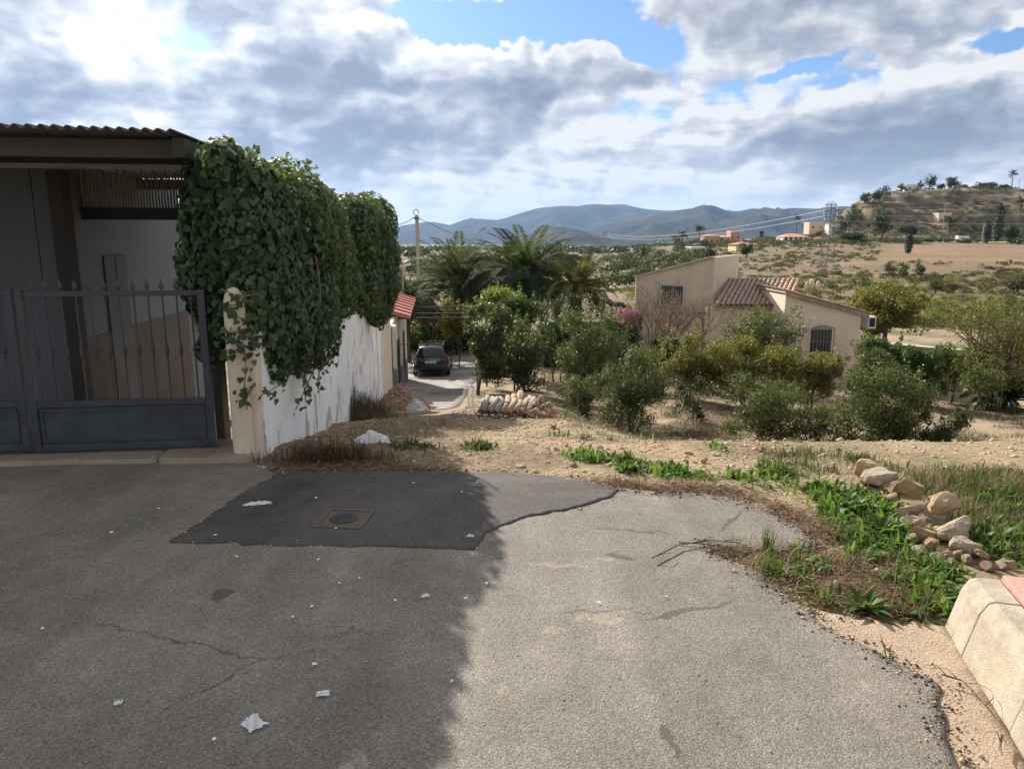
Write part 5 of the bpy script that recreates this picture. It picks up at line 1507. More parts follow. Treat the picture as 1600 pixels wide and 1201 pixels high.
# ------------------------------------------------------------------ poles, lamps, wires
def wire(a, b, sag, r=0.012, n=14):
    a = Vector(a); b = Vector(b)
    pts = [a.lerp(b, k / n) - Vector((0, 0, sag * 4 * (k / n) * (1 - k / n))) for k in range(n + 1)]
    return MB().tube(pts, r, 4)
def build_poles():
    t = at(650, 336, 44); gx = t.x + .12
    p = thing('utility_pole', 'slender concrete utility pole rising between the lane and the palms', 'pole', (gx, 44, h(gx, 44)))
    L_ = t.z - p.location.z
    MB().hexa([(-.15, -.11, -.1), (.15, -.11, -.1), (.15, .11, -.1), (-.15, .11, -.1), (-.17, -.08, L_), (.02, -.08, L_), (.02, .08, L_), (-.17, .08, L_)]).build('shaft', M_CONCP, p, bevel=0.01)
    MB().box(.03, .09, -.12, -.105, .3, L_ * .72).build('conduit', M_CONC, p)
    hk = [(-.12 - .16 * math.sin(a), 0, L_ + .12 - .16 * math.cos(a) + .04) for a in np.linspace(0.3, 5.2, 10)]
    MB().tube(hk, .025, 6).build('wire_hook', M_BLACK, p)
    MB().box(-.24, .06, -.14, .14, L_ - .25, L_ - .15).build('clamp', M_METAL, p)
    top = Vector((t.x, 44, t.z))
    w1 = wire(top + Vector((0, 0, -.05)), at(590, 352, 36), .25, .018).build('overhead_wire', M_BLACK)
    tag(w1, 'black overhead wire from the utility pole to the ivy clump', 'wire')
    w2 = wire(top + Vector((0, 0, -.1)), at(830, 405, 60), .3, .018).build('overhead_wire', M_BLACK)
    tag(w2, 'black overhead wire sloping down from the utility pole behind the palms', 'wire')
    b = at(633, 560, 40); z0 = h(b.x, 40)
    l = thing('street_lamp', 'thin grey street lamp with curved arm beside the red roof', 'street lamp', (b.x, 40, z0))
    ht = at(632, 414, 40).z - z0
    MB().tube([(0, 0, -.05), (0, 0, ht)], [.06, .04], 8).build('post', M_STEEL, l)
    MB().tube([(0, 0, ht - .1), (.12, 0, ht + .12), (.4, 0, ht + .3), (.75, 0, ht + .36)], .025, 6).build('arm', M_STEEL, l)
    MB().add([(.7, -.09, ht + .31), (1.15, -.09, ht + .36), (1.15, .09, ht + .36), (.7, .09, ht + .31), (.72, -.05, ht + .40), (1.08, -.05, ht + .44), (1.08, .05, ht + .44), (.72, .05, ht + .40)], [(0, 3, 2, 1), (4, 5, 6, 7), (0, 1, 5, 4), (1, 2, 6, 5), (2, 3, 7, 6), (3, 0, 4, 7)]).build('lamp_head', M_STEEL, l)
build_poles()

# ------------------------------------------------------------------ parked car
def build_car():
    M_CARP, g, b_, o_ = mat('dark_car_paint')
    b_.inputs['Base Color'].default_value = (0.008, 0.009, 0.016, 1); b_.inputs['Roughness'].default_value = 0.25; b_.inputs['Coat Weight'].default_value = 0.6; b_.inputs['Coat Roughness'].default_value = 0.06
    M_CGL, g, b_, o_ = mat('car_glass')
    b_.inputs['Base Color'].default_value = (0.012, 0.014, 0.017, 1); b_.inputs['Roughness'].default_value = 0.05
    M_TL = simple('tail_light', (0.16, 0.008, 0.012), 0.2, 0.1, 3.0)
    M_CHR = simple('chrome', (0.6, 0.6, 0.62), 0.2, 0.05, 3.0, metal=1.0)
    M_TYRE = simple('rubber', (0.012, 0.012, 0.012), 0.8, 0.2, 9.0)
    p = at(675, 588, 34.6)
    x0 = p.x - 0.05; y0 = 34.6
    z0 = h(x0, y0) + 0.02; z1 = h(x0 - 0.1, y0 + 2.7) + 0.02
    c = thing('estate_car', 'dark estate car with roof bars parked in the lane, seen from behind', 'car', (x0, y0, z0 + 0.0), R(2.0))
    c.rotation_euler = (math.atan2(z1 - z0, 2.7), 0, R(3.0))
    # body lofted along the length
    st = [(-0.02, .70, .42, .82), (0.04, .83, .30, .93), (0.18, .875, .22, .97), (0.8, .90, .19, .965), (2.3, .905, .18, .945), (3.5, .89, .19, .90), (4.2, .84, .22, .82), (4.55, .70, .30, .70), (4.62, .55, .40, .60)]
    V = []; F = []
    ring = [(-.86, 0), (-.97, .12), (-1.0, .45), (-.985, .75), (-.93, 1.0), (-.45, 1.02), (.45, 1.02), (.93, 1.0), (.985, .75), (1.0, .45), (.97, .12), (.86, 0)]
    for (y, w, za, zb) in st:
        for (u, t) in ring: V.append((u * w, y, za + (zb - za) * t))
    n = len(ring)
    for i in range(len(st) - 1):
        for k in range(n): F.append((i * n + k, i * n + (k + 1) % n, (i + 1) * n + (k + 1) % n, (i + 1) * n + k))
    F.append(tuple(range(n))); F.append(tuple(reversed(range((len(st) - 1) * n, len(st) * n))))
    body = MB().add(V, F).build('body', M_CARP, c, smooth=True)
    m = body.modifiers.new('edge', 'EDGE_SPLIT'); m.split_angle = R(42)
    cs = [(0.06, .80, .93, .80, .935), (0.34, .795, .93, .60, 1.40), (0.55, .79, .93, .585, 1.465), (1.5, .80, .93, .60, 1.50), (2.3, .80, .93, .60, 1.47), (2.6, .80, .93, .58, 1.43), (3.55, .79, .90, .72, .905)]
    V = []; F = []
    for (y, wb, zb_, wt, zt) in cs:
        V += [(-wb, y, zb_ - .02), (-wb * .99, y, zb_ + .01), (-wt, y, zt - .05), (-wt + .08, y, zt), (0, y, zt + .02), (wt - .08, y, zt), (wt, y, zt - .05), (wb * .99, y, zb_ + .01), (wb, y, zb_ - .02)]
    n = 9
    for i in range(len(cs) - 1):
        for k in range(n - 1): F.append((i * n + k, i * n + k + 1, (i + 1) * n + k + 1, (i + 1) * n + k))
    MB().add(V, F).build('cabin', M_CARP, c, smooth=True)
    MB().add([(-.68, .055, .985), (.68, .055, .985), (.56, .285, 1.36), (-.56, .285, 1.36)], [(0, 1, 2, 3)]).build('rear_window', M_CGL, c)
    for s in (-1, 1):
        for (ya, yb) in ((0.55, 1.35), (1.42, 2.2), (2.27, 3.0)):
            yt_b = min(yb, 2.6)
            q = [(s * .805, ya, .97), (s * .805, yb, .965), (s * .635, yt_b, 1.38), (s * .63, max(ya, .62), 1.39)]
            MB().add(q, [(0, 1, 2, 3) if s > 0 else (3, 2, 1, 0)]).build('side_window', M_CGL, c)
        MB().hexa([(s * .60, -.035, .66), (s * .845, .03, .66), (s * .86, .25, .68), (s * .62, .10, .68), (s * .66, .005, .96), (s * .80, .035, .96), (s * .82, .22, .97), (s * .68, .10, .97)]).build('tail_light', M_TL, c, bevel=0.015)
        mr = MB().hexa([(s * .93, 2.78, .92), (s * 1.12, 2.80, .93), (s * 1.11, 2.92, .93), (s * .93, 2.92, .92), (s * .93, 2.78, 1.05), (s * 1.11, 2.80, 1.06), (s * 1.10, 2.92, 1.05), (s * .93, 2.92, 1.05)]).build('wing_mirror', M_CARP, c, bevel=0.02)
        MB().bar((s * .84, 2.86, .95), (s * .94, 2.86, .96), .05).build('stalk', M_CARP, mr)
        MB().tube([(s * .57, .62, 1.49), (s * .585, .7, 1.545), (s * .585, 2.2, 1.555), (s * .57, 2.35, 1.50)], .018, 6).build('roof_rail', M_CHR, c)
        for yw in (0.85, 3.6):
            w = MB().lathe([(.22, -.10), (.30, -.10), (.318, -.07), (.318, .07), (.30, .10), (.22, .10)], n=20).build('wheel', M_TYRE, c, smooth=True)
            w.location = (s * .80, yw, .318); w.rotation_euler = (0, R(90), 0)
            r = MB().lathe([(.04, -.105), (.215, -.085), (.215, .085), (.04, .105)], n=14).build('rim', M_STEEL, w, smooth=True)
    for y in (0.95, 1.95):
        MB().bar((-.64, y, 1.59), (.64, y, 1.59), .05, .025).build('roof_bar', M_CHR, c)
    MB().box(-.47, .47, -.032, .05, .80, .835).build('chrome_strip', M_CHR, c)
    pl = MB().box(-.27, .27, -.036, .0, .68, .785).build('number_plate', M_WHITE, c)
    for k in range(8):
        if k != 4: MB().box(-.235 + k * .062, -.195 + k * .062, -.0385, -.0365, .70, .765).build('plate_character', M_BLACK, pl)
    MB().hexa([(-.84, -.09, .38), (.84, -.09, .38), (.86, .2, .36), (-.86, .2, .36), (-.84, -.075, .60), (.84, -.075, .60), (.86, .2, .62), (-.86, .2, .62)]).build('bumper', M_CARP, c, bevel=0.04)
    MB().lathe([(.035, 0), (.04, .012), (.01, .02)], n=10).build('badge', M_CHR, c).matrix_basis = Matrix.Translation((0, -.025, .885)) @ Matrix.Rotation(R(90), 4, 'X')
    for s in (-.55, .55):
        MB().box(s - .04, s + .04, -.10, -.08, .43, .46).build('reflector', M_TL, c)
build_car()

# ------------------------------------------------------------------ stones, heaps, litter, weeds
M_ROCK = simple('ochre_limestone', (0.47, 0.335, 0.195), 0.92, 0.25, 5.0, 0.012, 35, coords='Object')
M_ROCKG = simple('grey_limestone', (0.44, 0.36, 0.255), 0.92, 0.3, 6.0, 0.012, 30, coords='Object')
M_ROCKR = simple('reddish_stone', (0.34, 0.22, 0.15), 0.92, 0.3, 5.0, 0.012, 35, coords='Object')
M_RUBBLE = simple('rubble_soil', (0.26, 0.16, 0.115), 0.95, 0.4, 5.0, 0.03, 25)
M_WGRAV = simple('white_gravel', (0.62, 0.59, 0.55), 0.9, 0.2, 9.0, 0.02, 40)
M_PLAST, g_, b_, o_ = mat('white_plastic')
b_.inputs['Base Color'].default_value = (0.75, 0.76, 0.78, 1); b_.inputs['Roughness'].default_value = 0.35; b_.inputs['Alpha'].default_value = 0.8
def rock_mesh(seed, sub, mat_, rough=0.28, flat=0.7):
    bm = bmesh.new(); bmesh.ops.create_icosphere(bm, subdivisions=sub, radius=1.0)
    rs = np.random.default_rng(seed)
    pl = [(Vector(rs.normal(0, 1, 3)).normalized(), rs.uniform(.42, .85)) for _ in range(11)]
    for v in bm.verts:
        for (n, d) in pl:                       # chip flat faces off
            e = v.co.dot(n) - d
            if e > 0: v.co -= n * e * 0.9
        f = 1 + rough * (float(fbm(np.array([v.co.x * 1.7 + seed]), np.array([v.co.y * 1.7 + v.co.z * 1.3]), 3, seed)[0]) - .5)
        v.co *= f; v.co.z *= flat
    me = bpy.data.meshes.new('stone'); bm.to_mesh(me); bm.free()
    me.materials.append(mat_)
    return me
ROCKS = {k: [rock_mesh(10 * i + j, 3, m, 0.55, f) for j, f in enumerate((.55, .7, .8, .65, .9, .75))] for i, (k, m) in enumerate((('o', M_ROCK), ('g', M_ROCKG), ('r', M_ROCKR)))}
def stone(label, pos, s, kind, group=None, cat='stone', name='stone', sx=1.0, rz=None, tilt=0.25, which=None):
    o = obj(name, ROCKS[kind][which if which is not None else random.randrange(6)])
    o.location = pos; o.scale = (s * sx, s * random.uniform(.75, 1), s * random.uniform(.8, 1.05))
    o.rotation_euler = (random.gauss(0, tilt), random.gauss(0, tilt), random.uniform(0, 6.28) if rz is None else rz)
    return tag(o, label, cat, group)
def gpos(px, py, up=0.0):
    p = ground3(px, py); p.z += up; return p
# row of rocks at the end of the pavement
for (px, py, wpx, k, sx, lab, up, rz) in (
        (1350, 741, 27, 'o', 1.25, 'flat-topped ochre rock at the far end of the rock row', .06, .3), (1372, 752, 22, 'g', 1.2, 'grey flat stone beside the ochre rock at the far end of the row', .06, .1), (1398, 762, 20, 'r', 1.0, 'crumbly brown stone in the middle of the rock row', .04, .4),
        (1416, 780, 25, 'o', 1.25, 'big pitted ochre boulder tilted up in the rock row', .11, .7), (1428, 801, 14, 'g', 1.3, 'small flat pale stone between the two big ochre boulders', .05, .1), (1464, 815, 26, 'o', 1.45, 'smooth elongated ochre boulder resting on smaller rocks', .12, .45),
        (1418, 818, 22, 'g', 1.3, 'rough tan rock below the pitted ochre boulder', .03, .2), (1440, 840, 26, 'o', 1.2, 'tan rock with broken face below the elongated boulder', .03, .5), (1490, 838, 27, 'g', 1.1, 'angular grey rock beneath the smooth elongated boulder', .06, .3), (1505, 858, 22, 'g', 1.3, 'slanting grey slab below the angular grey rock', .04, .5)):
    p = gpos(px, py + 8); D = p.y * 0.98 + 0.3
    stone(lab, p + Vector((0, 0, up)), wpx * 1.15 / FPX * D, k, None, 'rock', 'rock', sx, rz)
for (px, py, wpx, k) in ((1395, 792, 15, 'o'), (1405, 808, 14, 'g'), (1432, 826, 15, 'o'), (1452, 858, 16, 'o'), (1438, 866, 15, 'g'), (1470, 862, 17, 'o'), (1482, 870, 14, 'g'), (1462, 876, 13, 'g'), (1498, 872, 13, 'o'), (1510, 880, 12, 'g'), (1533, 878, 15, 'o'), (1540, 890, 12, 'r'), (1560, 888, 13, 'g'), (1575, 884, 14, 'o'), (1490, 884, 10, 'g'), (1520, 868, 14, 'g'), (1475, 848, 15, 'o'), (1425, 850, 14, 'o')):
    p = gpos(px, py + 4); D = p.y + 0.3
    stone('small tan rubble stone packed among the larger rocks by the pavement end', p + Vector((0, 0, random.uniform(0.01, .05))), wpx / FPX * D, k, 'small rubble stones by the pavement', 'stone')
for (px, py, wpx, k, lab) in ((865, 671, 10, 'r', 'round reddish stone lying alone on the gravel before the stone heap'), (1188, 706, 10, 'r', 'brown stone lying alone on the gravel near the berm edge'), (966, 668, 11, 'r', 'low reddish stone at the gravel edge by the shrub stems'), (1100, 723, 8, 'o', 'pale stone beside the green weeds on the gravel')):
    p = gpos(px, py); stone(lab, p + Vector((0, 0, .03)), wpx / FPX * (p.y + .3), k)
for _ in range(26):
    px, py = random.uniform(760, 1320), random.uniform(664, 735)
    p = gpos(px, py); stone('small loose stone scattered on the gravel', p, random.uniform(.02, .05), random.choice('ogr'), 'loose stones on the gravel')

# heap of stones and the roof tiles beside it
HB = at(842, 652, 12.2); 
for k in range(58):
    t = random.random(); a = random.uniform(0, 6.28); r = math.sqrt(random.random())
    x = HB.x + math.cos(a) * r * 0.52; y = 12.2 + math.sin(a) * r * 0.42
    z = h(x, y) + max(0, 0.34 * (1 - r)) + random.uniform(-.02, .04)
    stone('stone piled in the heap beside the roof tiles', (x, y, z), random.uniform(.06, .105), random.choice('oorg'), 'stones in the heap', tilt=.6)
TM = half_tile(0.50, 0.060, simple('old_pale_tile', (0.30, 0.225, 0.15), 0.9, 0.3, 5.0, 0.004, 40))
TM2 = half_tile(0.50, 0.060, simple('old_grey_tile', (0.25, 0.22, 0.175), 0.9, 0.3, 5.0, 0.004, 40))
def roof_tile(px, py, Y, rz, up, ry=0.0, rx=0.0, m=TM, group='old roof tiles stacked on the ground', lab='old curved clay roof tile in the stack beside the stone heap'):
    p = at(px, py, Y)
    o = obj('roof_tile', m); o.location = (p.x, Y, h(p.x, Y) + up); o.rotation_euler = (rx, ry, rz)
    return tag(o, lab, 'roof tile', group)
for k in range(9):                          # two layers, open ends to the front
    for l in range(2):
        roof_tile(748 + k * 10.5 + l * 4, 650, 12.0 + random.uniform(-.05, .05), R(74 + random.uniform(-6, 6)), 0.02 + l * 0.075, R(random.uniform(-15, -8) - 3 * l), random.uniform(-.1, .1), random.choice((TM, TM2)))
for k in range(6):
    roof_tile(757 + k * 13, 630, 12.55 + random.uniform(-.05, .05), R(90 + random.uniform(-12, 6)), 0.13 + 0.02 * (k % 2), R(random.uniform(-12, -4)), random.uniform(-.2, .2), random.choice((TM, TM2)))
for k in range(5):
    roof_tile(752 + k * 6, 640, 12.35 + .06 * k, R(random.uniform(-8, 8)), 0.19 + 0.01 * k, 0, random.uniform(-.2, .2), TM2, lab='old curved tile laid crosswise on the stack', group='crosswise roof tiles on the stack')
for k in range(4):
    roof_tile(793 + k * 6.5, 650, 12.2 + .07 * k, R(84 + random.uniform(-8, 8)), 0.10, R(-20 - 3 * k), random.uniform(-.5, .5), TM, lab='old curved tile leaning upright against the stack near the stone heap', group='tiles leaning upright on the stack')
for (px, Y) in ((732, 19.0), (738, 18.7)):
    p = at(px, 610, Y); o = MB().tube([(0, 0, -.2), (.03, .05, .62)], [.045, .04], 8).build('stake', M_WHITE)
    o.location = (p.x, Y, h(p.x, Y)); tag(o, 'short whitewashed stake beside the lane', 'stake', 'white stakes by the lane')

# heap of rubble against the wall end
def mound(name, label, cx, cy, rx, ry, hh, mat_, seed, nst, kinds, msz=0.03):
    t = thing(name, label, 'heap', (cx, cy, h(cx, cy)))
    n = 46; u = np.linspace(-1.15, 1.15, n); X, Y = np.meshgrid(u, u); x = X.ravel() * rx; y = Y.ravel() * ry
    r = np.sqrt((x / rx) ** 2 + (y / ry) ** 2)
    z = hh * np.clip(1 - r, 0, 1) ** 0.85 * (0.75 + 0.5 * fbm(x * 3, y * 3, 3, seed)) + (fbm(x * 9, y * 9, 3, seed + 4) - .5) * .09 * (r < 1.05) - 0.06 * (r > 1.0)
    gz = H(x + cx, y + cy) - t.location.z
    i = np.arange(n * n).reshape(n, n); F = np.stack([i[:-1, :-1], i[:-1, 1:], i[1:, 1:], i[1:, :-1]], -1).reshape(-1, 4)
    obj('mound', np_mesh('mound', np.stack([x, y, z + gz - 0.01], 1), F, mat_, True), t)
    zz = z + gz
    for (m_, c_, s_) in kinds:
        k = rng.choice(np.where(r < 1.12)[0], c_)
        st = np.concatenate([octa(np.array([x[q], y[q], zz[q]]), s_ * random.uniform(.6, 1.6)) for q in k])
        F2 = np.concatenate([OF + 6 * q for q in range(len(k))])
        tag(obj('rubble', np_mesh('rubble', st, F2, m_), t), kind='stuff')
    return t
OF = np.array([(0, 2, 4), (2, 1, 4), (1, 3, 4), (3, 0, 4), (2, 0, 5), (1, 2, 5), (3, 1, 5), (0, 3, 5)])
def octa(p, s):
    b = np.array([(1, 0, 0), (-1, 0, 0), (0, 1, 0), (0, -1, 0), (0, 0, .7), (0, 0, -.7)]) * s * rng.uniform(.55, 1.2, (6, 1))
    a = rng.uniform(0, 6.28); c, s_ = math.cos(a), math.sin(a)
    b = b @ np.array([[c, s_, 0], [-s_, c, 0], [0, 0, 1]])
    return b + p
cR = at(632, 640, 16.4)
mound('rubble_heap', 'heap of reddish rubble and broken brick at the lower end of the wall', at(628, 630, 16.6).x, 16.6, .72, 1.15, .62, M_RUBBLE, 3, 0, ((M_ROCKR, 420, .035), (M_ROCKG, 160, .035)))
mound('gravel_heap', 'small strip of white gravel spilled over the rubble heap', at(650, 640, 15.6).x, 15.7, .26, .55, .26, M_WGRAV, 8, 0, ((M_WGRAV, 260, .03),))

def outside_asphalt(x, y, margin=0.0):
    return poly_sd(x, y, ASPH) > margin
def scatter_px(poly_px, n):
    """random ground points inside an outline drawn on the photograph"""
    g = [ground(*p) for p in poly_px]; P = np.array(g); lo = P.min(0); hi = P.max(0)
    out = []; tot = 0
    while tot < n:
        q = rng.uniform(lo, hi, (n * 3, 2)); q = q[poly_sd(q[:, 0], q[:, 1], g) < 0]
        out.append(q); tot += len(q)
        if len(q) == 0: break
    q = np.concatenate(out)[:n]
    return q[:, 0], q[:, 1]
def zof(x, y): return H(x, y)

# gravel
GX = rng.uniform(-2.4, 6.5, 26000); GY = rng.uniform(3.0, 12.0, 26000)
m = outside_asphalt(GX, GY, 0.02) & ((GX < 2.2) | (GY > 4)) & (GX > XW(GY) + .02); GX = GX[m][:12000]; GY = GY[m][:12000]; GZ = zof(GX, GY)
sz = rng.gamma(2.0, 0.0055, len(GX)) + 0.004
V = np.concatenate([octa(np.array([a, b, c]), s) for a, b, c, s in zip(GX, GY, GZ, sz)]); F = np.concatenate([OF + 6 * k for k in range(len(GX))])
half = len(GX) // 2
tag(obj('gravel', np_mesh('gravel', V[:half * 6], F[:half * 8], M_ROCK)), 'ochre gravel strewn over the bare ground past the asphalt', 'gravel', kind='stuff')
tag(obj('gravel', np_mesh('gravel', V[half * 6:], F[half * 8:] - half * 6, M_ROCKG)), 'grey gravel strewn over the bare ground past the asphalt', 'gravel', kind='stuff')

def blades(x, y, length, width, lean, tintfn=None, lie=False, curve=0.5):
    """thin bent blades growing from (or lying on) the ground"""
    n = len(x); z = zof(x, y); a = rng.uniform(0, 6.283, n)
    L_ = length * rng.uniform(.5, 1.25, n)
    if lie: el = rng.uniform(-.05, .35, n)
    else: el = np.pi / 2 - np.abs(rng.normal(0, lean, n))
    d = np.stack([np.cos(a) * np.cos(el), np.sin(a) * np.cos(el), np.sin(el)], 1)
    s = np.stack([-np.sin(a), np.cos(a), np.zeros(n)], 1) * (width * rng.uniform(.6, 1.3, n))[:, None] / 2
    p0 = np.stack([x, y, z + (0.004 if lie else -0.005) + (rng.random(n) * .03 if lie else 0)], 1)
    p1 = p0 + d * (L_ * .55)[:, None]; d2 = d.copy(); d2[:, 2] -= curve * (0.5 if lie else 1) ; d2 /= np.linalg.norm(d2, axis=1)[:, None]
    p2 = p1 + d2 * (L_ * .45)[:, None]
    p2[:, 2] = np.maximum(p2[:, 2], z + .003)
    V = np.stack([p0 - s * .8, p0 + s * .8, p1 + s, p1 - s, p2], 1).reshape(-1, 3)
    b = (np.arange(n) * 5)[:, None]
    F = np.concatenate([b + np.array([[0, 1, 2, 3]]), ], 0); F2 = b + np.array([[3, 2, 4, 4]])
    V2 = np.stack([p0 - s * .8, p0 + s * .8, p1 + s, p1 - s, p2 + s * .15, p2 - s * .15], 1).reshape(-1, 3); b = (np.arange(n) * 6)[:, None]
    F = np.concatenate([b + np.array([[0, 1, 2, 3]]), b + np.array([[3, 2, 4, 5]])])
    t = rng.random(n) if tintfn is None else tintfn(n)
    return V2, F, np.repeat(t, 6)
def stuff_blades(name, label, cat, zones, matn, **kw):
    Vs = []; Fs = []; Ts = []; b = 0
    for (poly, n, clump) in zones:
        if clump:
            cx, cy = scatter_px(poly, max(3, int(n / clump))); w = rng.gamma(.7, 1.0, len(cx)); k = rng.choice(len(cx), n, p=w / w.sum()); sp = (.03 + .05 * rng.random(len(cx)))[k]; x = cx[k] + rng.normal(0, 1, n) * sp; y = cy[k] + rng.normal(0, 1, n) * sp
        else: x, y = scatter_px(poly, n)
        V, F, T = blades(x, y, **kw); Vs.append(V); Fs.append(F + b); Ts.append(T); b += len(V)
    return tag(obj(name, np_mesh(name, np.concatenate(Vs), np.concatenate(Fs), ML[matn], tint=np.concatenate(Ts))), label, cat, kind='stuff')
ZG9 = [(760, 735), (780, 690), (880, 668), (1050, 672), (1300, 690), (1500, 735), (1300, 740), (1100, 735), (950, 715), (870, 740)]
Z_EDGE_L = [(420, 735), (470, 715), (560, 716), (640, 728), (720, 738), (440, 741)]
Z_EDGE_R = [(880, 748), (960, 752), (1090, 756), (1190, 772), (1290, 812), (1330, 850), (1290, 856), (1225, 812), (1150, 782), (1090, 772), (970, 765)]
Z_WEDGE = [(1100, 858), (1160, 862), (1250, 866), (1330, 862), (1440, 890), (1470, 930), (1440, 972), (1330, 962), (1275, 957), (1215, 922), (1180, 893)]
Z_PATH = [(430, 712), (590, 655), (690, 655), (780, 700), (780, 738), (480, 738)]
Z_BANK = [(1180, 700), (1320, 712), (1480, 735), (1598, 745), (1640, 880), (1560, 880), (1430, 760), (1320, 735), (1240, 760), (1200, 735)]
Z_BANK2 = [(1420, 745), (1600, 745), (1660, 890), (1560, 885), (1510, 850), (1480, 800), (1440, 775)]
stuff_blades('dry_straw', 'dry brown straw and leaf litter along the broken asphalt edge', 'straw', [(Z_EDGE_R, 2400, 30), (Z_WEDGE, 2600, 46), (Z_WEDGE, 900, 0), (Z_BANK2, 1500, 0), (ZG9, 3600, 0), (Z_EDGE_L, 2600, 0), (Z_PATH, 4200, 0)], 'dry_leaf', length=.07, width=.006, lean=1.2, lie=True)
stuff_blades('dry_straw', 'pale dry grass stalks tangled over the weed strip', 'straw', [(Z_WEDGE, 1300, 24), (Z_EDGE_R, 400, 18), (Z_BANK2, 3600, 28), (Z_PATH, 1500, 0)], 'straw', length=.13, width=.0028, lean=1.0, curve=.6)
stuff_blades('grass', 'grey-green grass covering the bank behind the rocks', 'grass', [(Z_BANK, 4200, 26), (Z_BANK2, 5200, 30), (ZG9, 1500, 22)], 'olive_leaf', length=.085, width=.007, lean=.9)
ZG1 = [(876, 712), (925, 706), (1000, 722), (1100, 740), (1105, 756), (1020, 752), (930, 728)]
ZG2 = [(1125, 738), (1225, 735), (1300, 760), (1290, 790), (1220, 764), (1140, 756)]
ZG3 = [(1285, 785), (1330, 770), (1390, 790), (1425, 850), (1440, 885), (1370, 880), (1330, 860), (1300, 822)]
ZG4 = [(1520, 825), (1600, 815), (1650, 880), (1590, 882), (1535, 862)]
ZG5 = [(595, 702), (640, 692), (680, 702), (760, 692), (765, 700), (690, 708)]
ZG6 = [(1400, 870), (1470, 890), (1480, 930), (1460, 965), (1420, 930), (1390, 900)]
ZG7 = [(820, 690), (1000, 680), (1300, 690), (1300, 720), (1000, 715), (830, 705)]
ZG8 = [(1480, 740), (1598, 745), (1620, 800), (1540, 800)]
stuff_blades('weeds', 'bright green broad-leaved weeds growing in patches past the asphalt', 'weeds', [(ZG1, 900, 30), (ZG2, 560, 30), (ZG3, 1900, 26), (ZG4, 700, 26), (ZG6, 700, 24), (Z_WEDGE, 420, 26), (ZG7, 420, 16), (ZG9, 300, 12), (ZG8, 500, 22)], 'weed_leaf', length=.095, width=.022, lean=1.0, curve=.8)
stuff_blades('weeds', 'low dark green weeds in the shaded path by the wall', 'weeds', [(ZG5, 800, 34)], 'citrus_leaf', length=.07, width=.018, lean=1.15)
def rosette(label, px, py, n, L_, w, matn='weed_leaf'):
    x0, y0 = ground(px, py); p = Vector((x0, y0, h(x0, y0)))
    t = thing('weed_plant', label, 'weed', p)
    for k in range(n):
        a = 6.283 * k * .382 + random.gauss(0, .2); el = random.uniform(.25, 1.15); ll = L_ * random.uniform(.7, 1.2); ww = w * random.uniform(.8, 1.2)
        V = []; F = []; m_ = 6
        for i in range(m_ + 1):
            s = i / m_; r = ll * s; zc = math.sin(el) * r - 0.55 * ll * s * s * .6; xc = math.cos(el) * r + .1 * ll * s * s
            wd = ww * math.sin(math.pi * min(1, .12 + s * .88)) * (1 + .25 * (i % 2)) * .5
            V += [(xc, -wd, zc + wd * .5), (xc, 0, zc), (xc, wd, zc + wd * .5)]
        for i in range(m_):
            for q in range(2): F.append((i * 3 + q, (i + 1) * 3 + q, (i + 1) * 3 + q + 1, i * 3 + q + 1))
        c, s_ = math.cos(a), math.sin(a); V = [(c * x - s_ * y, s_ * x + c * y, max(z, .004)) for x, y, z in V]
        obj('leaf', np_mesh('leaf', V, F, ML[matn], True, tint=[random.random() * .8] * len(V)), t)
rosette('broad-leaved green weed at the edge of the concrete gutter', 1352, 955, 30, .15, .034)
rosette('low green weed beside the kerb end', 1420, 965, 16, .12, .03)
rosette('leafy green weed growing at the foot of the pitted ochre boulder', 1375, 838, 24, .17, .042)
rosette('leafy green weed between the slanting grey slab and the pavement', 1560, 850, 22, .17, .036)
rosette('fresh green weed at the start of the rubble stones', 1335, 800, 20, .15, .04)
rosette('green weed standing on the gravel behind the dark asphalt patch', 985, 737, 20, .14, .04)
def tuft(label, px, py, n, L_, matn):
    x0, y0 = ground(px, py); t = thing('grass_tuft', label, 'grass', (x0, y0, h(x0, y0)))
    V, F, T = blades(np.full(n, x0) + rng.normal(0, .02, n), np.full(n, y0) + rng.normal(0, .02, n), L_, .006, .35)
    obj('blades', np_mesh('blades', V - np.array(t.location), F, ML[matn], tint=T), t)
tuft('dark green grass tuft at the tip of the weed strip on the asphalt', 1198, 866, 46, .16, 'citrus_leaf')
tuft('sparse green grass sprig growing from the gutter crack', 1384, 1033, 9, .10, 'olive_leaf')

# brushwood and twigs
def brush(label, px, py, Y, rx, ry, hh, n, L_, matn='dry_leaf'):
    c = at(px, py, Y); t = thing('brushwood', label, 'brushwood', (c.x, Y, h(c.x, Y)))
    u = rng.normal(0, .45, (n, 2)); x = c.x + u[:, 0] * rx; y = Y + u[:, 1] * ry
    V, F, T = blades(x, y, L_, .006, 1.35, curve=.2)
    rr = np.sqrt((u ** 2).sum(1)); dz = np.repeat(hh * np.clip(1 - rr, 0, 1) * rng.random(n), 6)
    V[:, 2] += dz
    tag(obj('twigs', np_mesh('twigs', V - np.array(t.location), F, ML[matn], tint=T * .5), t), kind='stuff')
brush('dark heap of dry brushwood against the foot of the white wall', 556, 660, 12.3, .75, .8, .55, 3600, .22)
brush('tangle of dry dark twigs at the upper edge of the new asphalt', 520, 727, 5.75, .55, .16, .14, 1500, .14)
brush('dry brown brush lying in the orchard below the shrubs', 1095, 660, 19.5, 1.1, .9, .3, 1800, .25)
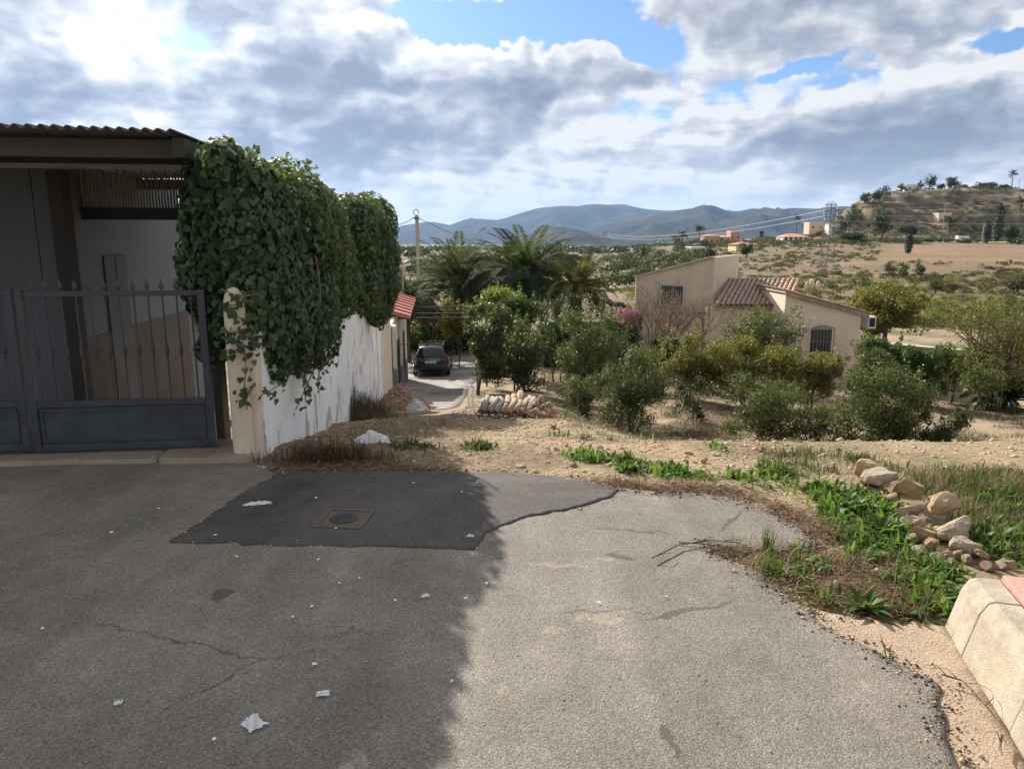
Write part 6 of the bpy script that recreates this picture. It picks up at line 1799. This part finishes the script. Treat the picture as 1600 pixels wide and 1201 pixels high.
def twig(label, pts_px, r=0.004, side=3, L_=.12):
    P = [gpos(*p) + Vector((0, 0, .028 + random.random() * .02)) for p in pts_px]
    b = MB(); b.tube(P, [r * (1 - .6 * i / (len(P) - 1)) for i in range(len(P))], 5)
    for _ in range(side):
        i = random.randrange(len(P) - 1); a = P[i].lerp(P[i + 1], random.random()); an = random.uniform(0, 6.28)
        b.tube([a, a + Vector((math.cos(an) * L_ * .5, math.sin(an) * L_ * .5, .02)), a + Vector((math.cos(an + .3) * L_, math.sin(an + .3) * L_, .005))], [r * .6, r * .4, r * .2], 4)
    o = b.build('twig', M_BARK); tag(o, label, 'twig')
twig('long thin dry twig curving over the sunlit asphalt', [(1018, 883), (1060, 862), (1110, 854), (1150, 856), (1190, 872)], .005, 5)
twig('forked dark twig lying across the gutter and kerb foot', [(1470, 1068), (1500, 1080), (1520, 1100), (1546, 1134)], .004, 6, .09)
twig('short dark twig on the gutter beside the lower kerb block', [(1562, 1170), (1560, 1185), (1563, 1200)], .005, 2, .05)
twig('thin dry twig reaching over the tip of the weed strip', [(1060, 855), (1100, 858), (1135, 866), (1180, 866)], .004, 4)

# manhole cover
def manhole():
    x0, y0 = ground(538, 816); a = R(-6)
    z = float(H0(np.array([x0]), np.array([y0]))[0]) + .021
    t = thing('manhole_cover', 'small square cast iron manhole cover set in the dark asphalt patch', 'manhole cover', (x0, y0, z), a)
    Mi = simple('rusty_iron', (0.115, 0.088, 0.065), 0.7, 0.35, 20.0, 0.002, 150, metal=.3)
    Md = simple('dark_iron', (0.055, 0.055, 0.058), 0.6, 0.3, 20.0, 0.002, 150, metal=.4)
    s = .155
    for (xa, xb, ya, yb) in ((-s, s, -s, -s + .03), (-s, s, s - .03, s), (-s, -s + .03, -s + .031, s - .031), (s - .03, s, -s + .031, s - .031)):
        MB().box(xa, xb, ya, yb, -.01, .009).build('frame', Mi, t)
    MB().box(-s + .031, s - .031, -s + .031, s - .031, -.01, .005).build('plate', Mi, t)
    MB().lathe([(.085, .004), (.085, .010), (.078, .012), (.01, .012)], n=28).build('lid', Md, t)
    rb = MB()
    for k in range(6):
        q = 6.283 * k / 6; rb.bar((.02 * math.cos(q), .02 * math.sin(q), .0135), (.065 * math.cos(q), .065 * math.sin(q), .0135), .012, .004)
    rb.build('lid_ribs', Md, t)
manhole()

# litter
def crumple(label, px, py, w, l, hh, name='plastic_scrap', cat='litter', seed=0, rz=0.0, n=9, m_=M_PLAST, group=None):
    p = gpos(px, py, .022 if py > 742 else .01)
    rs = np.random.default_rng(seed + 77); V = []
    for i in range(n):
        for j in range(n):
            u = i / (n - 1) * 2 - 1; v = j / (n - 1) * 2 - 1
            k = 1 - .35 * rs.random()
            V.append((u * w / 2 * k, v * l / 2 * k, (hh * max(0, 1 - u * u) * max(0, 1 - v * v) + .006) * (0.3 + rs.random())))
    F = [(i * n + j, (i + 1) * n + j, (i + 1) * n + j + 1, i * n + j + 1) for i in range(n - 1) for j in range(n - 1)]
    o = MB().add(V, F).build(name, m_); o.location = p; o.rotation_euler = (0, 0, rz)
    return tag(o, label, cat, group)
crumple('crumpled sheet of clear plastic on the straw by the white wall', 580, 692, .38, .30, .09, 'plastic_sheet', 'plastic sheet', 1, .3, 14)
crumple('thin strip of white plastic on the dark asphalt patch', 403, 793, .20, .05, .02, 'plastic_strip', 'litter', 2, .25)
crumple('crumpled white tissue on the shaded asphalt near the road middle', 397, 1145, .075, .085, .035, 'tissue', 'litter', 3, .9)
crumple('torn white scrap with a blue edge beside the crumpled tissue', 505, 1097, .06, .035, .012, 'paper_scrap', 'litter', 4, .2)
crumple('yellow and white scrap of wrapper on the shaded asphalt', 186, 1112, .035, .025, .012, 'wrapper', 'litter', 5, .4)
crumple('white paper scrap at the corner of the dark asphalt patch', 735, 845, .055, .03, .012, 'paper_scrap', 'litter', 6, 0)
crumple('pointed white scrap on the shaded asphalt below the patch', 665, 940, .05, .025, .01, 'paper_scrap', 'litter', 7, .4)
for i, (px, py) in enumerate([(562, 911), (498, 882), (531, 920), (488, 956), (458, 973), (618, 945), (492, 1046), (525, 832), (337, 842), (646, 760), (722, 775), (494, 783), (370, 876), (175, 838), (248, 800), (706, 1074), (760, 920), (728, 944), (1040, 941), (746, 760), (935, 948), (335, 1165), (68, 992)]):
    crumple('tiny white paper fleck on the asphalt', px, py, random.uniform(.014, .026), random.uniform(.01, .018), .004, 'paper_fleck', 'litter', 20 + i, random.random() * 3, 4, M_WHITE, 'paper flecks on the asphalt')
# orchard floor: fallen leaves and low dry herbs
def litter_floor():
    n = 26000; x = rng.uniform(-1.2, 17, n); y = rng.uniform(9, 34, n)
    keep = fbm(x * .5, y * .5, 4, 41) + .15 * rng.random(n) > .5
    x, y = x[keep], y[keep]
    V, F, T = blades(x, y, .10, .03, 1.3, lie=True)
    tag(obj('leaf_litter', np_mesh('leaf_litter', V, F, ML['dry_leaf'], tint=T)), 'brown fallen leaves covering the orchard floor', 'leaf litter', kind='stuff')
    n = 16000; cx = rng.uniform(1, 17, 500); cy = rng.uniform(10, 34, 500); k = rng.integers(0, 500, n)
    x = cx[k] + rng.normal(0, .12, n); y = cy[k] + rng.normal(0, .12, n)
    V, F, T = blades(x, y, .16, .012, .6)
    tag(obj('grass', np_mesh('grass', V, F, ML['olive_leaf'], tint=T)), 'low grey-green herbs dotted over the orchard soil', 'grass', kind='stuff')
    n = 9000; cx = rng.uniform(3, 17, 220); cy = rng.uniform(9, 30, 220); k = rng.integers(0, 220, n)
    x = cx[k] + rng.normal(0, .16, n); y = cy[k] + rng.normal(0, .16, n)
    V, F, T = blades(x, y, .22, .006, .6)
    tag(obj('dry_straw', np_mesh('dry_straw', V, F, ML['straw'], tint=T)), 'dry grass clumps dotted over the orchard soil', 'straw', kind='stuff')
litter_floor()

# crumbs of asphalt and spilled grit along the broken edges
def crumbs():
    e = np.array(ragged([p for p in _rag[4:]], 0, .02, False)); k = rng.integers(0, len(e), 2600); x = e[k, 0] + rng.normal(0, .05, 2600); y = e[k, 1] + rng.normal(0, .05, 2600)
    e2 = np.array(_pp); k = rng.integers(0, len(e2), 500); x = np.concatenate([x, e2[k, 0] + rng.normal(0, .03, 500)]); y = np.concatenate([y, e2[k, 1] + rng.normal(0, .03, 500)])
    z = H0(x, y) + .018; s_ = rng.gamma(1.6, .0024, len(x)) + .0015
    V = np.concatenate([octa(np.array([a, b, c]), q) for a, b, c, q in zip(x, y, z, s_)]); F = np.concatenate([OF + 6 * q for q in range(len(x))])
    h_ = 1700
    tag(obj('grit', np_mesh('grit', V[:h_ * 6], F[:h_ * 8], M_PATCH)), 'dark crumbs of asphalt along its broken edge', 'grit', kind='stuff')
    tag(obj('grit', np_mesh('grit', V[h_ * 6:], F[h_ * 8:] - h_ * 6, M_ROCK)), 'tan grit spilled along the asphalt edge', 'grit', kind='stuff')
    x = rng.uniform(-4, 2, 900); y = rng.uniform(1.5, 5.2, 900); m = ~outside_asphalt(x, y, -.05); x, y = x[m], y[m]; z = H0(x, y) + .02
    V = np.concatenate([octa(np.array([a, b, c]), random.uniform(.002, .006)) for a, b, c in zip(x, y, z)]); F = np.concatenate([OF + 6 * q for q in range(len(x))])
    tag(obj('grit', np_mesh('grit', V, F, M_ROCKG)), 'loose grit scattered over the asphalt', 'grit', kind='stuff')
crumbs()

# ------------------------------------------------------------------ far vegetation
def far_crowns(x, y, w, hgt, per, size, matn, name, label, cat, lift=0.0):
    """many far plants that read as one mass"""
    n = len(x); z = H(x, y)
    k = np.repeat(np.arange(n), per)
    u = rng.normal(0, 1, (len(k), 3)); u /= np.linalg.norm(u, axis=1)[:, None]; u[:, 2] = np.abs(u[:, 2]) * 1.0 - .25
    r = rng.random(len(k)) ** .4
    P = np.stack([x[k] + u[:, 0] * r * w[k], y[k] + u[:, 1] * r * w[k], z[k] + hgt[k] * (.35 + lift) + u[:, 2] * r * hgt[k] * .65], 1)
    tint = np.clip(rng.beta(2, 2.5, n)[k] * .7 + .3 * rng.random(len(k)), 0, 1)
    V, F, T = leaf_batch(P, u + np.array([0, 0, .3]), size * w[k], None, 'leaf', tint, jit=.6, aspect=.8)
    return tag(obj(name, np_mesh(name, V, F, ML[matn], tint=T)), label, cat, kind='stuff')
def field_points(n, amin, amax, d0, d1, thr=None, seed=0, sc=30.0, power=1.0):
    a = rng.uniform(amin, amax, n * 4); d = d0 * (d1 / d0) ** (rng.random(n * 4) ** power)
    x = a * d; y = d
    if thr is not None:
        m = fbm(x / sc, y / sc, 3, seed) > thr; x, y = x[m], y[m]
    return x[:n], y[:n]
ML['grove_leaf'] = leafy('grove_leaf', [(0.0, (0.018, 0.030, 0.012)), (0.6, (0.045, 0.060, 0.024)), (1.0, (0.09, 0.10, 0.042))], .15, .6, .15)
ML['scrub_leaf'] = leafy('scrub_leaf', [(0.0, (0.045, 0.050, 0.022)), (0.6, (0.10, 0.095, 0.045)), (1.0, (0.19, 0.155, 0.08))], .15, .7, .1)
# groves on the valley floor
x, y = field_points(300, -0.22, 0.27, 84, 300, .46, 49, 45.0)
far_crowns(x, y, rng.uniform(1.6, 3.2, len(x)), rng.uniform(2.2, 4.6, len(x)), 230, .17, 'grove_leaf', 'woodland', 'belt of dark green groves across the valley behind the garden', 'trees')
x, y = field_points(330, -0.35, 0.30, 400, 2600, .50, 51, 160.0)
far_crowns(x, y, rng.uniform(3, 8, len(x)), rng.uniform(2.5, 5, len(x)), 40, .42, 'grove_leaf', 'woodland', 'scattered far groves on the plain before the mountains', 'trees')
# scrub on the fields to the right
x, y = field_points(2600, 0.20, 0.80, 56, 240, .44, 47, 9.0)
m = ~((x / y > .50) & (y > 146) & (y < 240)); x, y = x[m], y[m]
far_crowns(x, y, rng.uniform(.25, 1.0, len(x)), rng.uniform(.25, .9, len(x)), 46, .34, 'scrub_leaf', 'scrub', 'low grey-green scrub over the fields beyond the villa', 'scrub')
x, y = field_points(420, 0.15, 0.62, 50, 110, .45, 57, 8.0)
far_crowns(x, y, rng.uniform(.4, 1.3, len(x)), rng.uniform(.5, 1.3, len(x)), 110, .19, 'pomegranate_leaf', 'scrub', 'yellowing brambles on the field edge behind the villa', 'scrub')
# hillside scrub
x = rng.uniform(170, 500, 5200); y = rng.uniform(360, 560, 5200); m = fbm(x / 24, y / 24, 3, 63) > .44; x, y = x[m], y[m]
far_crowns(x, y, rng.uniform(.8, 2.4, len(x)), rng.uniform(.8, 2.2, len(x)), 30, .45, 'scrub_leaf', 'scrub', 'dry scrub clinging to the rocky hill', 'scrub')
x, y = field_points(330, 0.22, 0.55, 225, 380, .45, 67, 30.0)
far_crowns(x, y, rng.uniform(.9, 2.2, len(x)), rng.uniform(.9, 2.4, len(x)), 50, .34, 'scrub_leaf', 'scrub', 'bushes around the far houses and road', 'scrub')

def far_tree(label, px, py_base, py_top, wpx, Y, matn='grove_leaf', shape='round', name='tree', n=700, group=None, trunk_frac=.2, seat=True):
    b = at(px, py_base, Y); z0 = h(b.x, Y); t = at(px, py_top, Y)
    if seat: b.z = z0
    H_ = min(max(t.z - b.z, 1.0), (py_base - py_top) / FPX * Y * 1.5 + .5); w = wpx / 2 / FPX * Y * 1.02
    r = thing(name, label, 'tree' if 'palm' not in name else 'palm', (b.x, Y, b.z), 0, group)
    zc = H_ * (trunk_frac + (1 - trunk_frac) / 2); hz = H_ * (1 - trunk_frac) / 2
    if shape == 'cypress':
        s = rng.random(n); rad = w * np.sin(np.pi * np.clip(.12 + s * .88, 0, 1)) ** .7; a = rng.uniform(0, 6.283, n); q = rng.random(n) ** .4
        P = np.stack([np.cos(a) * rad * q, np.sin(a) * rad * q, H_ * (.05 + .95 * s)], 1); N = np.stack([np.cos(a), np.sin(a), .6 + 0 * a], 1); sz = w * .42
    else:
        cen = []; rad = []
        for k in range(14 if shape == 'round' else 20):
            while True:
                u = Vector((random.uniform(-1, 1), random.uniform(-1, 1), random.uniform(-1, 1)))
                if u.length < .9: break
            f = .6 if shape == 'flat' else 1.0
            cen.append((u.x * w * .75, u.y * w * .75, zc + u.z * hz * .8 * f)); q = random.uniform(.28, .48); rad.append((w * q, w * q, min(w, hz) * q))
        P, N, _ = crown_points(cen, rad, n, .4); N = N + np.array([0, 0, .3]); sz = w * .17
    V, F, T = leaf_batch(P, N, sz, None, 'leaf', rng.beta(2, 2.5, n), jit=.5, aspect=.7)
    obj('crown', np_mesh('crown', V, F, ML[matn], tint=T), r)
    MB().tube([(0, 0, -.5), (0, 0, zc)], [max(.12, w * .08), max(.06, w * .04)], 7).build('trunk', M_BARK, r)
    return r
HY = 415
for (lab, px, pb, pt, w, Y, shp, mt) in (
        ('round dark pine on the brow of the hill', 1453, 285, 267, 20, 470, 'round', 'dark_leaf'), ('small dark bush-like tree beside the brow pine', 1440, 286, 275, 10, 468, 'round', 'dark_leaf'),
        ('dark leaning pine on the hill crest next to the brow pine', 1486, 295, 275, 22, 468, 'round', 'dark_leaf'), ('low dark pine joined to the leaning pine on the crest', 1472, 286, 277, 14, 470, 'flat', 'dark_leaf'),
        ('flat-topped umbrella pine alone on the hill crest', 1541, 290, 278, 28, 480, 'flat', 'dark_leaf'), ('small round tree where the hill crest drops steeply', 1410, 285, 277, 14, 465, 'round', 'grove_leaf'),
        ('bushy tree on the shoulder of the hill below the lone palm', 1566, 310, 287, 18, 460, 'round', 'grove_leaf'), ('low tree patch on the crest beside the umbrella pine', 1504, 290, 283, 16, 475, 'flat', 'grove_leaf')):
    far_tree(lab, px, pb, pt, w * 1.2, Y, mt, shp, n=800, trunk_frac=.08)
for i, (px, pb, pt, w, Y) in enumerate(((1316, 340, 306, 22, 400), (1335, 335, 312, 22, 410), (1350, 325, 299, 20, 420), (1366, 318, 296, 18, 425), (1382, 305, 287, 20, 432), (1328, 338, 318, 18, 405))):
    far_tree('pine in the row climbing the steep flank of the hill', px, pb, pt, w * 1.25, Y, 'grove_leaf', 'round', n=700, trunk_frac=.04, group='pines up the hill flank')
for (lab, px, pb, pt, w, Y, shp, mt, tf) in (
        ('tall dark layered pine below the hill', 1377, 383, 328, 40, 255, 'round', 'dark_leaf', .12), ('broad dark pine beside the layered pine', 1416, 372, 348, 36, 262, 'flat', 'dark_leaf', .3), ('dark spreading bush between the pylon and the layered pine', 1330, 385, 360, 44, 250, 'flat', 'dark_leaf', .08),
        ('tall dark cypress, larger of the pair near the pale field', 1556, 385, 318, 15, 262, 'cypress', 'dark_leaf', 0), ('short cypress standing next to the field pole', 1540, 385, 347, 11, 258, 'cypress', 'dark_leaf', 0), ('slim dark cypress standing out in the brown field', 1418, 402, 362, 12, 190, 'cypress', 'dark_leaf', 0),
        ('round green tree next to the tall cypress', 1580, 385, 350, 40, 262, 'round', 'grove_leaf', .1), ('big round tree behind the parapet of the villa', 1166, 405, 378, 28, 175, 'round', 'grove_leaf', .1),
        ('dark tree between the ochre cube house and the parapet', 1108, 408, 385, 30, 170, 'round', 'grove_leaf', .1), ('round tree standing alone above the valley groves', 1004, 395, 382, 16, 240, 'round', 'dark_leaf', .1),
        ('round tree on the skyline above the far road', 1190, 366, 355, 12, 420, 'round', 'dark_leaf', .15)):
    far_tree(lab, px, pb, pt, w, Y, mt, shp, n=900, trunk_frac=tf)
for i, (px, w) in enumerate(((1390, 24), (1412, 24), (1437, 25))):
    far_tree(('round grey-green olive, first of three in the brown field', 'round grey-green olive, middle of three in the brown field', 'round grey-green olive, last of three beside the bare slope')[i], px, 424, 407, w, 118, 'olive_leaf', 'round', n=900, trunk_frac=.05, name='olive_tree')
for i, (px, w, pb, pt) in enumerate(((1462, 30, 450, 433), (1490, 26, 446, 435), (1590, 60, 452, 424))):
    far_tree(('low scrubby bush on the near slope below the olives', 'small dark bush on the near slope', 'wide scrubby bush at the edge of the near slope')[i], px, pb, pt, w, 92, 'scrub_leaf', 'flat', n=700, trunk_frac=.02, name='bush')
for (px, w, Y) in ((1448, 30, 252), (1475, 34, 254), (1505, 36, 252), (1526, 30, 255), (1590, 36, 250)):
    far_tree('low green hedge bush along the far edge of the brown field', px, 385, 372, w, Y, 'citrus_leaf', 'flat', n=420, trunk_frac=.02, name='bush', group='hedge bushes by the field')
def far_palm(label, px, pb, pt, Y, R_, n=22):
    b = at(px, pb, Y); t = at(px, pt, Y); z0 = h(b.x, Y); hg = min(t.z - z0 - R_ * .4, (pb - pt) / FPX * Y * 1.6)
    r = thing('palm_tree', label, 'palm', (b.x, Y, z0))
    MB().tube([(0, 0, -.3), (0, 0, hg)], [.3, .22], 8).build('trunk', M_BARK, r)
    for k in range(n):
        o = obj('frond', FARFROND[k % 2], r); o.location = (0, 0, hg); o.scale = (R_, R_, R_)
        o.rotation_euler = (random.gauss(0, .2), -random.uniform(-.5, 1.25), k * 2.4)
FARFROND = [frond_mesh(1.0, d, .30, 'grove_leaf', 12, 5) for d in (.8, 1.5)]
far_palm('lone palm with round crown on the hill top', 1581, 289, 268, 475, 3.4)
far_palm('shaggy palm in the pale field below the hill', 1481, 385, 340, 250, 2.8, 26)
far_palm('tall thin palm at the skyline near the far bungalow', 1244, 362, 337, 380, 2.2)
far_palm('palm beside the terracotta house', 1092, 378, 352, 300, 3.0); far_palm('dark palm in the cluster near the terracotta house', 1066, 386, 363, 290, 3.0); far_palm('far palm above the tallest garden palm', 1055, 388, 366, 285, 2.6); far_palm('tall palm next to the round tree by the cypresses', 1588, 380, 310, 300, 3.6, 26)

# ------------------------------------------------------------------ far buildings
M_ORANGE = simple('terracotta_wall', (0.52, 0.27, 0.17), 0.9, 0.12, .5)
M_OCHRE = simple('ochre_wall', (0.62, 0.47, 0.27), 0.9, 0.1, .5)
def far_house(label, px0, px1, py_top, py_base, Y, wallm, roofm, depth=8.0, roof=1.4, wins=4, flat=False, rz=0.0):
    gx_, gy_ = ground((px0 + px1) / 2, py_base)
    if 0.6 * Y < gy_ < 1.5 * Y: Y = gy_
    a = at(px0, py_base, Y); b = at(px1, py_base, Y); w = b.x - a.x; x0 = (a.x + b.x) / 2; z0 = h(x0, Y)
    hg = min(max((py_base - py_top) / FPX * Y * 1.05, 2.6), 6.0)
    t = thing('far_house', label, 'house', (x0, Y, z0), rz)
    wall_h = hg if flat else hg - roof
    MB().box(-w / 2, w / 2, 0, depth, -1.5, wall_h).build('wall', wallm, t)
    if flat:
        MB().box(-w / 2 - .15, w / 2 + .15, -.15, depth + .15, wall_h + .002, wall_h + .3).build('roof', M_WHITE, t)
    else:
        e = .45
        MB().add([(-w / 2 - e, -e, wall_h - .02), (w / 2 + e, -e, wall_h - .02), (w / 2 + e, depth + e, wall_h - .02), (-w / 2 - e, depth + e, wall_h - .02), (-w / 2 + depth * .35, depth / 2, hg), (w / 2 - depth * .35, depth / 2, hg)], [(0, 1, 5, 4), (1, 2, 5), (2, 3, 4, 5), (3, 0, 4), (3, 2, 1, 0)]).build('roof', roofm, t)
    for k in range(wins):
        xx = -w / 2 + w * (k + .5) / wins; zz = max(.7, wall_h * .35)
        f = MB().box(xx - .7, xx + .7, -.06, -.002, zz - .1, zz + 1.4).build('window', M_WHITE, t)
        MB().box(xx - .58, xx + .58, -.075, -.062, zz, zz + 1.3).build('pane', M_GLASS, f)
    return t
far_house('terracotta house with red roof and dark verandah among palms', 1100, 1124, 367, 383, 300, M_ORANGE, M_RED, 9, 1.3, 3)
far_house('pink-walled house with small dome next to the terracotta house', 1124, 1142, 368, 380, 310, M_OCHRE, M_ORANGE, 8, 1.2, 2)
far_house('orange house standing behind the pink-walled house', 1141, 1156, 363, 378, 330, M_ORANGE, M_ORANGE, 8, .8, 2, True)
far_house('ochre cube house with tower behind the villa parapet', 1080, 1102, 390, 402, 200, M_OCHRE, M_WHITE, 7, .3, 2, True)
far_house('white bungalow with red roofs beside the far road', 1224, 1262, 366, 379, 290, M_WHITE, M_ORANGE, 9, 1.4, 5)
far_house('long low house with flat pale roof at the foot of the hill', 1264, 1300, 350, 362, 350, M_OCHRE, M_WHITE, 8, .3, 3, True)
far_house('white flat-roofed shed beside the pylon', 1296, 1318, 352, 363, 330, M_WHITE, M_WHITE, 7, .3, 2, True)
far_house('small pale ruin on the hillside', 1466, 1486, 335, 345, 372, M_STUCCO2, M_WHITE, 6, .3, 1, True)
far_house('white house on the brow of the hill', 1416, 1440, 281, 290, 472, M_WHITE, M_WHITE, 8, .3, 2, True)
far_house('low pale wall-like farm building below the parapet of the field', 1150, 1180, 385, 392, 260, M_OCHRE, M_RED, 8, .8, 2)
for i in range(34):
    px = random.choice((random.uniform(600, 700), random.uniform(880, 1050), random.uniform(560, 800)))
    Y = random.uniform(1700, 3000); w = random.uniform(7, 15); p = at(px, 380, Y); z = h(p.x, Y)
    t = thing('town_house', 'tiny pale house in the distant town under the mountains', 'house', (p.x, Y, z), random.uniform(-.4, .4), 'houses of the distant town')
    hh = random.uniform(5, 11)
    MB().box(-w / 2, w / 2, 0, w * .6, -3, hh).build('wall', random.choice((M_WHITE, M_OCHRE, M_STUCCO2, M_WHITE)), t)
    MB().add([(-w / 2 - .4, -.4, hh), (w / 2 + .4, -.4, hh), (w / 2 + .4, w * .6 + .4, hh), (-w / 2 - .4, w * .6 + .4, hh), (-w / 2, w * .3, hh + 2), (w / 2, w * .3, hh + 2)], [(0, 1, 5, 4), (1, 2, 5), (2, 3, 4, 5), (3, 0, 4), (3, 2, 1, 0)]).build('roof', random.choice((M_RED, M_TILE, M_ORANGE)), t)
# white van by the field hedge
p = at(1505, 378, 258); z = h(p.x, 258)
vn = thing('van', 'small white van parked behind the hedge of the brown field', 'van', (p.x, 258, z))
MB().add([(-2.4, -.9, .4), (2.4, -.9, .4), (2.4, .9, .4), (-2.4, .9, .4), (-2.4, -.9, 2.3), (1.2, -.9, 2.3), (1.2, .9, 2.3), (-2.4, .9, 2.3), (2.4, -.9, 1.2), (2.4, .9, 1.2)], [(3, 2, 1, 0), (4, 5, 6, 7), (0, 1, 8, 5, 4), (2, 3, 7, 6, 9), (1, 2, 9, 8), (8, 9, 6, 5), (3, 0, 4, 7)]).build('body', M_WHITE, vn)
for xx in (-1.6, 1.6):
    for yy in (-.85, .85):
        w_ = MB().lathe([(.2, -.1), (.36, -.08), (.36, .08), (.2, .1)], n=12).build('wheel', M_BLACK, vn); w_.location = (xx, yy, .36); w_.rotation_euler = (R(90), 0, 0)
MB().add([(1.35, -.912, 1.3), (2.1, -.912, 1.3), (1.35, -.912, 2.0)], [(0, 1, 2)]).build('window', M_GLASS, vn)

# far road winding to the skyline
def far_road():
    path = [(0.395, 235), (0.380, 262), (0.356, 290), (0.343, 330), (0.337, 370), (0.332, 410), (0.325, 460), (0.312, 540)]
    V = []; F = []
    t = np.linspace(0, len(path) - 1, 60); aa = np.interp(t, range(len(path)), [p[0] for p in path]); dd = np.interp(t, range(len(path)), [p[1] for p in path])
    x = aa * dd; y = dd
    for i in range(60):
        j = min(i + 1, 59); k = max(i - 1, 0); d = Vector((x[j] - x[k], y[j] - y[k], 0)).normalized(); s = Vector((-d.y, d.x, 0)) * 3.4
        for sg in (-1, -.33, .33, 1):
            px_, py_ = x[i] + s.x * sg, y[i] + s.y * sg; V.append((px_, py_, h(px_, py_) + .35))
    for i in range(59):
        for k in range(3): F.append((i * 4 + k, i * 4 + k + 1, (i + 1) * 4 + k + 1, (i + 1) * 4 + k))
    tag(MB().add(V, F).build('far_road', simple('far_asphalt', (0.30, 0.29, 0.28), .9, .1, .1)), kind='structure')
far_road()

# ------------------------------------------------------------------ pylon, poles and power lines
def pylon(label, px, py_top, py_base, Y, w0, w1, arms):
    b = at(px, py_base, Y); z0 = h(b.x, Y); H_ = at(px, py_top, Y).z - z0
    t = thing('pylon', label, 'pylon', (b.x, Y, z0), .3)
    def c(k, s): w = (w0 + (w1 - w0) * k) / 2; return [Vector((i * w, j * w, H_ * k)) for (i, j) in ((-1, -1), (1, -1), (1, 1), (-1, 1))][s]
    for s in range(4):
        MB().bar(c(-.01, s), c(1, s), .07).build('leg', M_METAL, t)
    br = MB(); n = 13
    for k in range(n):
        for s in range(4):
            a, d = (s, (s + 1) % 4) if k % 2 else ((s + 1) % 4, s)
            br.bar(c(k / n, a), c((k + 1) / n, d), .032); br.bar(c((k + 1) / n, s), c((k + 1) / n, (s + 1) % 4), .03)
    br.build('lattice', M_METAL, t)
    pts = []
    for (k, L_) in arms:
        ar = MB(); ar.bar((-L_, 0, H_ * k), (L_, 0, H_ * k), .10); ar.bar((-L_, 0, H_ * k), (0, 0, H_ * k + .6), .06); ar.bar((L_, 0, H_ * k), (0, 0, H_ * k + .6), .06)
        o = ar.build('cross_arm', M_METAL, t)
        for sg in (-1, 1):
            MB().lathe([(.03, -.55), (.09, -.45), (.04, -.38), (.09, -.28), (.04, -.2), (.03, 0)], (sg * L_, 0, H_ * k - .05), 8).build('insulator', M_WHITE, o)
        pts.append(Vector((b.x, Y, z0 + H_ * k - .6)))
    return pts
pp = pylon('steel lattice pylon standing in the scrub behind the villa', 1289, 318, 442, 120, 1.7, .9, ((.98, 1.1), (.9, 1.3), (.82, 1.1)))
def line(label, a, b, sag, r):
    tag(wire(a, b, sag, r, 20).build('power_line', M_STEEL), label, 'power line')
for i, (py, lab) in enumerate(((312, 'uppermost power line running from the pylon past the hill'), (332, 'middle power line running from the pylon past the hill'), (350, 'lowest power line running from the pylon past the hill'))):
    line(lab, pp[i], at(1760, py - 4, 150), .5, .022)
fp = pylon('far lattice pylon rising above the groves near the tallest palm', 944, 362, 410, 330, 2.2, 1.0, ((.97, 2.2), (.88, 1.8)))
line('upper power line between the two pylons', pp[0], fp[0], 2.5, .035); line('lower power line between the two pylons', pp[1], fp[1], 2.5, .035)
for (lab, px, pt, pb, Y) in (('grey field pole beside the short cypress', 1533, 348, 388, 250), ('grey field pole beside the dark spreading bush', 1356, 360, 388, 248), ('thin pole on the slope below the ruin', 1475, 322, 340, 380), ('thin pole on the hill crest near the lone palm', 1592, 280, 292, 470)):
    b = at(px, pb, Y); z0 = h(b.x, Y); o = thing('field_pole', lab, 'pole', (b.x, Y, z0)); H_ = max(3, at(px, pt, Y).z - z0)
    MB().tube([(0, 0, -.3), (0, 0, H_)], [.17, .12], 8).build('shaft', M_CONCP, o); MB().bar((-.8, 0, H_ - .3), (.8, 0, H_ - .3), .12).build('cross_arm', M_METAL, o)

# ------------------------------------------------------------------ air
hz = MB().box(-13500, 13500, -400, 12500, -45, 620).build('haze', M_WHITE)
m_ = bpy.data.materials.new('haze'); m_.use_nodes = True
g_ = NT(m_.node_tree); o_ = g_.n('ShaderNodeOutputMaterial'); v_ = g_.n('ShaderNodeVolumePrincipled')
v_.inputs['Color'].default_value = (0.36, 0.58, 1.0, 1); v_.inputs['Density'].default_value = 0.000047; v_.inputs['Anisotropy'].default_value = 0.25
g_.t.links.new(v_.outputs[0], o_.inputs['Volume'])
hz.data.materials.clear(); hz.data.materials.append(m_)
tag(hz, kind='stuff')
